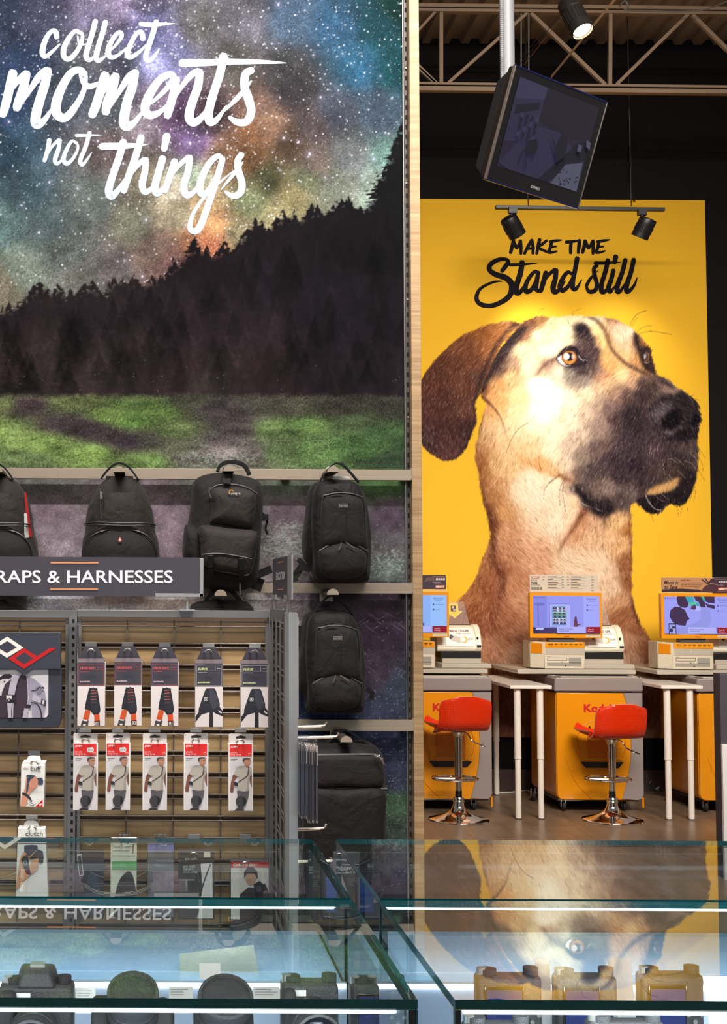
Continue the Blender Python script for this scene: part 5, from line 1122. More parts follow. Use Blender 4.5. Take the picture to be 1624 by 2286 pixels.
# ---- header signs
t = thing('header_sign', 'long charcoal hanging sign reading straps and harnesses over the gondola', 'sign', P(200, 1330, DS))
m = MB(); m.pbox(-190, 1243, 446, 1330, DS, DS + .008); m.build('board', M['signb'], t)
m = MB(); m.pbox(446, 1246.5, 454.5, 1333, DS - .003, DS + .012); m.pbox(347, 1325, 454.5, 1333, DS - .003, DS + .012); m.build('edge_frame', M['gond_l'], t, bevel=.0008)
m = MB(); m.pbox(416.5, 1333, 420.5, 1364, DS + .003, DS + .009); m.build('sign_post', M['gond_l'], t)
m = MB(); m.pbox(402, 1361, 436, 1364, DS - .01, DG - .014); m.build('foot', M['gond_l'], t)
a = Art(on_plane(DS - .0005)); W = (222, 220, 228)
a.text('RAPS & HARNESSES', -9, 1273, 386, 1302, W, .012); a.text('ST', -62, 1272, -14, 1302, W, .012)
a.rect(113, 1254.5, 220, 1258, (206, 132, 80)); a.rect(112, 1313.5, 219, 1317, (206, 132, 80)); a.build('lettering', M['print'], t)

E0, E1 = 3.84, 3.44
ea = [P(609.5, 1248.5, E0), P(645.5, 1248.5 - (E0 - E1) * 3, E1), P(645.5, 1336, E1), P(609.5, 1326, E0)]
ea[1].z = ea[0].z; ea[2].z = ea[3].z = P(645.5, 1333, E1).z
t = thing('header_sign', 'small charcoal sign reading education, standing on the gondola wing', 'sign', (ea[0] + ea[2]) / 2)
nrm = (ea[1] - ea[0]).cross(ea[2] - ea[1]).normalized(); nrm = -nrm if nrm.x < 0 else nrm
def ed(x, y, l=0): return ea[0] + (ea[1] - ea[0]) * x + (ea[3] - ea[0]) * y - nrm * .0006 * l
sg = -1 if (Vector((0, 0, 1.5)) - ea[0]).dot(nrm) > 0 else 1
m = MB(); m.prism([ed(0, 0), ed(1, 0), ed(1, 1), ed(0, 1)], [ed(0, 0) + nrm * .006 * sg, ed(1, 0) + nrm * .006 * sg, ed(1, 1) + nrm * .006 * sg, ed(0, 1) + nrm * .006 * sg]); m.build('board', M['signb'], t)
a = Art(lambda x, y, l: ed(x, y) - nrm * (.0006 + .0003 * l) * sg)
a.rect(.36, .11, .70, .135, (206, 132, 80)); a.rect(.36, .80, .70, .825, (206, 132, 80)); a.text('EDUCATION', .26, .37, .80, .57, (208, 204, 206), .02); a.build('lettering', M['print'], t)
m = MB()
m.prism([ed(1, 0), ed(1.22, 0), ed(1.22, 1.05), ed(1, 1.05)], [ed(1, 0) - nrm * .004 * sg, ed(1.22, 0) - nrm * .004 * sg, ed(1.22, 1.05) - nrm * .004 * sg, ed(1, 1.05) - nrm * .004 * sg]); m.build('edge_frame', M['gond_l'], t)
m = MB()
for u in (.12, .92): m.rod(ed(u, 1), Vector((ed(u, 1).x, ed(u, 1).y, zt - .004)), .0025, 8); m.prism([ed(u - .14, .95), ed(u + .14, .95), ed(u + .14, 1.06), ed(u - .14, 1.06)], [ed(u - .14, .95) - nrm * .004 * sg, ed(u + .14, .95) - nrm * .004 * sg, ed(u + .14, 1.06) - nrm * .004 * sg, ed(u - .14, 1.06) - nrm * .004 * sg])
m.build('sign_post', M['gond_l'], t)

# ---- navy brand board with the linked diamonds
BD = 3.76
def Zl(l): return [(a / 9.144, 1390 + b / 9.144) for a, b in l]
t = thing('brand_board', 'navy brand board with white and red linked diamonds above a backpack photo', 'sign board', P(20, 1625, BD))
m = MB(); m.pprism([(-110, 1412), (136, 1412), (136, 1493), (137.5, 1494), (137, 1606), (131, 1624), (-110, 1625)], BD, BD + .03); m.build('board', M['navy'], t, bevel=.001)
m = MB(); m.pprism([(-110, 1413), (135.5, 1413), (135.5, 1493), (75, 1493), (54, 1506), (34, 1493), (-110, 1493)], BD - .008, BD); m.build('header_panel', M['navy'], t, bevel=.0006)
a = Art(on_plane(BD - .0085, .0002))
a.poly(Zl([(150, 285), (480, 510), (140, 718), (-200, 500)]), (226, 222, 216)); a.poly(Zl([(150, 375), (342, 502), (140, 622), (-60, 500)]), (54, 54, 68))
a.poly(Zl([(485, 518), (760, 685), (1020, 515), (1158, 515), (490, 945), (172, 738)]), (186, 16, 24)); a.poly(Zl([(500, 605), (680, 730), (495, 845), (312, 728)]), (54, 54, 68)); a.text('®', *[q for p in Zl([(1095, 585), (1150, 630)]) for q in p], (150, 30, 40)); a.build('logo', M['print'], t)
a = Art(on_plane(BD - .0005, .0002)); PV = [(206, 202, 208), (150, 144, 164), (60, 46, 60), (120, 112, 134), (40, 32, 42), (176, 170, 186)]
a.poly(Zl([(-200, 955), (988, 955), (988, 1880), (950, 1930), (910, 1940), (-200, 1940)]), PV[0]); a.poly(Zl([(-200, 955), (988, 955), (988, 1050), (560, 1070), (300, 960), (-200, 1040)]), (176, 176, 190))
a.poly(Zl([(30, 1940), (0, 1700), (40, 1420), (110, 1250), (220, 1160), (420, 1060), (540, 1080), (560, 1300), (570, 1500), (540, 1940)]), PV[2]); a.poly(Zl([(-200, 1500), (0, 1480), (100, 1520), (150, 1640), (150, 1940), (-200, 1940)]), PV[2])
a.poly(Zl([(0, 1110), (90, 1050), (200, 1045), (255, 1090), (200, 1140), (60, 1140), (-60, 1200)]), PV[4])
a.poly(Zl([(555, 1080), (700, 1150), (860, 1290), (920, 1420), (950, 1600), (930, 1740), (890, 1940), (660, 1940), (640, 1640), (580, 1440)]), PV[1])
a.poly(Zl([(165, 1465), (200, 1260), (250, 1110), (330, 1035), (450, 1035), (460, 1050), (390, 1130), (340, 1300), (300, 1475)]), PV[5]); a.stroke(Zl([(455, 1050), (395, 1140), (345, 1300), (310, 1470)]), 2.4, PV[4])
a.poly(Zl([(720, 1340), (760, 1290), (830, 1310), (870, 1380), (840, 1450), (760, 1460)]), PV[3]); a.stroke(Zl([(650, 1390), (750, 1370), (800, 1320), (850, 1330)]), 1.6, PV[4])
a.poly(Zl([(690, 1450), (860, 1560), (840, 1650), (650, 1580)]), PV[5]); a.poly(Zl([(850, 1540), (950, 1600), (930, 1700), (830, 1650)]), (70, 62, 74)); a.poly(Zl([(880, 1570), (910, 1590), (890, 1670), (860, 1650)]), PV[0])
a.stroke(Zl([(640, 1630), (760, 1660), (830, 1780), (850, 1940)]), 2.4, PV[4]); a.poly(Zl([(590, 1540), (640, 1540), (630, 1680), (550, 1680)]), PV[1]); a.poly(Zl([(540, 1660), (640, 1690), (620, 1750), (530, 1720)]), PV[4]); a.poly(Zl([(500, 1740), (590, 1760), (550, 1940), (460, 1940)]), PV[5])
a.poly(Zl([(150, 1640), (280, 1640), (270, 1940), (170, 1940)]), PV[5]); a.stroke(Zl([(255, 1650), (240, 1800), (245, 1940)]), 1.6, PV[4])
a.poly(Zl([(130, 1480), (245, 1480), (240, 1600), (140, 1620)]), PV[0]); a.ell(*Zl([(195, 1585)])[0], 5.4, 5, PV[4]); a.text('P', *[q for p in Zl([(180, 1560), (214, 1606)]) for q in p], PV[0]); a.poly(Zl([(250, 1490), (330, 1490), (340, 1590), (260, 1610)]), PV[4]); a.poly(Zl([(75, 1200), (100, 1180), (120, 1205), (95, 1228)]), PV[4]); a.poly(Zl([(865, 1295), (918, 1330), (900, 1352), (855, 1320)]), PV[4])
a.build('photo_print', M['print'], t)

# ---- hanging hooks
def hook(px, py, label, tip_y, wide=13, front=DP):
    t = thing('display_hook', label, 'hook', P(px, py, DG - .01), 'hooks on the wire grid')
    m = MB(); m.pbox(px - wide, py - 5, px + wide, py + 5, DG - .014, DG - .007); m.build('clip_plate', M['gond_l'], t, bevel=.0006)
    m = MB(); q = P(px, tip_y, front - .03); r = 7.5 / F * front
    pa = [Vector((q.x - r, DG - .014, q.z - .002)), Vector((q.x - r, front - .025, q.z - .004))] + [Vector((q.x - r * math.cos(k), front - .03, q.z - .004 + r * .75 * math.sin(k))) for k in np.linspace(.1, math.pi - .1, 8)] + [Vector((q.x + r, front - .025, q.z - .004)), Vector((q.x + r, DG - .014, q.z - .002))]
    m.tube(pa, .0019, 6); m.build('wire_loop', M['steelhook'], t, smooth=True)
    return t

# ---- shoulder strap cartons, upper row
def strapbox(x0, y0, name, kind, label, k):
    """x0, y0: top left of the carton's straight body in the picture; 62 wide, 143 tall"""
    def Q(l): return [(x0 + (a - 72) / 5.578, y0 + (b - 282) / 5.578) for a, b in l]
    t = thing('strap_carton', label, 'boxed strap', P(x0 + 31, y0 + 150, DP), 'shoulder strap cartons in the upper row')
    m = MB(); m.pbox(x0, y0 + 8, x0 + 62, y0 + 151, DP, DP + .035); m.build('carton', M['pale'], t, bevel=.0008)
    m = MB(); m.pprism(Q([(96, 278), (160, 130), (325, 130), (398, 282)]), DP + .030, DP + .033); m.pprism(Q([(90, 284), (405, 284), (412, 328), (72, 328)]), DP + .004, DP + .033); m.build('hang_tab', M['signb'], t)
    a = Art(on_plane(DP - .0004, .0002)); hc = (64, 60, 72); ac = (196, 70, 70) if kind == 'CROSS SHOT' else (196, 190, 190); tc = (220, 92, 92) if kind == 'CROSS SHOT' else (226, 230, 150)
    a.poly(Q([(72, 282), (412, 282), (412, 328), (72, 328)]), (132, 116, 122))
    a.poly(Q([(74, 328), (414, 328), (412, 615), (74, 615)]), hc)
    R = lambda *v: [c for p in Q([(v[0], v[1]), (v[2], v[3])]) for c in p]
    for e in ((88, 350, 402, 353), (88, 420, 402, 423), (88, 606, 402, 609), (88, 350, 91, 609), (399, 350, 402, 609), (320, 364, 323, 421)): a.rect(*R(*e), ac)
    a.text(kind, *R(104, 384, 300 if kind == 'CROSS SHOT' else 226, 412), tc, .03); a.text('BLACKRAPID', *R(104, 558, 230 if kind == 'CROSS SHOT' else 258, 576), (216, 196, 196) if kind == 'CROSS SHOT' else tc, .03)
    a.rect(*R(104, 345, 190, 349), ac); a.rect(*R(340, 388, 384, 394), ac); a.rect(*R(106, 440, 220, 445), ac)
    a.poly(Q([(74, 619), (414, 619), (414, 1118), (74, 1118)]), (222, 212, 212)); D = (46, 45, 54)
    if kind == 'CROSS SHOT':
        a.poly(Q([(215, 660), (232, 646), (310, 650), (322, 670), (355, 880), (350, 950), (320, 985), (280, 985), (240, 935), (230, 925), (185, 915), (165, 890)]), (36, 35, 42), 3); a.poly(Q([(240, 665), (304, 665), (340, 880), (330, 950), (290, 960), (250, 915)]), D, 2)
        for yy in (672, 705, 745, 786, 826): a.stroke(Q([(242, yy + 6), (312, yy)]), 1.2, (206, 96, 80) if yy < 800 else (110, 70, 72))
        a.poly(Q([(172, 920), (236, 925), (206, 1042), (140, 1030)]), (206, 82, 40)); a.poly(Q([(282, 975), (346, 972), (350, 1050), (286, 1056)]), (206, 82, 40)); a.poly(Q([(284, 1056), (352, 1050), (352, 1118), (290, 1118)]), (70, 30, 32))
        a.poly(Q([(130, 1050), (215, 1052), (200, 1118), (112, 1118)]), (70, 66, 68)); a.ell(*Q([(160, 1104)])[0], 3.6, 2, (222, 212, 212)); a.poly(Q([(140, 1036), (200, 1042), (190, 1060), (150, 1056)]), (222, 212, 212))
        a.rect(*R(298, 1064, 340, 1108), (226, 220, 216)); a.rect(*R(304, 1070, 334, 1102), D); a.text('R', *R(310, 1074, 330, 1098), (226, 220, 216), .05)
    else:
        a.poly(Q([(196, 660), (212, 640), (312, 640), (330, 666), (378, 830), (376, 870), (414, 920), (414, 985), (330, 955), (296, 930), (296, 1118), (246, 1118), (250, 935), (150, 965), (76, 1060), (76, 990), (112, 940), (116, 890), (150, 790)]), D); a.poly(Q([(250, 650), (306, 650), (366, 830), (330, 890), (290, 900), (250, 800)]), (66, 64, 76)); a.poly(Q([(360, 905), (404, 940), (400, 956), (366, 934)]), (222, 212, 212))
        a.rect(*R(186, 752, 230, 796), (226, 220, 216)); a.rect(*R(192, 758, 224, 790), D); a.text('R', *R(199, 762, 219, 786), (226, 220, 216), .05)
    a.build('front_print', M['print_gloss'], t)
    hook(x0 + 30 + (0, 0, 1, 0, 2)[k], 1438 + k * .9, 'hook holding the ' + label, y0 + (176 - 282) / 5.578)
strapbox(173, 1470.5, 'a', 'CROSS SHOT', 'carton with orange cross strap, nearest the left upright', 0)
strapbox(255, 1469.5, 'b', 'CROSS SHOT', 'carton with orange cross strap, between two like it', 1)
strapbox(337, 1470.5, 'c', 'CROSS SHOT', 'carton with orange cross strap, beside the yellow-titled cartons', 2)
strapbox(436, 1472.5, 'd', 'CURVE', 'carton with black curved strap and yellow title, second from the right upright', 3)
strapbox(537.5, 1473.5, 'e', 'CURVE', 'carton with black curved strap and yellow title, nearest the right upright', 4)

# ---- sling strap cartons, second row
def sling(x0, y0, label, sticker):
    def Q(l): return [(x0 + (a - 20) / 5.578, y0 + (b - 1210) / 5.578) for a, b in l]
    R = lambda *v: [c for p in Q([(v[0], v[1]), (v[2], v[3])]) for c in p]
    t = thing('sling_carton', label, 'boxed strap', P(x0 + 27, y0 + 173, DP), 'sling strap cartons in the second row')
    m = MB(); q = R(20, 1338, 326, 2176); m.pbox(*q, DP, DP + .03); m.build('carton', M['white'], t, bevel=.0008)
    m = MB(); m.pprism(Q([(24, 1340), (22, 1226), (34, 1210), (312, 1210), (324, 1226), (322, 1340)]), DP + .010, DP + .013); m.build('hang_tab', M['pale'], t)
    a = Art(on_plane(DP + .0095, .0002)); a.poly(Q([(110, 1246), (150, 1236), (172, 1226), (196, 1236), (238, 1244), (236, 1264), (200, 1268), (150, 1268), (112, 1268)]), (44, 38, 40)); a.build('hang_slot', M['print'], t)
    a = Art(on_plane(DP - .0004, .0002)); rs = random.Random(int(x0))
    a.rect(*R(34, 1342, 310, 1492), (218, 36, 34)); a.text('JOBY', *R(44, 1360, 140, 1388), (240, 226, 222), .04); a.text('UltraFit', *R(44, 1434, 130, 1454), (240, 220, 216)); a.text('Sling Strap', *R(44, 1460, 176, 1484), (240, 220, 216)); a.ell(*Q([(284, 1466)])[0], 3.6, 3.2, (236, 150, 140)); a.ell(*Q([(284, 1468)])[0], 2.4, 2.1, (218, 36, 34))
    a.rect(*R(34, 1500, 310, 2166), (204, 196, 198)); a.rect(*R(48, 1522, 130, 1530), (120, 112, 112)); a.rect(*R(48, 1540, 112, 1546), (140, 132, 132))
    sk_, sd, tr, gs = (178, 126, 100), (120, 72, 56), (86, 78, 82), (170, 160, 150)
    a.poly(Q([(85, 1706), (132, 1732), (92, 1800), (84, 1880), (76, 1940), (40, 1932), (42, 1880), (56, 1780)]), sd, 2); a.poly(Q([(300, 1690), (310, 1720), (310, 1880), (284, 1806), (286, 1740)]), sd)
    a.poly(Q([(224, 1585), (272, 1598), (278, 1650), (226, 1640)]), (156, 104, 82)); a.poly(Q([(200, 1530), (216, 1512), (290, 1512), (294, 1550), (288, 1580), (270, 1606), (240, 1604), (214, 1576)]), sk_, 2); a.poly(Q([(194, 1556), (196, 1520), (224, 1506), (286, 1508), (284, 1524), (224, 1530), (214, 1560)]), (78, 60, 52)); a.rect(*R(256, 1544, 284, 1550), (110, 70, 58)); a.rect(*R(258, 1582, 280, 1586), (130, 80, 70))
    a.poly(Q([(124, 1918), (276, 1912), (264, 2000), (242, 2060), (204, 2110), (212, 2166), (136, 2166), (132, 2000)]), tr)
    a.poly(Q([(82, 1712), (118, 1636), (156, 1612), (222, 1604), (250, 1640), (282, 1622), (306, 1640), (308, 1700), (272, 1780), (276, 1920), (200, 1926), (126, 1912), (140, 1800), (150, 1730), (128, 1742)]), gs); a.poly(Q([(270, 1690), (300, 1660), (306, 1700), (272, 1780), (276, 1915), (240, 1920), (250, 1800)]), (150, 140, 132))
    a.stroke(Q([(272, 1628), (262, 1700), (240, 1742), (138, 1812)]), [2.6, 2.6, 2.2, 1.6], (66, 56, 54)); a.poly(Q([(80, 1816), (100, 1804), (136, 1820), (134, 1860), (90, 1852)]), (44, 38, 40))
    a.poly(Q([(84, 2166), (124, 2136), (200, 2146), (208, 2166)]), (52, 44, 46)); a.ell(*Q([(174, 2050)])[0], 12, 12, (58, 54, 56)); a.poly([Q([(174 + 66 * math.cos(k), 2050 + 66 * math.sin(k))])[0] for k in np.linspace(-1.1, 1.1, 14)], (32, 30, 34))
    a.build('front_print', M['print_gloss'], t)
    if sticker:
        a = Art(on_plane(DP - .0075, .0002)); a.poly(Q([(196, 1392), (264, 1386), (280, 1420), (264, 1452), (206, 1450), (190, 1424)]), (222, 216, 214)); a.text('$19.99', *R(204, 1412, 268, 1434), (60, 56, 60)); a.build('price_sticker', M['print'], t)
    hook(x0 + 27, 1630, 'hook holding the ' + label, y0 + (1300 - 1210) / 5.578)
sling(163.5, 1636.5, 'red sling strap carton with price sticker beside the left upright', True)
sling(236, 1636, 'red sling strap carton with price sticker, second from the left upright', True)
sling(318.5, 1636.5, 'red sling strap carton without sticker, in the middle of its row', False)
sling(410.5, 1636.5, 'red sling strap carton without sticker, second from the right upright', False)
sling(510.5, 1638, 'red sling strap carton without sticker, beside the right upright', False)

# ---- white wrist strap cartons on the left bay
def Zd(l): return [(a / 6.354, 1660 + b / 6.354) for a, b in l]
RD = lambda *v: [c for p in Zd([(v[0], v[1]), (v[2], v[3])]) for c in p]
t = thing('wrist_strap_carton', 'white carton titled cuff with a hand holding a camera', 'boxed strap', P(72, 1802, DP), 'white wrist strap cartons')
m = MB(); m.pprism(Zd([(302, 310), (640, 310), (622, 900), (288, 890)]), DP, DP + .04); m.pprism(Zd([(302, 310), (330, 250), (648, 262), (640, 310)]), DP + .002, DP + .04); m.build('carton', M['white'], t, bevel=.0008)
m = MB(); m.pprism(Zd([(362, 258), (400, 185), (430, 170), (560, 172), (592, 258)]), DP + .018, DP + .021); m.build('hang_tab', M['white'], t)
a = Art(on_plane(DP - .0004, .0002)); a.text('cuff', *RD(432, 322, 584, 384), (52, 46, 48)); a.rect(*RD(450, 394, 580, 400), (170, 160, 156)); a.rect(*RD(326, 346, 400, 360), (190, 160, 146))
SKN = (206, 140, 114); DKc = (62, 66, 82)
a.poly(Zd([(392, 440), (500, 452), (520, 490), (600, 484), (612, 570), (560, 586), (520, 570), (400, 600), (372, 480)]), DKc, 2); a.poly(Zd([(430, 520), (500, 460), (540, 520), (536, 600), (470, 660), (400, 740), (396, 800), (360, 890), (296, 890), (304, 760), (352, 640), (372, 480), (392, 460), (396, 600)]), SKN); a.poly(Zd([(392, 470), (420, 480), (400, 660), (384, 700), (370, 700), (380, 560)]), (54, 60, 84))
a.stroke(Zd([(324, 706), (380, 732), (420, 770), (446, 810)]), [5, 6, 5, 2], (48, 42, 44)); a.ell(*Zd([(446, 812)])[0], 1.9, 1.9, (40, 36, 38)); a.poly(Zd([(500, 896), (606, 790), (604, 900)]), (186, 30, 30)); a.poly(Zd([(556, 850), (600, 850), (566, 892)]), (232, 222, 220)); a.stroke(Zd([(380, 866), (420, 834), (480, 860), (470, 880), (420, 860)]), .9, (60, 54, 56), 2); a.stroke(Zd([(470, 884), (514, 846)]), .9, (60, 54, 56), 2); a.build('front_print', M['print_gloss'], t)
hook(76, 1681, 'hook holding the white cuff carton', 1702)
t = thing('wrist_strap_carton', 'white carton titled clutch, partly behind the glass counter', 'boxed strap', P(72, 2014, DP), 'white wrist strap cartons')
m = MB(); m.pprism(Zd([(256, 1195), (640, 1205), (690, 2250), (218, 2250)]), DP, DP + .04); m.build('carton', M['white'], t, bevel=.0008)
m = MB(); m.pprism(Zd([(330, 1200), (350, 1120), (390, 1092), (500, 1094), (540, 1125), (560, 1200)]), DP + .018, DP + .021); m.build('hang_tab', M['white'], t)
a = Art(on_plane(DP - .0004, .0002)); a.text('clutch', *RD(362, 1244, 606, 1310), (52, 46, 48)); a.rect(*RD(410, 1322, 600, 1330), (170, 160, 156)); a.rect(*RD(510, 1376, 580, 1384), (90, 84, 84))
a.poly(Zd([(345, 1460), (400, 1440), (530, 1444), (535, 1500), (610, 1530), (612, 1690), (540, 1690), (480, 1640), (420, 1640), (360, 1600)]), (60, 60, 70), 2); a.poly(Zd([(520, 1510), (480, 1560), (400, 1650), (420, 1720), (440, 1860), (350, 1930), (250, 2060), (225, 2060), (250, 1850), (270, 1700), (300, 1590), (345, 1530), (420, 1600), (500, 1520)]), (206, 150, 116)); a.poly(Zd([(550, 1620), (548, 1760), (470, 1850), (430, 1820), (420, 1720), (470, 1640)]), (206, 150, 116)); a.poly(Zd([(300, 1640), (340, 1590), (400, 1560), (410, 1700), (430, 1830), (460, 1840), (420, 1866), (370, 1840), (340, 1760)]), (54, 52, 60)); a.ell(*Zd([(360, 1690)])[0], 4.4, 5.4, (190, 186, 190)); a.ell(*Zd([(360, 1690)])[0], 3.2, 4.2, (54, 52, 60)); a.poly(Zd([(640, 2250), (690, 2170), (690, 2250)]), (170, 40, 44)); a.build('front_print', M['print_gloss'], t)
hook(71, 1825, 'hook holding the white clutch carton', 1848)

# ---- lowest row, seen through the glass counters
def pack(x0, y0, x1, y1, d, label, colors, painter, hk=None, dep=.03, clear=None, tab=None):
    t = thing('strap_package', label, 'packaged strap', P((x0 + x1) / 2, y1, d), 'packages in the lowest row')
    m = MB(); m.pbox(x0, y0, x1, y1, d, d + dep); m.build('card', colors, t, bevel=.0008)
    a = Art(on_plane(d - .0005, .0002)); painter(a); a.build('front_print', M['print_gloss'], t)
    if clear:
        m = MB(); m.pbox(*clear, d - .02, d - .001); m.build('clear_blister', M['clear'], t)
    if hk: hook(hk[0], hk[1], 'hook holding the ' + label, y0 + 6, front=d)
    if tab: MB().pbox(*tab, d + .004, d + .0245).build('hang_tab', M['clear'], t)
    return t
def p_green(a):
    a.rect(248, 1876, 304, 2046, (206, 206, 190)); a.text('Deluxe 3 Camera', 251, 1886, 296, 1893, (90, 90, 84)); a.rect(251, 1898, 290, 1900, (130, 130, 124)); a.text('Courroie en neoprene', 251, 1908, 302, 1913, (90, 90, 84)); a.rect(250, 1923, 305, 1941, (86, 158, 88)); a.poly([(262, 1976), (278, 1950), (292, 1946), (302, 1976), (304, 2046), (254, 2046)], (70, 66, 66), 2); a.poly([(296, 1884), (300, 1882), (298, 1904), (295, 1904)], (120, 100, 90))
pack(247, 1873, 305, 2050, DP, 'pale package with a green band and a dark neck strap', M['white'], p_green, (278, 1868))
def p_blue(a):
    a.rect(330, 1876, 388, 1900, (118, 120, 176)); a.text('neoprene', 340, 1878, 384, 1883, (200, 200, 210)); a.poly([(338, 1930), (352, 1914), (370, 1914), (384, 1940), (386, 2040), (334, 2040)], (84, 80, 96), 2); a.text('think', 335, 2003, 354, 2012, (216, 214, 214))
pack(328, 1874, 390, 2050, DP, 'hazy package with a lilac label and bundled strap', M['signb'], p_blue, (358, 1868), clear=(330, 1902, 388, 2046))
def p_pac(a):
    a.rect(399, 1908, 478, 2050, (70, 66, 68)); a.text('pacsafe', 414, 1914, 441, 1921, (216, 214, 214)); a.text('anti-theft', 409, 1931, 436, 1937, (220, 218, 218)); a.text('camera', 409, 1938, 432, 1943, (220, 218, 218)); a.text('neck strap', 409, 1944, 441, 1950, (220, 218, 218)); a.poly([(448, 1928), (474, 1926), (476, 2050), (440, 2050), (452, 1980)], (206, 200, 202)); a.stroke([(470, 1930), (452, 1980), (442, 2040)], 3, (60, 56, 60)); a.rect(455, 1902, 470, 1914, (216, 206, 190))
pack(398, 1900, 479, 2052, DP, 'black anti-theft neck strap package with white lettering', M['signb'], p_pac, (433, 1868))
def p_carry(a):
    a.rect(516, 1924, 600, 2052, (206, 200, 196)); a.rect(516, 1924, 600, 1937, (186, 36, 38)); a.text('CARRY SPEED', 521, 1928, 570, 1934, (232, 214, 210), .03); a.poly([(535, 2052), (536, 1996), (556, 1980), (572, 1984), (592, 1972), (600, 1990), (600, 2052)], (60, 50, 54)); a.ell(560, 1958, 12, 17, (186, 140, 118)); a.poly([(545, 1962), (545, 1946), (552, 1937), (566, 1936), (575, 1946), (576, 1962), (568, 1950), (552, 1950)], (44, 36, 38)); a.poly([(566, 1974), (580, 1966), (592, 1978), (588, 2010), (572, 2010)], (40, 36, 42)); a.ell(578, 1984, 6, 7, (80, 70, 84)); a.text('PRO MARK', 527, 2110, 566, 2116, (200, 196, 194))
pack(514, 1921, 601, 2120, DP, 'red-headed package showing a person in a dark jacket aiming a camera', M['signb'], p_carry, (548, 1868))
def p_prec(a): a.poly([(172, 1908), (182, 1906), (187, 1954), (177, 1956)], (200, 198, 198)); a.poly([(173.4, 1910), (181, 1908.5), (185.4, 1952.5), (178, 1954)], (66, 62, 66)); a.poly([(196, 1956), (214, 1950), (228, 2030), (190, 2030)], (70, 74, 90), 2)
pack(168, 1900, 232, 2050, DP + .02, 'dark strap package standing against the left upright', M['signb'], p_prec)
# strap cables looping behind the packages
t = thing('strap_cable', 'thin grey steel cables sagging in front of the lowest packages', 'cable', P(270, 1990, DP - .02))
m = MB()
for k in range(3): m.tube([P(a, b + k * 3, DP - .025) for a, b in crom([(188, 1972), (215, 1988), (262, 1994), (310, 1988), (345, 1970)], 6)], .0011, 6)
m.build('cable', M['cable'], t, smooth=True)

# ---- wing side: long hooks, filter packets, boxed straps hung beyond
def whook(y, xl, xr, label, d=3.42):
    t = thing('wing_hook', label, 'hook', P(664, y, d), 'long hooks on the gondola wing')
    m = MB(); m.tube([P(664, y + 1.5, d), P(xl, y - .5, d), P(xl + 4, y - 3, d), P(xr, y - 10, d)], .0034, 8); m.tube([P(664, y + 4.5, d - .004), P(xl - 6, y + 2, d - .004)], .0024, 6); m.build('rod', M['steelhook'], t, smooth=True)
whook(1621, 723, 731, 'bare steel hook level with the lowest rail, topmost on the wing')
whook(1645, 750, 757, 'steel hook carrying the row of clear packets')
whook(1849, 722, 729, 'bare steel hook just above the counter glass')
whook(1921, 748, 756, 'steel hook behind the gap between the glass counters')
MK = [(664.5 + 3.1 * k, 1654 + .3 * k, 1812 + (10 if k > 5 else 0) + (k % 3)) for k in range(14)]
for k, (px, yt, yb) in enumerate(MK):
    d0 = 3.40 + .004 * k
    lab = 'grey-edged clear packet, outermost of the row on the wing hook' if k == 13 else 'thin clear packet with dark insert in the row on the wing hook'
    t = thing('filter_packet', lab, 'packet', P(px, yb, d0), 'packets hanging on the wing hook')
    w = 5 if k < 5 else 4.2
    def pl(a, b, c, e, th): # a thin upright sheet seen almost edge on
        p0, p1 = P(px + a, yt + b, d0), P(px + a + (c - a), yt + b, d0 - .06); z1 = P(px, yt + e, d0).z
        return [Vector((p0.x, p0.y, p0.z)), Vector((p1.x, p1.y, p0.z - .004)), Vector((p1.x, p1.y, z1 - .006)), Vector((p0.x, p0.y, z1))], th
    q, th = pl(0, 0, w, yb - yt, .0006)
    m = MB(); m.prism(q, [v + Vector((.0008, 0, 0)) for v in q]); m.build('sleeve', M['pale'] if k >= 5 else M['gond_l'], t)
    q, th = pl(.6, 40 if k % 2 else 12, w - .4, yb - yt - 6, .0006)
    m = MB(); m.prism([v - Vector((.0007, .002, 0)) for v in q], [v + Vector((.0015, -.002, 0)) for v in q]); m.build('insert', M['signb'] if k >= 5 else M['navy'], t)
    q = P(px + 1, yt - 1, d0 - .012); m = MB(); m.box((q.x, q.y, q.z), (q.x + .003, q.y + .0008, P(px, 1640, d0).z)); m.build('hang_tab', M['clear'], t)
pack(729, 1964, 763, 2036, 3.40, 'small blue carton hung behind the gap of the glass counters', mat('blue_carton', (40, 84, 186), .4), lambda a: (a.rect(738, 1956, 752, 1960, (220, 220, 222)), a.text('BRACKET', 731, 2021, 756, 2026, (220, 226, 240), .03), a.text('camera', 736, 1967, 756, 1970, (190, 206, 240))), tab=(738, 1918, 754, 1965))
def p_m1(a): a.text('anti-theft camera', 698, 1942, 716, 1948, (170, 170, 172)); a.text('neck strap', 698, 1954, 716, 1960, (170, 170, 172)); a.lines(700, 1966, 716, 6, 4, 1, (130, 130, 132), np.random.RandomState(3))
pack(690, 1906, 722, 2060, 3.405, 'dark clear-sided neck strap package left of the small blue carton', M['signb'], p_m1, dep=.02)
def p_m2(a): a.poly([(752, 1908), (760, 1910), (758, 1920), (752, 1918)], (220, 218, 218)); a.text('theft camera', 776, 1933, 800, 1941, (216, 214, 214)); a.text('neck strap', 773, 1944, 802, 1951, (216, 214, 214)); a.lines(776, 1960, 802, 6, 3, .8, (130, 130, 132), np.random.RandomState(4)); a.poly([(752, 1950), (764, 1956), (782, 2010), (752, 2020)], (170, 160, 160)); a.rect(752, 1929, 802, 1930, (190, 188, 188))
pack(745, 1904, 804, 2060, 3.405, 'black neck strap package right of the small blue carton', M['signb'], p_m2, dep=.02)
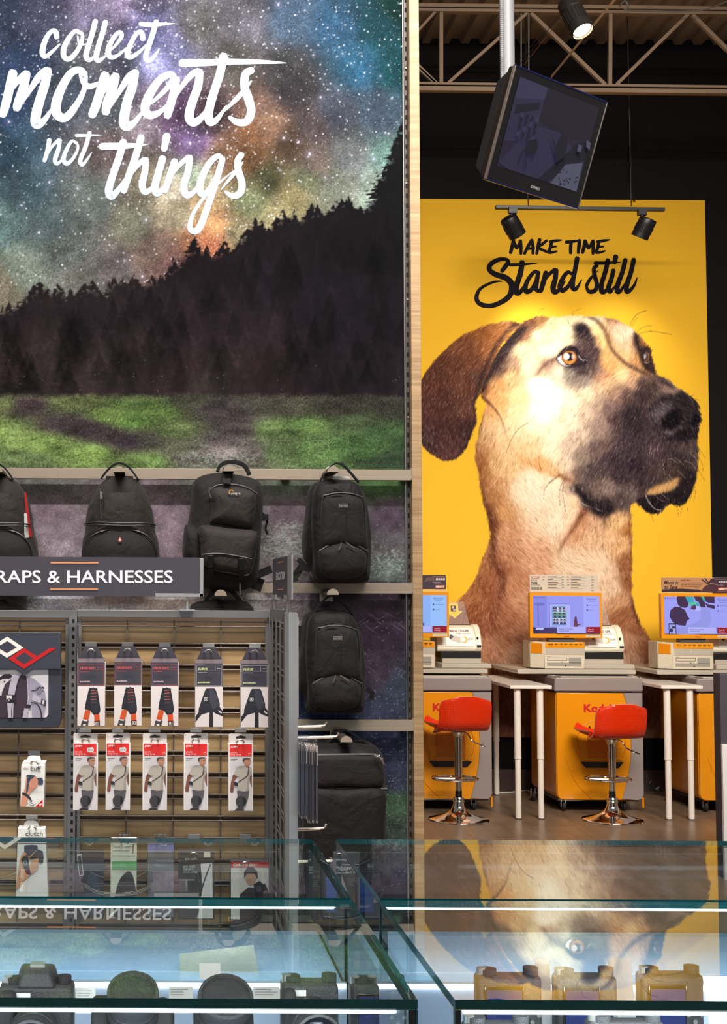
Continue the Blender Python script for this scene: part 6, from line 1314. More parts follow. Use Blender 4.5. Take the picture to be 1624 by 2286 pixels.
# ================================================================== GLASS COUNTERS
ZT = 1.08
YF1, YF0 = PF(720, 1873, ZT).y, PF(700, 2004.5, ZT).y       # far row: back edge, front edge
YN1, YN0 = YF0 - .012, PF(800, 2231, ZT).y                  # near row
XL = PF(784, 2005, ZT).x; XR = PF(847, 2003, ZT).x; XR2 = PF(1009, 2222, ZT).x
def pane(x0, x1, y0, y1, z0, z1, name, root, thin, gm='glass', em='edge'):
    """sheet of glass; thin = axis of its thickness"""
    m = MB(); m.box((x0, y0, z0), (x1, y1, z1))
    big = {'z': (0, 1), 'y': (2, 4), 'x': (3, 5)}[thin]
    m.mi = [0 if i in big else 1 for i in range(6)]
    return m.build(name, [M[gm], M[em]], root)
def showcase(x0, x1, y0, y1, label, th, near):
    t = thing('glass_showcase', label, 'display case', ((x0 + x1) / 2, (y0 + y1) / 2, 0), 'glass showcases of the counter')
    pane(x0, x1, y0, y1, ZT - th, ZT, 'top_pane', t, 'z')
    zs = .60
    for a, b in ((x0, x0 + .008), (x1 - .008, x1)): pane(a, b, y0 + .009, y1 - .009, zs, ZT - th - .001, 'side_pane', t, 'x', 'vglass', 'edge_d')
    pane(x0, x1, y0, y0 + .008, zs, ZT - th - .001, 'front_pane', t, 'y', 'vglass', 'edge')
    if not near: pane(x0 + .009, x1 - .009, y1 - .008, y1, zs, ZT - th - .001, 'back_pane', t, 'y', 'vglass', 'edge_d')
    MB().box((x0 + .012, y0 + .012, ZT - th - .008), (x1 - .02, y0 + .022, ZT - th - .002)).build('led_strip', M['led'], t)
    MB().box((x0 + .012, y0 + .0225, ZT - th - .012), (x1 - .02, y0 + .025, ZT - th - .002)).build('led_channel', M['white'], t)
    MB().box((x0, y0, 0), (x1, y1, zs)).build('base_cabinet', M['white'], t, bevel=.002)
    if near:
        MB().box((x0 + .01, y1 - .014, zs), (x1 - .01, y1 - .004, .972)).build('back_panel', M['casew'], t)
        MB().box((x0 + .012, y1 - .018, .966), (x1 - .012, y1 - .0145, .972)).build('panel_light', M['led'], t)
        MB().box((x0 + .01, y0 + .01, .885), (x1 - .01, y1 - .02, .892)).build('display_deck', M['casew'], t)
    else:
        pane(x0 + .01, x1 - .01, y0 + .02, y0 + .30, .955, .961, 'inner_shelf', t, 'z', 'shelfg', 'edge')
    d = area('showcase_strip_light', ((x0 + x1) / 2, y0 + .03, ZT - th - .012), ((x0 + x1) / 2, y0 + .25, .9), (x1 - x0) * .96, .012, 4.2 if near else 2.4, (.86, .94, 1.0))
    return t
showcase(-.95, XL, YF0, YF1, 'glass showcase at the far left, strap packages behind it', .0085, False)
showcase(-.95, XL, YN0, YN1, 'glass showcase at the near left, holding cameras with big lenses', .0095, True)
showcase(XR, 1.45, YF0, YF1, 'glass showcase at the far right, mirroring the yellow poster', .0085, False)
showcase(XR2, 1.45, YN0, YN1, 'glass showcase at the near right, holding compact cameras', .0095, True)

def camera(loc, w, h, dp, label, tilt=0.0, hump=True, lens_r=.034, lens_l=.07, yaw=0.0, back=False, deck=.892):
    """loc: bottom centre of the body; lens towards -y unless back"""
    t = thing('camera', label, 'camera', loc, 'cameras in the showcases')
    T = Matrix.Translation(loc) @ Matrix.Rotation(yaw, 4, 'Z') @ Matrix.Rotation(-tilt, 4, 'X')
    def mb():
        m = MB(); m.xf = T; return m
    sg = 1 if back else -1
    m = mb(); m.box((-w / 2, -dp / 2, 0), (w / 2, dp / 2, h)); m.build('body', M['cam'], t, bevel=.006, segs=3)
    m = mb(); gx = -w / 2 if not back else w / 2 - w * .24
    m.box((gx, min(0, sg * dp * .9), .004), (gx + w * .24, max(0, sg * dp * .9), h * .94)); m.build('grip', M['cam2'], t, bevel=.007, segs=3)
    if hump:
        m = mb(); m.prism([Vector((-.024, -dp * .62, h * .96)), Vector((.024, -dp * .62, h * .96)), Vector((.017, -dp * .5, h + .018)), Vector((-.017, -dp * .5, h + .018))], [Vector((-.028, dp * .45, h * .96)), Vector((.028, dp * .45, h * .96)), Vector((.021, dp * .3, h + .021)), Vector((-.021, dp * .3, h + .021))]); m.build('viewfinder_hump', M['cam'], t, bevel=.004)
        m = mb(); m.box((-.009, -.006, h + .019), (.009, .01, h + .0225)); m.build('hot_shoe', M['bolt'], t)
    for k, (dx, r) in enumerate(((.36, .009), (-.30, .010), (-.40, .006))):
        m = mb(); m.rod((w * dx, 0, h - .002), (w * dx, 0, h + (.008, .006, .007)[k]), r, 14); m.build('dial' if k < 2 else 'shutter_button', M['cam2'] if k < 2 else M['bolt'], t, smooth=True)
    if not back:
        zc = h * .46; m = mb(); L = lens_l
        m.lathe([(lens_r * .9, 0), (lens_r * .95, .008), (lens_r * .98, .012), (lens_r, .016), (lens_r, L * .55), (lens_r * .96, L * .56), (lens_r * .96, L * .62), (lens_r * 1.03, L * .64), (lens_r * 1.05, L), (lens_r * .93, L + .001), (lens_r * .88, L - .006), (lens_r * .7, L - .012)], (0, -dp / 2, zc), (0, -1, 0), 28)
        ln = m.build('lens_barrel', M['cam'], t, smooth=True)
        m = mb(); m.lathe([(lens_r * .86, 0), (lens_r * .7, .003), (lens_r * .4, .006), (.001, .007)], (0, -dp / 2 - L + .011, zc), (0, -1, 0), 24); m.build('front_element', M['lens'], t, smooth=True)
        for k in range(2):
            m = mb(); m.lathe([(lens_r * 1.045, 0), (lens_r * 1.07, .002), (lens_r * 1.07, .012), (lens_r * 1.045, .014)], (0, -dp / 2 - L * (.24 + .44 * k), zc), (0, -1, 0), 28); m.build('focus_ring', M['cam2'], t, smooth=True)
        m = mb(); m.box((-w * .30, -dp / 2 - .0006, h * .8), (-w * .08, -dp / 2, h * .9)); m.build('name_plate', M['white'], t)
    else:
        m = mb(); m.box((-w * .40, -dp / 2 - .003, h * .12), (w * .20, -dp / 2, h * .86)); m.build('rear_screen', M['blackg'], t, bevel=.001)
        m = mb(); m.box((-w * .37, -dp / 2 - .0035, h * .18), (w * .17, -dp / 2 - .003, h * .80)); m.build('screen_glass', mat('lcd_blue', (34, 42, 84), .12), t)
        m = mb()
        for a in np.linspace(0, 2 * math.pi, 5)[:4]: m.rod((w * .33 + .008 * math.cos(a), -dp / 2 - .003, h * .42 + .008 * math.sin(a)), (w * .33 + .008 * math.cos(a), -dp / 2, h * .42 + .008 * math.sin(a)), .0028, 8)
        m.build('rear_buttons', M['bolt'], t)
        m = mb(); m.lathe([(lens_r, 0), (lens_r, .02), (lens_r * .8, .03)], (0, dp / 2, h * .46), (0, 1, 0), 20); m.build('lens_barrel', M['cam'], t, smooth=True)
    m = MB(); b = Vector(loc); m.lathe([(.022, deck - b.z), (.022, deck - b.z + .004), (.007, deck - b.z + .006), (.007, .004)], b, (0, 0, 1), 16); m.build('display_stand', M['acryl'], t, smooth=True)
    return t
def cloc(px, ptop, d, h): q = P(px, ptop, d); return Vector((q.x, d, q.z - h))
camera(cloc(84, 2192, 1.70, .085), .092, .085, .035, 'black camera with rounded hump, beside the left edge of the near showcase', lens_r=.027, lens_l=.075)
c2 = P(270, 2225, 1.61)
camera(Vector((c2.x + .014, 1.625, .952)), .10, .07, .034, 'black camera tipped up so its wide lens rim shows, second from the left', tilt=1.0, lens_r=.029, lens_l=.055)
camera(Vector((P(503, 2190, 1.62).x, 1.625, .956)), .072, .062, .03, 'black square camera tipped up with a wide lens rim, third from the left', tilt=.95, hump=False, lens_r=.031, lens_l=.05)
camera(cloc(690, 2188, 1.66, .07), .068, .07, .034, 'grey-topped camera with a ribbed lens, last before the side glass', hump=False, lens_r=.026, lens_l=.08)
camera(cloc(842, 2192, 1.72, .066), .07, .066, .03, 'small black camera behind the side glass of the left counter', hump=False, lens_r=.02, lens_l=.02, back=True)
camera(cloc(1133, 2173, 1.66, .078), .078, .078, .026, 'compact camera showing its rear screen, beside the corner of the right counter', hump=False, lens_r=.02, back=True)
camera(cloc(1304, 2174, 1.66, .078), .074, .078, .026, 'compact camera showing its rear screen, between two white cards', hump=False, lens_r=.02, back=True)
camera(cloc(1494, 2170, 1.66, .080), .076, .080, .026, 'compact camera showing its rear screen, third from the counter corner', hump=False, lens_r=.02, back=True)
camera(cloc(1108, 2281, 1.50, .06), .074, .06, .024, 'small camera at the front of the right counter, top plate only in view', hump=False, lens_r=.02, lens_l=.02)
camera(cloc(1394, 2276, 1.50, .06), .084, .06, .024, 'wider silver-dialled camera at the front of the right counter, only its top in view', hump=False, lens_r=.02, lens_l=.02)

def card(x0, y0, x1, y1, d, label, lines=True, lean=.02):
    t = thing('price_card', label, 'card', P((x0 + x1) / 2, y1, d), 'white cards in the showcases')
    q = [P(x0, y1, d), P(x1, y1, d), P(x1, y0, d), P(x0, y0, d)]; q[2].y += lean; q[3].y += lean
    m = MB(); m.prism(q, [v + Vector((0, .0015, 0)) for v in q]); m.build('card_sheet', M['white'], t)
    if lines:
        a = Art(lambda x, y, l: P(x, y, d) + Vector((0, lean * (y1 - y) / (y1 - y0) - .0004 - .0001 * l, 0))); a.lines(x0 + 3, y0 + 4, x1 - 3, 3, 4.5, 1.1, (120, 120, 128), np.random.RandomState(int(x0))); a.build('card_print', M['print'], t)
    return t
card(168, 2217, 212, 2262, 1.68, 'white price card between the two leftmost cameras')
card(378, 2214, 432, 2262, 1.69, 'white price card left of the square camera')
card(568, 2214, 628, 2262, 1.70, 'white price card with two printed lines, left of the ribbed lens')
card(880, 2212, 908, 2262, 1.74, 'narrow white price card by the corner of the left counter')
card(1205, 2150, 1237, 2300, 1.70, 'tall white card left of the middle compact camera', False)
card(1371, 2150, 1422, 2300, 1.74, 'tall white card right of the middle compact camera', False)
card(1586, 2190, 1640, 2300, 1.60, 'bright white card at the right end of the counter', False)
card(446, 2160, 494, 2186, 1.80, 'blank white tag standing behind the square camera', False)
t = thing('paper_notice', 'large cream paper notice leaning inside the left counter', 'notice', P(490, 2205, 1.93))
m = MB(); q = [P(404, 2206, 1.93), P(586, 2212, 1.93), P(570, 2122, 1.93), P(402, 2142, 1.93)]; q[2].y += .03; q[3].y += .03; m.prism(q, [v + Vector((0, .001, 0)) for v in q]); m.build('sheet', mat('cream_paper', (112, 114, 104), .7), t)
# ================================================================== PHOTO KIOSKS
DK = 9.33
def kx(px, d=DK, y=1660): return X_(px, y, d)
def kz(py, d=DK, x=1340): return P(x, py, d).z
def rounded(x0, x1, z0, z1, r, n=6, corners=(1, 1, 1, 1)):
    """outline in x, z; corners: bottom-left, bottom-right, top-right, top-left"""
    out = []
    for (cx, cz, a0), on in zip(((x0 + r, z0 + r, math.pi), (x1 - r, z0 + r, 1.5 * math.pi), (x1 - r, z1 - r, 0), (x0 + r, z1 - r, .5 * math.pi)), corners):
        if on: out += [(cx + r * math.cos(a0 + k * math.pi / 2 / n), cz + r * math.sin(a0 + k * math.pi / 2 / n)) for k in range(n + 1)]
        else: out.append((x0 if cx < (x0 + x1) / 2 else x1, z0 if cz < (z0 + z1) / 2 else z1))
    return out
def xz(pts, y): return [Vector((a, y, b)) for a, b in pts]
def rprism(m, o, y0, y1): return m.prism(xz(o, y0), xz(o, y1))

x0, x1 = kx(1243), kx(1437); ztop = kz(1546); zbot = kz(1787)
yb = DK + .62
def kiosk_cabinet(dx, label):
    t = thing('kiosk_cabinet', label, 'kiosk', ((x0 + x1) / 2 + dx, DK + .3, 0), 'yellow kiosk cabinets')
    def mb():
        m = MB(); m.xf = Matrix.Translation((dx, 0, 0)); return m
    m = mb(); rprism(m, rounded(x0, x1, zbot, ztop, .045, corners=(1, 1, 0, 0)), DK + .012, yb); m.build('cabinet', M['kyel'], t, bevel=.006)
    w = lambda px, py: (kx(px), kz(py))
    m = mb(); o = rounded(x0 + .004, x1 - .004, zbot + .004, ztop - .002, .04, corners=(1, 1, 0, 0)); rprism(m, o, DK, DK + .0125); m.build('front_panel', M['kyel'], t, bevel=.003)
    gp = crom([w(1393, 1547), w(1403, 1580), w(1409, 1640), w(1407, 1700), w(1397, 1750), w(1388, 1783)], 5)
    m = mb(); rprism(m, [tuple(p) for p in gp] + [(x1 - .045, zbot + .003), (x1 - .018, zbot + .014), (x1 - .004, zbot + .045), (x1 - .003, ztop - .001)], DK - .007, DK + .002); m.build('side_swoosh', M['kgrey'], t, bevel=.002)
    m = mb(); c, r = w(1342, 1662), kx(1342 + 56) - kx(1342)
    m.xf = m.xf; m.lathe([(r, -.0), (r, .0045), (r * .985, .006), (r * .98, -.0)], (c[0], DK + .002, c[1]), (0, -1, 0), 40); m.build('round_bezel', M['kyel2'], t, smooth=True)
    m = mb(); m.prism([Vector((*w(1312, 1636)[:1], DK - .009, w(1312, 1636)[1])), Vector((w(1374, 1636)[0], DK - .009, w(1374, 1636)[1])), Vector((w(1378, 1690)[0], DK - .009, w(1378, 1690)[1])), Vector((w(1312, 1690)[0], DK - .009, w(1312, 1690)[1]))], [Vector((w(1312, 1636)[0], DK, w(1312, 1636)[1])), Vector((w(1374, 1636)[0], DK, w(1374, 1636)[1])), Vector((w(1378, 1690)[0], DK, w(1378, 1690)[1])), Vector((w(1312, 1690)[0], DK, w(1312, 1690)[1]))]); m.build('print_door', M['kyel2'], t, bevel=.003)
    for a in (1298, 1374):
        m = mb(); m.box((w(a, 1668)[0], DK - .007, w(a, 1698)[1]), (w(a + 15, 1668)[0], DK, w(a, 1667)[1])); m.build('door_ledge', M['kyel'], t, bevel=.003)
    m = mb(); rprism(m, [w(1296, 1701), w(1392, 1701), w(1381, 1714), w(1307, 1714)], DK - .0065, DK + .001); m.build('print_slot', M['blackp'], t)
    m = mb(); rprism(m, [w(1305, 1637), w(1318, 1620), w(1322, 1634)], DK - .0075, DK + .001); m.build('slot_shade', M['blackp'], t)
    m = mb(); pts = crom([w(1262, 1690), w(1285, 1745), (kx(1322), kz(1784))], 6); m.tube([Vector((p[0], DK - .001, p[1])) for p in pts], .004, 6); m.build('moulded_rib', M['kyel'], t, smooth=True)
    m = mb(); pts = crom([w(1290, 1640), w(1292, 1665), w(1300, 1690)], 6); m.tube([Vector((p[0], DK - .001, p[1])) for p in pts], .002, 6); m.build('moulded_line', M['kyel2'], t, smooth=True)
    a = Art(lambda px, py, l: Vector((kx(px) + dx, DK - .0012 - .0002 * l, kz(py)))); a.text('Kodak', 1305, 1572, 1378, 1590, (196, 20, 22), .04); a.build('logo', M['print'], t)
    # grey collection bin on top
    zb0, zb1 = kz(1544), kz(1512)
    m = mb(); gx0, gx1 = kx(1238), kx(1438)
    m.hexa([Vector((gx0, DK - .012, zb0)), Vector((gx1, DK - .012, zb0)), Vector((gx1 - .006, DK - .02, zb1)), Vector((gx0 + .006, DK - .02, zb1)), Vector((gx0, yb, zb0)), Vector((gx1, yb, zb0)), Vector((gx1 - .006, yb, zb1)), Vector((gx0 + .006, yb, zb1))]); m.build('bin_body', M['kgrey'], t, bevel=.012, segs=3)
    m = mb(); m.box((gx0 + .01, DK - .002, zb0 - .008), (gx1 - .008, yb, zb0)); m.build('shadow_gap', M['blackp'], t)
    m = mb(); m.box((gx0 + .012, DK - .016, zb1 - .004), (gx1 - .016, DK + .03, zb1 + .006)); m.box((gx1 - .04, DK - .016, zb1 - .004), (gx1 - .012, DK + .30, zb1 + .006)); m.box((gx0 + .012, DK - .016, zb1 - .004), (gx0 + .05, DK + .30, zb1 + .006)); m.build('bin_rim', M['kgrey2'], t, bevel=.004)
    # upper deck on legs
    D2 = DK + .16
    ux0, ux1 = X_(1156, 1497, D2), X_(1421, 1497, D2); z0, z1 = P(1300, 1505, D2).z, P(1300, 1495, D2).z
    m = mb(); rprism(m, rounded(ux0, ux1, z0, z1, .01), D2, DW - .07); m.build('upper_deck', M['kgrey2'], t, bevel=.004)
    m = mb(); m.hexa([Vector((gx0 + .02, D2 + .05, zb1)), Vector((gx1 - .06, D2 + .05, zb1)), Vector((ux1 - .03, D2 + .03, z0)), Vector((ux0 + .07, D2 + .03, z0)), Vector((gx0 + .02, yb - .02, zb1)), Vector((gx1 - .06, yb - .02, zb1)), Vector((ux1 - .03, yb, z0)), Vector((ux0 + .07, yb, z0))]); m.build('deck_support', M['kgrey'], t, bevel=.006)
    # casters
    for px, y in ((1262, DK + .06), (1400, DK + .08), (1340, DK + .45), (1440, DK + .5), (1235, DK + .5)):
        m = mb(); x = kx(px); m.lathe([(.020, -.012), (.036, -.010), (.036, .010), (.020, .012)], (x, y, .036), (1, 0, 0), 18); cs = m.build('caster', M['rubber'], t, smooth=True)
        m = mb(); m.box((x - .016, y - .012, .03), (x - .013, y + .012, zbot + .01)); m.box((x + .013, y - .012, .03), (x + .016, y + .012, zbot + .01)); m.build('caster_fork', M['bolt'], cs)
    m = mb(); m.box((x0 + .02, DK + .05, zbot - .012), (x1 - .02, yb - .02, zbot + .004)); m.build('underframe', M['blackp'], t)
    m = mb(); m.box((x1 - .006, DK + .02, zbot - .05), (x1 + .006, DK + .035, zbot + .02)); m.build('corner_bracket', M['kyel'], t)
    return t
kiosk_cabinet(0, 'yellow kiosk cabinet in the middle, right stool in front of it')
kiosk_cabinet(kx(1102) - kx(1440), 'yellow kiosk cabinet beside the oak end panel, left stool in front')
kiosk_cabinet(kx(1561) - kx(1243), 'yellow kiosk cabinet at the right, partly behind the dark cabinet')

DD = DK + .24
ZD = P(1300, 1495, DK + .16).z           # top of the upper deck
def q(px, py, d=DD): return P(px, py, d)
def monitor(dpx, label, pic):
    D = DK + .20; dx = X_(1250 + dpx, 1400, D) - X_(1250, 1400, D)
    t = thing('kiosk_monitor', label, 'monitor', P(1264 + dpx, 1424, D), 'touch screens on the kiosks')
    def mb():
        m = MB(); m.xf = Matrix.Translation((dx, 0, 0)); return m
    X = lambda p: X_(p, 1400, D)
    Z = lambda p: P(1264, p, D).z
    m = mb(); rprism(m, rounded(X(1184), X(1345), Z(1424), Z(1323), .008), D + .004, D + .045); m.build('housing', M['kyel'], t, bevel=.004)
    m = mb(); R1 = [(X(1184), Z(1424)), (X(1345), Z(1424)), (X(1345), Z(1323)), (X(1184), Z(1323))]; R2 = [(X(1191), Z(1415)), (X(1340), Z(1415)), (X(1340), Z(1330)), (X(1191), Z(1330))]
    m.add(xz(R1, D) + xz(R2, D) + xz(R1, D + .006) + xz(R2, D + .006), [f for i in range(4) for f in ((i, (i + 1) % 4, 4 + (i + 1) % 4, 4 + i), (4 + i, 4 + (i + 1) % 4, 12 + (i + 1) % 4, 12 + i), (i, 8 + i, 8 + (i + 1) % 4, (i + 1) % 4))])
    m.build('bezel', M['kyel'], t)
    m = mb(); m.box((X(1190), D + .003, Z(1416)), (X(1341), D + .0045, Z(1329))); m.build('screen_border', M['blackg'], t)
    a = Art(lambda x, y, l: Vector((X(x) + dx, D + .0028 - .0003 * l, Z(y)))); pic(a); a.build('screen_picture', M['screen'], t)
    a = Art(lambda x, y, l: Vector((X(x) + dx, D - .0006 - .0002 * l, Z(y)))); a.text('Kodak', 1260, 1418.5, 1272, 1422, (190, 40, 20), .03); a.rect(1309, 1417, 1341, 1421.6, (214, 206, 190)); a.text('GLOSSY PRINTS ONLY', 1311, 1418.2, 1339, 1420.6, (60, 54, 50)); a.build('bezel_labels', M['print'], t)
    m = mb(); m.hexa([Vector((X(1228), D + .02, Z(1433))), Vector((X(1287), D + .02, Z(1433))), Vector((X(1284), D + .02, Z(1420))), Vector((X(1230), D + .02, Z(1420))), Vector((X(1228), D + .1, Z(1433))), Vector((X(1287), D + .1, Z(1433))), Vector((X(1284), D + .1, Z(1420))), Vector((X(1230), D + .1, Z(1420)))]); m.build('tilt_foot', M['dgrey'], t, bevel=.002)
    return t
LAV = (150, 152, 240)
def ui(a, title):
    a.text('Welcome!', 1310, 1334, 1332, 1340, (90, 94, 150)); a.rect(1314, 1342, 1330, 1343, (120, 124, 180)); a.ell(1311, 1351, 1.4, 2, (60, 62, 110)); a.text('Print from phone', 1315, 1349.5, 1333, 1352.5, (80, 84, 140)); a.ell(1311, 1362, 1.6, 1.8, (60, 62, 110)); a.text('Devices', 1315, 1360.5, 1324, 1363, (80, 84, 140))
    a.rect(1308, 1399, 1340, 1413, (150, 8, 34)); a.text('View All', 1312, 1403, 1324, 1406, (240, 200, 210)); a.text('Products', 1312, 1407, 1325, 1410, (240, 200, 210))
    a.rect(1243, 1399, 1305, 1413, (176, 178, 246)); a.text(title, 1247, 1402, 1278, 1406.4, (50, 48, 90)); a.rect(1247, 1407.6, 1270, 1408.8, (110, 110, 170)); a.text('Kodak Moments', 1197, 1332.6, 1216, 1335.4, (40, 40, 80)); a.ell(1193, 1334, 1.4, 1.6, (90, 90, 170))
def pic_collage(a):
    a.rect(1191, 1330, 1340, 1414, LAV); a.poly([(1191, 1330), (1222, 1330), (1222, 1400), (1191, 1400)], (134, 136, 226)); a.rect(1304, 1330, 1340, 1400, (164, 168, 250)); a.rect(1191, 1401, 1245, 1414, (66, 48, 100)); a.poly([(1191, 1400), (1205, 1403), (1205, 1414), (1191, 1414)], (44, 40, 80))
    a.ell(1206, 1349, 12, 3.4, (112, 114, 196)); a.poly([(1201, 1352), (1203, 1352), (1204, 1398), (1202, 1398)], (96, 98, 176)); a.poly([(1198, 1402), (1216, 1402), (1212, 1407), (1196, 1406)], (190, 192, 250))
    a.rect(1227, 1347, 1274, 1402, (126, 128, 216)); a.rect(1229, 1349, 1274, 1399, (178, 180, 250)); a.rect(1233, 1353, 1266, 1396, (110, 160, 220)); a.rect(1235, 1355, 1264, 1394, (206, 216, 240))
    rs = random.Random(3)
    for r0, r1 in ((1355, 1365.6), (1367, 1379.5), (1381, 1394)):
        for c0, c1 in (((1235, 1245), (1247, 1264)) if r0 < 1360 else (((1235, 1264),) if r0 < 1370 else ((1235, 1247), (1249, 1264)))):
            a.rect(c0, r0, c1, r1, (170, 190, 220) if r0 != 1367 else (90, 150, 130))
            for k in range(2 if c1 - c0 < 20 else 3):
                cx = c0 + (k + .5) * (c1 - c0) / (2 if c1 - c0 < 20 else 3); a.ell(cx, r0 + 3.6, 2.4, 3, (40, 34, 60)); a.ell(cx, r0 + 5.2, 1.7, 2.2, (150, 120, 150)); a.poly([(cx - 3.4, r1), (cx - 2, r0 + 7.4), (cx + 2, r0 + 7.4), (cx + 3.4, r1)], (60, 60, 110))
    a.poly([(1280, 1400), (1283, 1377), (1285, 1376), (1287, 1377), (1290, 1400)], (96, 50, 76)); a.poly([(1281, 1394), (1296, 1392), (1296, 1394), (1281, 1400)], (110, 60, 80)); ui(a, 'Design a Collage')
def pic_baby(a):
    a.rect(1191, 1330, 1340, 1414, (156, 158, 244)); a.poly([(1220, 1402), (1236, 1396), (1262, 1388), (1272, 1378), (1274, 1356), (1286, 1352), (1292, 1356), (1296, 1380), (1290, 1396), (1270, 1414), (1215, 1414)], (146, 150, 226), 2); S = (62, 40, 76)
    a.poly([(1205, 1361), (1215, 1353), (1227, 1354), (1237, 1360), (1241, 1368), (1243, 1374), (1248, 1380), (1242, 1384), (1240, 1390), (1238, 1396), (1222, 1394), (1210, 1388), (1203, 1376)], S); a.poly([(1221, 1330), (1242, 1330), (1246, 1342), (1243, 1354), (1232, 1355), (1223, 1350), (1220, 1340)], S, 2)
    a.poly([(1238, 1330), (1256, 1330), (1258, 1342), (1268, 1345), (1270, 1352), (1258, 1350), (1250, 1352), (1244, 1342)], (60, 160, 190)); a.poly([(1246, 1344), (1256, 1342), (1266, 1342), (1262, 1348), (1248, 1351)], (90, 190, 160)); a.poly([(1258, 1330), (1304, 1330), (1304, 1345), (1290, 1344), (1282, 1340), (1284, 1354), (1272, 1354), (1268, 1342), (1262, 1340)], S); a.poly([(1282, 1344), (1292, 1348), (1304, 1350), (1304, 1358), (1288, 1354)], S); a.poly([(1274, 1330), (1280, 1330), (1284, 1340), (1280, 1342)], (60, 170, 160)); a.poly([(1252, 1352), (1260, 1348), (1264, 1356), (1258, 1360), (1250, 1358)], (84, 46, 84)); a.rect(1262, 1352, 1272, 1363, (176, 182, 250))
    a.rect(1200, 1390, 1217, 1414, (34, 34, 54)); a.rect(1201.5, 1393, 1215.5, 1414, (160, 168, 230)); a.ell(1206, 1406, 4, 4.4, S); a.ell(1211, 1399, 4, 3, (70, 60, 90)); ui(a, 'Print from your phone')
def pic_plain(a):
    a.rect(1191, 1330, 1340, 1414, (140, 176, 244)); a.rect(1304, 1330, 1340, 1400, (150, 190, 250)); a.rect(1270, 1392, 1290, 1400, (90, 90, 160)); ui(a, 'Print from your phone')
monitor(0, 'yellow touch screen showing a lamp and a photo collage', pic_collage)
monitor(-342, 'yellow touch screen cut off by the oak end panel', pic_plain)
monitor(293.5, 'yellow touch screen showing an adult lifting a baby', pic_baby)

def header(dpx, dpy, label, w0, w1, painter, base, D=DK + .22):
    t = thing('kiosk_header', label, 'sign', P((w0 + w1) / 2, 1322 + dpy, D), 'header cards above the kiosk screens')
    m = MB(); m.pbox(w0, 1283 + dpy, w1, 1323 + dpy, D, D + .004); m.build('holder', M['acryl'], t)
    m = MB(); m.pbox(w0 + 1, 1284 + dpy, w1 - 1, (1322 if base is None else 1313) + dpy, D - .002, D - .0008); m.build('card', mat('header_card', (196, 180, 160) if base is None else base, .6), t)
    a = Art(on_plane(D - .0025, .0002)); painter(a); a.build('card_print', M['print'], t)
def monkey(a, x0, y0, x1, y1, bg=(150, 70, 56)): a.poly([(x0, y0), (x1 + 1, y0), (x1 - 1, y1), (x0, y1)], bg); a.text('HENRY\'S', x0 + 1, y0 + 1.2, x1 - 1, y1 - 1, (226, 206, 190), .05, .3)
def soc(a, x, y, col, bgc, n=4, w=6):
    for k, ch in enumerate('fgo@'[:n]): a.rect(x + k * w, y, x + k * w + w * .78, y + w * .8, col); a.text(ch, x + k * w + w * .2, y + w * .14, x + k * w + w * .6, y + w * .7, bgc)
def h_price(a):
    monkey(a, 1187, 1287, 1205, 1292); a.text('Price List', 1187, 1293.5, 1200, 1296.5, (60, 54, 50)); a.text('Kodak', 1187, 1298, 1201, 1303, (44, 36, 34), .04); a.text('Picture Kiosk', 1187, 1304, 1205, 1307, (60, 54, 50)); soc(a, 1187, 1311, (50, 46, 46), (200, 186, 166))
    rs = np.random.RandomState(2)
    for x, n, c in ((1224, 5, (96, 84, 76)), (1275, 5, (96, 84, 76))): a.lines(x, 1287, x + 30, n, 6, .8, c, rs, .4); a.lines(x, 1289.4, x + 34, n, 6, .4, (150, 132, 116), rs, .8)
    for x, n, c in ((1211, 2, (170, 96, 76)), (1266, 4, (176, 92, 72)), (1254, 5, (96, 84, 76)), (1320, 6, (110, 96, 88))): a.lines(x, 1287, x + 7, n, 6, .8, c, rs)
header(0, 0, 'grey price list card above the middle kiosk screen', 1182.5, 1336, h_price, None)
def social(a, x0, y0, dark): a.rect(x0, y0, x0 + 26, y0 + 1, (150, 130, 140)); soc(a, x0 + 8, y0 + 4, (216, 206, 206), dark, 4, 5.2); a.rect(x0, y0 + 12, x0 + 18, y0 + 13, (150, 130, 140)); a.rect(x0 + 4, y0 + 14.6, x0 + 20, y0 + 15.4, (150, 130, 140)); monkey(a, x0 + 6, y0 + 19, x0 + 27, y0 + 26, (160, 74, 62)); a.rect(x0 + 4, y0 + 28, x0 + 27, y0 + 28.8, (150, 130, 140))
def h_march(a):
    y = 5.5; T = (176, 124, 84); Dk = (44, 26, 38)
    a.rect(1478, 1290, 1640, 1321, T); a.poly([(1478, 1316), (1520, 1314), (1560, 1316), (1575, 1322), (1478, 1322)], Dk); a.poly([(1572, 1322), (1572, 1312), (1586, 1304), (1640, 1300), (1640, 1322)], (70, 36, 46), 2); a.poly([(1582, 1302), (1588, 1292), (1600, 1290), (1640, 1290), (1640, 1304)], (60, 34, 46)); a.stroke([(1568, 1294), (1576, 1300), (1584, 1304)], 2.6, Dk); a.stroke([(1575, 1291), (1579, 1297), (1584, 1302)], 2.4, Dk)
    a.text('March in', 1483, 1296, 1515, 1305, (44, 36, 34), .02, .3); a.text('to Save', 1484, 1306, 1513, 1315, (44, 36, 34), .02, .3); a.text('Kodak offers', 1521, 1293.5, 1542, 1297, (140, 60, 40), .02); a.text('Share your March break memories', 1522, 1300, 1570, 1303, (130, 84, 58)); a.text('with 40% OFF all in prints and', 1521, 1304, 1566, 1307, (96, 62, 48)); a.text('25% OFF in store photobooks.', 1521, 1308, 1564, 1311, (96, 62, 48)); social(a, 1597, 1292.5, Dk)
header(295, 6, 'tan and purple promotion card above the right kiosk screen', 1476.5, 1640, h_march, (120, 84, 62))
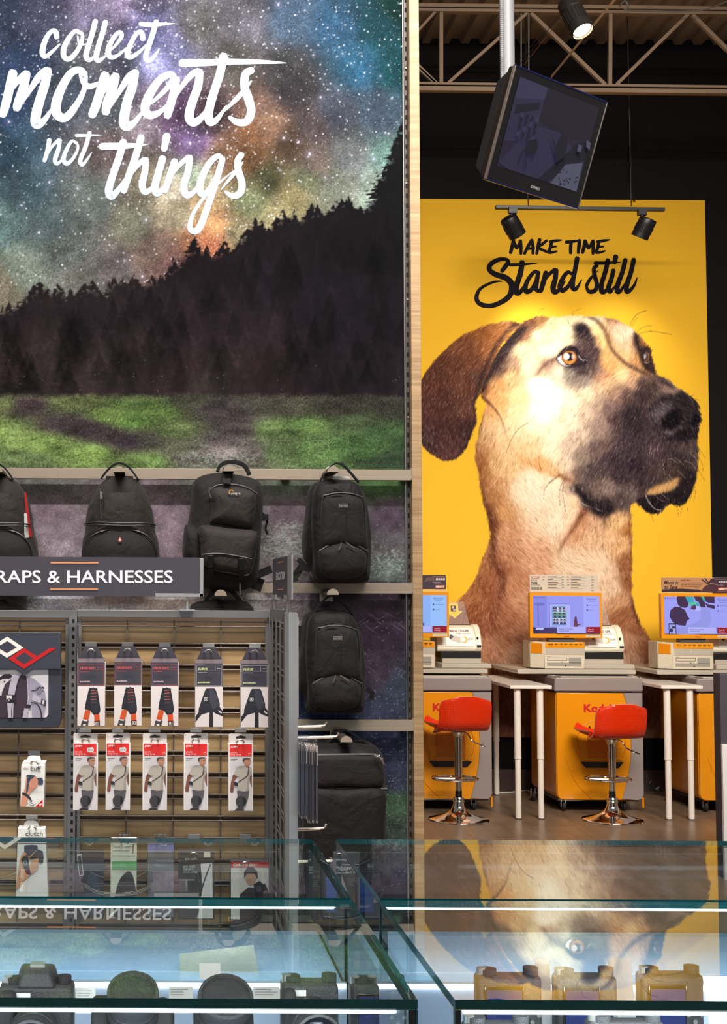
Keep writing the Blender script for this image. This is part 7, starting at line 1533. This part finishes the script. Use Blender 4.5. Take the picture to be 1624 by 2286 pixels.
def h_left(a):
    a.rect(940, 1284, 996, 1315, (52, 34, 48)); a.poly([(946, 1300), (954, 1288), (976, 1286), (996, 1286), (996, 1292), (966, 1296)], (92, 64, 60)); a.stroke([(946, 1300), (952, 1288), (964, 1285), (994, 1285)], 1.2, (30, 20, 30)); social(a, 966, 1287, (40, 26, 40))
header(-340, 0, 'dark purple promotion card above the leftmost kiosk screen', 900, 997, h_left, (60, 44, 52))

def printer(dpx, label, D=DK + .20):
    dx = X_(1250 + dpx, 1460, D) - X_(1250, 1460, D)
    t = thing('photo_printer', label, 'printer', P(1250 + dpx, 1493, D), 'beige printers under the kiosk screens')
    def mb():
        m = MB(); m.xf = Matrix.Translation((dx, 0, 0)); return m
    X = lambda p, d=D: X_(p, 1460, d)
    Z = lambda p: P(1250, p, D).z
    z0 = ZD + .006
    m = mb(); m.box((X(1217), D, z0), (X(1307), D + .26, Z(1433.5))); m.build('housing', M['beige'], t, bevel=.006)
    sx = X(1194, D + .05)
    m = mb(); m.hexa([Vector((sx - .03, D + .06, z0)), Vector((X(1217), D + .001, z0)), Vector((X(1217), D + .001, Z(1434))), Vector((sx - .03, D + .06, Z(1431)))] + [Vector((sx - .03, D + .24, z0)), Vector((X(1217), D + .24, z0)), Vector((X(1217), D + .24, Z(1434))), Vector((sx - .03, D + .24, Z(1431)))]); m.build('side_wing', M['beige'], t, bevel=.004)
    m = mb(); v = lambda u, z: Vector((sx - .03 + (X(1217) - sx + .03) * u, D + .06 - .059 * u, z)); o = Vector((-.0015, -.003, 0))
    m.prism([v(.06, Z(1459)), v(.84, Z(1459)), v(.84, Z(1437)), v(.06, Z(1435))], [v(.06, Z(1459)) + o, v(.84, Z(1459)) + o, v(.84, Z(1437)) + o, v(.06, Z(1435)) + o]); m.build('vent_grille', M['kyel'], t)
    m = mb(); o2 = Vector((-.0025, -.0045, 0))
    for k in range(8):
        z = Z(1457.5 - 2.7 * k); m.prism([v(.08, z), v(.82, z), v(.82, z + .002), v(.08, z + .002)], [v(.08, z) + o2, v(.82, z) + o2, v(.82, z + .002) + o2, v(.08, z + .002) + o2])
    m.build('vent_slits', M['kyel2'], t)
    m = mb(); m.box((X(1218.5), D - .0035, Z(1446.5)), (X(1306), D, Z(1434))); m.build('card_slot_panel', M['kyel'], t, bevel=.001)
    m = mb(); m.box((X(1216), D - .0045, z0 - .001), (X(1304), D, Z(1463.5))); m.build('lower_front', M['beige'], t, bevel=.002)
    m = mb()
    for a, b in ((1219, 1257), (1258, 1306)): m.box((X(a), D - .002, Z(1462)), (X(b), D, Z(1447.5)))
    m.build('flap_doors', M['kgrey2'], t, bevel=.001)
    m = mb(); m.box((X(1222), D - .0055, Z(1474.5)), (X(1266), D - .004, Z(1468))); m.build('disc_tray_frame', M['dgrey'], t)
    m = mb(); m.box((X(1223), D - .0062, Z(1473.6)), (X(1265), D - .005, Z(1469))); m.build('disc_tray', M['beige'], t)
    m = mb(); m.box((X(1221), D - .0055, Z(1487)), (X(1298), D - .004, Z(1479))); m.box((X(1270), D - .0055, Z(1480)), (X(1298), D - .004, Z(1467.5))); m.build('mesh_panel', mat('mesh_grey', (150, 142, 130), .7, var=.4, nscale=500), t)
    m = mb(); m.box((X(1200), D + .02, ZD), (X(1300), D + .22, z0)); m.build('feet', M['blackp'], t)
    a = Art(lambda x, y, l: Vector((X(x) + dx, D - .0052 - .0003 * l, Z(y)))); a.text('Kodak', 1221, 1464.4, 1229, 1466.4, (150, 50, 30))
    for k, (x, w) in enumerate(((1225, 11), (1239, 7), (1251, 6), (1260, 7), (1271, 8), (1283, 7), (1294, 5))): a.rect(x, 1437.4, x + w, 1438.8, (90, 50, 20)); a.rect(x + 1, 1441.5, x + w - 2, 1442, (150, 90, 20))
    a.ell(1254, 1478, 1.2, .8, (60, 54, 50)); a.ell(1262, 1486, 1.6, 1.2, (40, 36, 34)); a.build('front_print', M['print'], t)
printer(0, 'beige printer under the collage touch screen')
printer(-335, 'beige printer half hidden behind the oak end panel')
printer(287, 'beige printer under the touch screen with the baby')

def scanner(dpx, label, D=DK + .26):
    dx = X_(1350 + dpx, 1460, D) - X_(1350, 1460, D)
    t = thing('photo_scanner', label, 'scanner', P(1352 + dpx, 1503, D), 'cream scanners on the kiosk decks')
    def mb():
        m = MB(); m.xf = Matrix.Translation((dx, 0, 0)); return m
    X = lambda p: X_(p, 1460, D)
    Z = lambda p: P(1350, p, D).z
    m = mb(); m.hexa([Vector((X(1306), D, ZD)), Vector((X(1419), D, ZD)), Vector((X(1417), D, Z(1483))), Vector((X(1308), D, Z(1483))), Vector((X(1300), D + .3, ZD)), Vector((X(1410), D + .3, ZD)), Vector((X(1408), D + .3, Z(1480))), Vector((X(1302), D + .3, Z(1480)))]); m.build('base_tray', M['kgrey2'], t, bevel=.006)
    m = mb(); m.box((X(1312), D + .06, Z(1484)), (X(1400), D + .28, Z(1470))); m.build('neck', M['kgrey2'], t, bevel=.004)
    m = mb(); m.box((X(1308), D + .055, Z(1472)), (X(1399), D + .24, Z(1457))); m.build('feed_slot', M['blackp'], t, bevel=.003)
    # curved body: profile in y, z swept along x
    pr = [(.30, 1457), (.06, 1457), (.045, 1450), (.05, 1440), (.075, 1420), (.115, 1405), (.165, 1398), (.30, 1398)]
    xa, xb = X(1300), X(1399)
    m = mb(); m.prism([Vector((xa, D + a, Z(b))) for a, b in pr], [Vector((xb, D + a, Z(b))) for a, b in pr]); m.build('body', M['cream'], t, bevel=.008, segs=3)
    m = mb(); m.prism([Vector((X(1387), D + a - .004, Z(b - (2 if 0 < i < 7 else 0)))) for i, (a, b) in enumerate(pr)], [Vector((xb + .002, D + a - .004, Z(b - (2 if 0 < i < 7 else 0)))) for i, (a, b) in enumerate(pr)]); m.build('right_cheek', M['cream'], t, bevel=.004)
    for a0, b0, a1, b1 in ((1389.5, 1424, 1393.5, 1430), (1389, 1442.5, 1398, 1446.5)):
        m = mb(); yy = D + (.060 if b0 < 1430 else .040); m.box((X(a0), yy - .006, Z(b1)), (X(a1), yy + .01, Z(b0))); m.build('button', M['blackp'], t, bevel=.001)
    a = Art(None)
    def on_body(x, y, l):
        ys = np.interp(y, [1398, 1405, 1420, 1440, 1450, 1457], [.165, .115, .075, .05, .045, .06]); return Vector((X(x) + dx, D + ys - .004 - .0004 * l, Z(y)))
    a.fn = on_body
    for k in range(8): a.poly([(1320 + 1 * (k == 0), 1405 + 5 * k), (1382, 1405 + 5 * k), (1382, 1410 + 5 * k), (1318, 1410 + 5 * k)], (240, 236, 226))
    a.text('BACK TO LIFE', 1331, 1408, 1374, 1413, (120, 60, 76), .02); a.text('Kodak', 1345, 1415, 1355, 1417.4, (90, 40, 40)); a.rect(1357, 1416, 1378, 1416.8, (190, 180, 176)); a.poly([(1328, 1427), (1330, 1418), (1334, 1419), (1344, 1429), (1330, 1430)], (60, 56, 58)); a.poly([(1330, 1430), (1342, 1421), (1354, 1426), (1352, 1438)], (196, 182, 166)); a.ell(1360, 1430, 8.4, 7, (220, 172, 76)); a.ell(1358, 1430, 6.4, 5.6, (226, 220, 210)); a.ell(1359, 1430, 2, 1.8, (236, 232, 226)); a.text('$9.99', 1370, 1426, 1381, 1432, (150, 140, 130)); a.build('front_label', M['print'], t)
    m = mb(); m.box((X(1325), D + .163, Z(1402)), (X(1384), D + .18, Z(1397))); m.build('input_slot', M['blackp'], t)
    m = mb(); pl = [Vector((X(1326), D + .17, Z(1400))), Vector((X(1383), D + .17, Z(1400))), Vector((X(1371), D + .20, Z(1345))), Vector((X(1326), D + .20, Z(1345)))]; m.prism(pl, [w + Vector((0, .003, 0)) for w in pl]); m.build('paper_guide', M['acryl'], t)
    a = Art(lambda x, y, l: Vector((X(x) + dx, D + .17 + .03 * (1400 - y) / 55 - .001 - .0003 * l, Z(y)))); a.poly([(1336, 1350), (1358, 1350), (1358, 1367), (1368, 1367), (1349, 1383), (1330, 1367), (1337, 1367)], (226, 206, 150)); a.poly([(1337, 1351), (1357, 1351), (1357, 1368), (1365, 1368), (1349, 1381.5), (1333, 1368), (1338, 1368)], (236, 186, 40)); a.rect(1341, 1354, 1353, 1368, (44, 40, 44)); a.ell(1346, 1358, 2.6, 3, (200, 170, 140)); a.ell(1349, 1364, 3, 2.6, (190, 150, 130)); a.build('arrow_label', M['print'], t)
scanner(0, 'cream photo scanner right of the collage touch screen')
scanner(-320, 'cream photo scanner with a yellow arrow card, by the oak end panel')
scanner(293, 'cream photo scanner at the right edge, behind the dark cabinet')

# ---- narrow white tables between the kiosks
DT = 9.0
def table(dpx, label):
    t = thing('side_table', label, 'table', P(1186 + dpx, 1829, DT), 'white tables between the kiosks')
    xa, xb = X_(1140 + dpx, 1532, DT), X_(1233 + dpx, 1532, DT); z1 = P(1186 + dpx, 1530.5, DT).z
    m = MB(); m.box((xa, DT, z1 - .022), (xb, DT + 1.16, z1)); m.build('tabletop', M['lam'], t, bevel=.002)
    for px, y in ((1161, DT + .045), (1212, DT + .045), (1151, DT + 1.10), (1204, DT + 1.10)):
        x = X_(px + dpx, 1700, DT) if y < DT + .5 else X_(px + dpx, 1700, DT) + .0
        m = MB(); m.rod((x, y, .40), (x, y, z1 - .02), .0225, 18); lg = m.build('leg', M['lam'], t, smooth=True)
        m = MB(); m.rod((x, y, .006), (x, y, .402), .0195, 18); m.build('lower_tube', M['lam'], lg, smooth=True)
        m = MB(); m.rod((x, y, 0), (x, y, .008), .020, 14); m.build('foot_pad', M['dgrey'], lg)
        m = MB(); m.rod((x, y, .398), (x, y, .41), .0235, 18); m.build('clamp_ring', M['lam'], lg)
table(0, 'narrow white table between the left and middle kiosks')
table(337, 'narrow white table between the middle and right kiosks')

# ---- bar stools
DSt = 8.97
def stool(px, pbase, zseat, yaw, label):
    b = PF(px, pbase, 0.0); t = thing('bar_stool', label, 'stool', b, 'orange bar stools')
    def mb(rot=False):
        m = MB(); m.xf = Matrix.Translation(b) @ (Matrix.Rotation(yaw, 4, 'Z') if rot else Matrix.Identity(4)); return m
    m = mb(); m.lathe([(.196, 0), (.198, .004), (.196, .009), (.19, .012), (.15, .020), (.11, .033), (.075, .049), (.05, .070), (.036, .100), (.034, .118), (.033, .12)], (0, 0, 0), n=48); m.build('base', M['chrome'], t, smooth=True)
    m = mb(); m.lathe([(.036, .118), (.038, .124), (.033, .134), (.037, .142), (.033, .152)], (0, 0, 0), n=28); m.build('base_collar', M['chrome'], t, smooth=True)
    m = mb(); m.rod((0, 0, .150), (0, 0, .195), .0215, 24); m.build('lower_sleeve', M['blackp'], t, smooth=True)
    m = mb(); m.rod((0, 0, .19), (0, 0, .30), .0205, 24); m.build('gas_piston', M['chrome'], t, smooth=True)
    m = mb(); m.rod((0, 0, .285), (0, 0, zseat - .03), .0262, 28); m.build('column', M['chrome'], t, smooth=True)
    m = mb(); m.lathe([(.027, -.032), (.04, -.012), (.042, 0), (.03, .002)], (0, 0, zseat - .012), n=28); m.build('seat_mount', M['chrome'], t, smooth=True)
    m = mb(); zr = .27; pts = [Vector((-.018 + .150 * math.cos(a), .03 + .12 * math.sin(a), zr)) for a in np.linspace(0, 2 * math.pi, 41)[:-1]]; m.tube(pts, .0085, 10, closed=True); m.tube([Vector((-.026, 0, zr)), Vector((-.165, .02, zr))], .006, 8); m.tube([Vector((.026, 0, zr)), Vector((.13, .02, zr))], .006, 8); m.build('foot_ring', M['chrome'], t, smooth=True)
    m = mb(); m.tube([Vector(v) for v in ((.03, -.02, zseat - .012), (.055, -.04, zseat - .022), (.075, -.05, zseat - .06), (.10, -.055, zseat - .078), (.165, -.06, zseat - .104))], .0048, 8); m.build('height_lever', M['chrome'], t, smooth=True)
    # moulded shell: side profile swept across, edges curling up
    prof = crom([(.215, .034), (.19, .004), (.14, -.004), (.05, 0), (-.06, .004), (-.125, .016), (-.165, .055), (-.182, .11), (-.196, .18), (-.206, .236)], 5)
    nu, nv = 19, len(prof); out, inn = [], []
    d = np.gradient(prof, axis=0); d /= np.hypot(d[:, 0], d[:, 1])[:, None]
    s = np.linspace(0, 1, nv)
    for j in range(nv):
        hw = .176 * (1 - .22 * max(0, (.16 - s[j]) / .16) ** 2 - .30 * max(0, (s[j] - .84) / .16) ** 2.4)
        for i in range(nu):
            u = -1 + 2 * i / (nu - 1)
            lift = .045 * abs(u) ** 2.6
            nx, nz = -d[j, 1], d[j, 0]                      # normal of the profile
            if nz < 0 and s[j] < .5: nx, nz = -nx, -nz
            k = s[j]; upx = (0, lift) if k < .45 else (lift * 1.0, 0)
            top = max(0, (s[j] - .93) / .07)
            p = Vector((u * hw, prof[j][0] + upx[0], prof[j][1] + upx[1] - .03 * top * abs(u) ** 3))
            out.append(p); q = Vector((0, d[j, 1], -d[j, 0])) * .009; inn.append(p + (q if q.z >= 0 or k > .45 else -q) if False else p + Vector((0, -d[j, 1] * -.009, d[j, 0] * -.009)) * -1)
    fo = [(j * nu + i, j * nu + i + 1, (j + 1) * nu + i + 1, (j + 1) * nu + i) for j in range(nv - 1) for i in range(nu - 1)]
    N = nu * nv; ring = [i for i in range(nu)] + [j * nu + nu - 1 for j in range(1, nv)] + [(nv - 1) * nu + i for i in range(nu - 2, -1, -1)] + [j * nu for j in range(nv - 2, 0, -1)]
    m = mb(True); zo = Vector((0, 0, zseat))
    m.add([p + zo for p in out] + [p + zo for p in inn], fo + [tuple(N + i for i in reversed(f)) for f in fo]); m.mi = [0] * len(fo) + [0] * len(fo); m.m = 1
    m.add([out[i] + zo for i in ring] + [inn[i] + zo for i in ring], [(i, (i + 1) % len(ring), len(ring) + (i + 1) % len(ring), len(ring) + i) for i in range(len(ring))])
    m.build('seat_shell', [M['dimple'], M['shelledge']], t, smooth=True, angle=60)
    return t
# dimpled glossy plastic of the shells
dm, nt, bs = new_mat('dimpled_orange_shell'); bs.inputs['Base Color'].default_value = lin((222, 48, 8)) + [1]; bs.inputs['Roughness'].default_value = .28
vo = node(nt, 'ShaderNodeTexVoronoi', Scale=62.0, Randomness=0.0); nt.links.new(coords(nt), vo.inputs['Vector'])
bp = node(nt, 'ShaderNodeBump', Strength=.55, Distance=.004); nt.links.new(vo.outputs['Distance'], bp.inputs['Height']); nt.links.new(bp.outputs['Normal'], bs.inputs['Normal']); M['dimple'] = dm
stool(1025, 1831, Z_(1025, 1630, DSt) - .0, math.radians(6), 'orange shell stool before the left kiosk, set slightly higher')
stool(1368.5, 1832, Z_(1368, 1647, DSt) - .0, math.radians(6), 'orange shell stool before the middle kiosk, covering part of the red lettering')

# ---- dark cabinet cut by the right edge
t = thing('dark_cabinet', 'dark grey cabinet with a white drawer front at the right edge of the picture', 'cabinet', (X_(1640, 1700, 7.2), 7.3, 0))
m = MB(); m.box((X_(1613, 1700, 7.2), 7.2, 0), (X_(1613, 1700, 7.2) + .9, 7.295, P(1600, 1504, 7.2).z)); m.build('carcass', M['signb'], t, bevel=.002)
m = MB(); m.pbox(1613.5, 1506, 1760, 2060, 7.185, 7.2); m.build('door', mat('dark_door', (72, 66, 74), .5), t, bevel=.001)
m = MB(); m.pbox(1617.5, 1663, 1760, 2040, 7.165, 7.185); m.build('drawer', M['white'], t, bevel=.001)
# cables on the floor by the wall
t = thing('power_cable', 'white power cable lying along the wall behind the left table', 'cable', P(1130, 1770, 9.98))
m = MB(); m.tube([PF(1098, 1770, .006), PF(1140, 1769, .006), PF(1175, 1764, .006), PF(1200, 1771, .006)], .006, 6); m.build('cable', M['white'], t, smooth=True)
t = thing('power_cable', 'black power cables tangled on the floor between the middle and right kiosks', 'cable', P(1462, 1765, 10.0))
m = MB(); m.tube([P(a, b, 10.12) for a, b in crom([(1448, 1722), (1456, 1740), (1450, 1752), (1462, 1762), (1474, 1756), (1466, 1766), (1480, 1764)], 5)], .007, 6); m.build('cable', M['blackp'], t, smooth=True)
# ================================================================== CEILING STEEL, LAMPS, HANGING SCREEN
DTR = 9.30
t = thing('roof_truss', 'beige steel roof truss with crossing web bars under the corrugated deck', 'truss', P(1280, 205, DTR))
def bar(name, p, q, w=.022, d0=DTR, d1=None, dep=.03):
    a = P(p[0], p[1], d0); b = P(q[0], q[1], d1 or d0); v = (b - a); s = v.cross(Vector((0, 1, 0))).normalized() * w / 2; e = Vector((0, dep / 2, 0))
    m = MB(); m.hexa([a - s - e, a + s - e, b + s - e, b - s - e, a - s + e, a + s + e, b + s + e, b - s + e]); return m
for y0, h, nm in ((13.5, .026, 'top_chord'), (24, .022, 'top_chord'), (188, .018, 'bottom_chord'), (199, .032, 'bottom_chord')):
    m = bar(nm, (560, y0 - 4), (2140, y0 + 13.5), h, dep=.05); m.build(nm, M['truss'], t, bevel=.002)
for p, q_, w in (((985, 26), (985, 188), .026), ((1363, 30), (1362, 192), .026), ((1001, 186), (1177, 30), .022), ((1185, 30), (1351, 190), .026), ((1376, 190), (1536, 33), .024), ((1546, 34), (1700, 186), .026), ((920, 134), (975, 188), .024), ((920, 84), (975, 24), .018), ((800, 30), (975, 190), .022), ((640, 26), (642, 184), .026), ((640, 186), (790, 28), .022), ((1700, 188), (1860, 34), .022), ((1880, 36), (2050, 194), .024), ((1720, 36), (1722, 192), .026)):
    bar('web', p, q_, w).build('web_bar', M['truss'], t, bevel=.0015)
for px in (1164, 1181): bar('rod', (px, 30), (px, 192), .007, dep=.007).build('tie_rod', M['conduit'], t)
t = thing('bridging_bar', 'pale tan bridging bar running up past the lit spotlight', 'beam', P(1300, 85, 8.6))
bar('b', (1232, 171), (1382, -12), .030, 9.2, 7.9, .03).build('bar', mat('tan_bar', (186, 146, 108), .6), t)
t = thing('loose_wire', 'thin grey wire looping along the roof deck at the upper right', 'cable', P(1500, 15, 9.1))
m = MB(); m.tube([P(a, b, 9.1) for a, b in crom([(1384, 14), (1396, 2), (1404, 16), (1396, 22), (1440, 24), (1520, 26), (1580, 20), (1640, -4)], 5)], .006, 6); m.build('wire', M['wire'], t, smooth=True)

# pipes carrying the track of the spotlight
t = thing('ceiling_track', 'copper-edged lighting track rising from behind the hanging screen', 'lighting track', P(1200, 90, 8.4))
bar('t', (1160, 146), (1262, 20), .030, 8.6, 7.7, .03).build('rail', M['lampb'], t)
for dx in (-9, 9): bar('t', (1160 + dx, 146), (1262 + dx, 20), .015, 8.58, 7.68, .012).build('copper_edge', M['copper'], t)
def spot_head(a, b, r, d0, d1, label, face, stem=None, grp='track spotlights', facer=.8):
    A, B = P(a[0], a[1], d0), P(b[0], b[1], d1); ax = (B - A).normalized(); L = (B - A).length
    t = thing('track_spotlight', label, 'spotlight', A, grp)
    m = MB(); m.lathe([(r * .5, -.004), (r * .92, 0), (r, .01), (r, L * .30), (r * .97, L * .31), (r * .97, L * .74), (r, L * .75), (r * 1.02, L), (r * .92, L + .001), (r * .88, L - .015)], A, ax, 32); m.build('housing', M['lampb'], t, smooth=True)
    m = MB(); u = ax.orthogonal().normalized(); w = ax.cross(u)
    for k in range(20):
        an = 2 * math.pi * k / 20; c = (u * math.cos(an) + w * math.sin(an)) * r * 1.0; m.rod(A + c + ax * L * .34, A + c + ax * L * .72, .0025, 5)
    m.build('cooling_fins', M['lampb'], t)
    m = MB(); m.lathe([(r * facer, 0), (r * facer, .002)], A + ax * (L - .014), ax, 28); m.build('lamp_face', face, t)
    if stem:
        s0, s1 = P(stem[0], stem[1], d0), P(stem[2], stem[3], d0)
        m = MB(); m.rod(s0, s1, .012, 10); m.box((s0.x - .03, s0.y - .02, s0.z - .035), (s0.x + .03, s0.y + .02, s0.z + .01)); m.build('stem', M['lampb'], t)
    return t, A, B, ax
_, A, B, ax = spot_head((1268, 6), (1302, 70), .064, 7.75, 7.66, 'lit black spotlight shining under the ceiling beside the hanging screen', M['lampon'], (1266, -14, 1272, 16))
spot('spotlight_beam', B + ax * .02, B + ax * 2, 40, (1, .86, .66), 70, .6, .04)

# track and two heads in front of the poster
DH = 9.5
t = thing('poster_track', 'long black lighting track across the top of the yellow poster', 'lighting track', P(1296, 463, DH))
m = MB(); m.hexa([P(1108, 465, DH), P(1486, 470.5, DH), P(1486, 463, DH), P(1108, 457.5, DH)] + [v + Vector((0, .035, 0)) for v in (P(1108, 465, DH), P(1486, 470.5, DH), P(1486, 463, DH), P(1108, 457.5, DH))]); m.build('rail', M['lampb'], t, bevel=.002)
m = MB()
for px in (1180, 1410): m.rod(P(px, 460, DH + .017), Vector((P(px, 460, DH).x, DH + .017, zc - .02)), .004, 6)
m.build('hanger_wire', M['lampb'], t)
_, A1, B1, ax1 = spot_head((1134.5, 486), (1156.5, 526), .062, DH - .02, DH + .03, 'black spotlight at the left end of the poster track, tipped to the right', M['lampon2'], (1145, 466, 1143, 482), 'poster spotlights', .7)
_, A2, B2, ax2 = spot_head((1449, 488), (1428, 530), .062, DH - .02, DH + .03, 'black spotlight at the right end of the poster track, tipped to the left', M['lampon2'], (1434, 470, 1434, 486), 'poster spotlights', .7)
spot('poster_beam_left', B1 + Vector((0, .03, -.01)), P(1212, 830, DW), 112, (1, .95, .84), 56, 1.0, .05)
spot('poster_beam_right', B2 + Vector((0, .03, -.01)), P(1380, 860, DW), 48, (1, .95, .84), 70, 1.0, .05)

# hanging screen on its white pole
t = thing('ceiling_pole', 'thick white pole with ribbed conduit dropping to the hanging screen', 'pole', P(1134, 160, 5.7))
a = P(1134, 190, 5.72); m = MB(); m.rod((a.x, a.y, a.z), (a.x, a.y, P(1134, -60, 5.72).z), .031, 28); m.build('pole', M['conduit'], t, smooth=True)
a = P(1122, 200, 5.70); m = MB(); zz = np.arange(a.z, P(1122, -60, 5.7).z, .0045); m.tube([Vector((a.x, a.y, z)) for z in zz], [.0095 if i % 2 else .0072 for i in range(len(zz))], 12); m.build('ribbed_conduit', M['conduit'], t)
RZ = Matrix.Rotation(.633, 4, 'Z') @ Matrix.Rotation(.33, 4, 'X') @ Matrix.Rotation(.022, 4, 'Y')
TT = Matrix.Translation((1.675, 5.575, 3.413)) @ RZ
tv = thing('hanging_screen', 'tilted black television hung from the white pole, dim shop picture on it', 'television', (1.675, 5.575, 3.413))
def tb():
    m = MB(); m.xf = TT; return m
w, h = .31, .23
m = tb(); rprism(m, rounded(-w, w, -h, h, .014), 0.0, .035); m.build('front_frame', M['blackg'], tv, bevel=.004)
m = tb(); m.hexa([Vector(v) for v in ((-w + .004, .034, -h + .006), (w - .004, .034, -h + .006), (w - .004, .034, h - .006), (-w + .004, .034, h - .006), (-w + .05, .13, -h + .04), (w - .05, .13, -h + .04), (w - .05, .13, h - .05), (-w + .05, .13, h - .05))]); m.build('back_shell', M['blackp'], tv, bevel=.02, segs=3)
BT = mat('blue_trim', (16, 22, 66), .2, .2)
for za, zb_ in ((h - .004, h + .0025), (-h - .0025, -h + .004)):
    m = tb(); m.box((-w - .0015, -.003, za), (w + .0015, .012, zb_)); m.build('blue_trim', BT, tv, bevel=.001)
for xa_, xb_ in ((-w - .0025, -w + .003), (w - .003, w + .0025)):
    m = tb(); m.box((xa_, -.003, -h), (xb_, .012, h)); m.build('side_trim', M['upright'], tv, bevel=.001)
m = tb(); m.box((-.05, .125, -.05), (.05, .17, .05)); m.xf = None; m.rod(TT @ Vector((0, .15, 0)), (1.545, 5.72, 3.60), .02, 12); m.rod((1.545, 5.72, 3.58), (1.545, 5.72, 3.80), .024, 16); m.build('mount', M['blackp'], tv)
def tvp(x, y, l): return TT @ Vector((-w + .04 + (x / 100) * (2 * w - .085), -.0012 - .0003 * l, h - .035 - (y / 100) * (2 * h - .10)))
a = Art(tvp); V = [(46, 40, 66), (62, 56, 92), (36, 30, 50), (76, 72, 108), (92, 90, 124), (28, 24, 42)]
a.rect(0, 0, 100, 100, V[0]); a.poly([(0, 0), (34, 0), (34, 60), (0, 72)], V[1]); a.poly([(34, 0), (100, 0), (100, 40), (60, 46), (34, 36)], V[2]); a.poly([(0, 0), (34, 0), (34, 14), (0, 24)], V[3]); a.poly([(4, 30), (30, 18), (30, 26), (4, 40)], V[5])
a.poly([(30, 44), (60, 42), (100, 66), (100, 100), (14, 100), (0, 96)], V[1]); a.poly([(86, 46), (100, 40), (100, 60), (62, 100), (50, 100)], V[5]); a.poly([(78, 74), (98, 66), (100, 100), (66, 100)], (110, 112, 140))
rs = random.Random(8)
for k in range(22): a.ell(72 + 24 * rs.random(), 80 + 18 * rs.random(), .9, .9, V[2])
for k in range(16): x = 10 + (k % 4) * 6; y = 36 + (k // 4) * 7; a.rect(x, y, x + 3, y + 5, V[5] if k % 3 else V[3])
a.poly([(24, 64), (34, 58), (38, 66), (36, 76), (26, 76)], V[5]); a.stroke([(22, 74), (20, 92)], 1.2, V[5]); a.stroke([(24, 74), (30, 94)], 1.2, V[5]); a.poly([(60, 46), (70, 44), (72, 66), (64, 76), (58, 62)], V[5]); a.stroke([(50, 48), (62, 70)], 1.6, V[5]); a.rect(84, 48, 89, 56, (104, 104, 132)); a.poly([(92, 40), (98, 42), (99, 50), (94, 48)], (110, 110, 136)); a.build('screen_picture', M['tvpic'], tv)
a = Art(lambda x, y, l: TT @ Vector((x, -.0012 - .0002 * l, -y))); a.text('DYNEX', -.03, .196, .03, .208, (150, 148, 150), .02); a.build('logo', M['print'], tv)
t = thing('hanging_wire', 'two thin dark wires hanging down the black wall beside the television', 'cable', P(1410, 420, DW - .03))
m = MB()
for dx in (0, 3): m.tube([P(a + dx, b, DW - .03) for a, b in crom([(1407, 208), (1406, 300), (1408, 380), (1410, 430), (1416, 450)], 4)], .003, 5)
m.build('wire', M['blackp'], t, smooth=True)
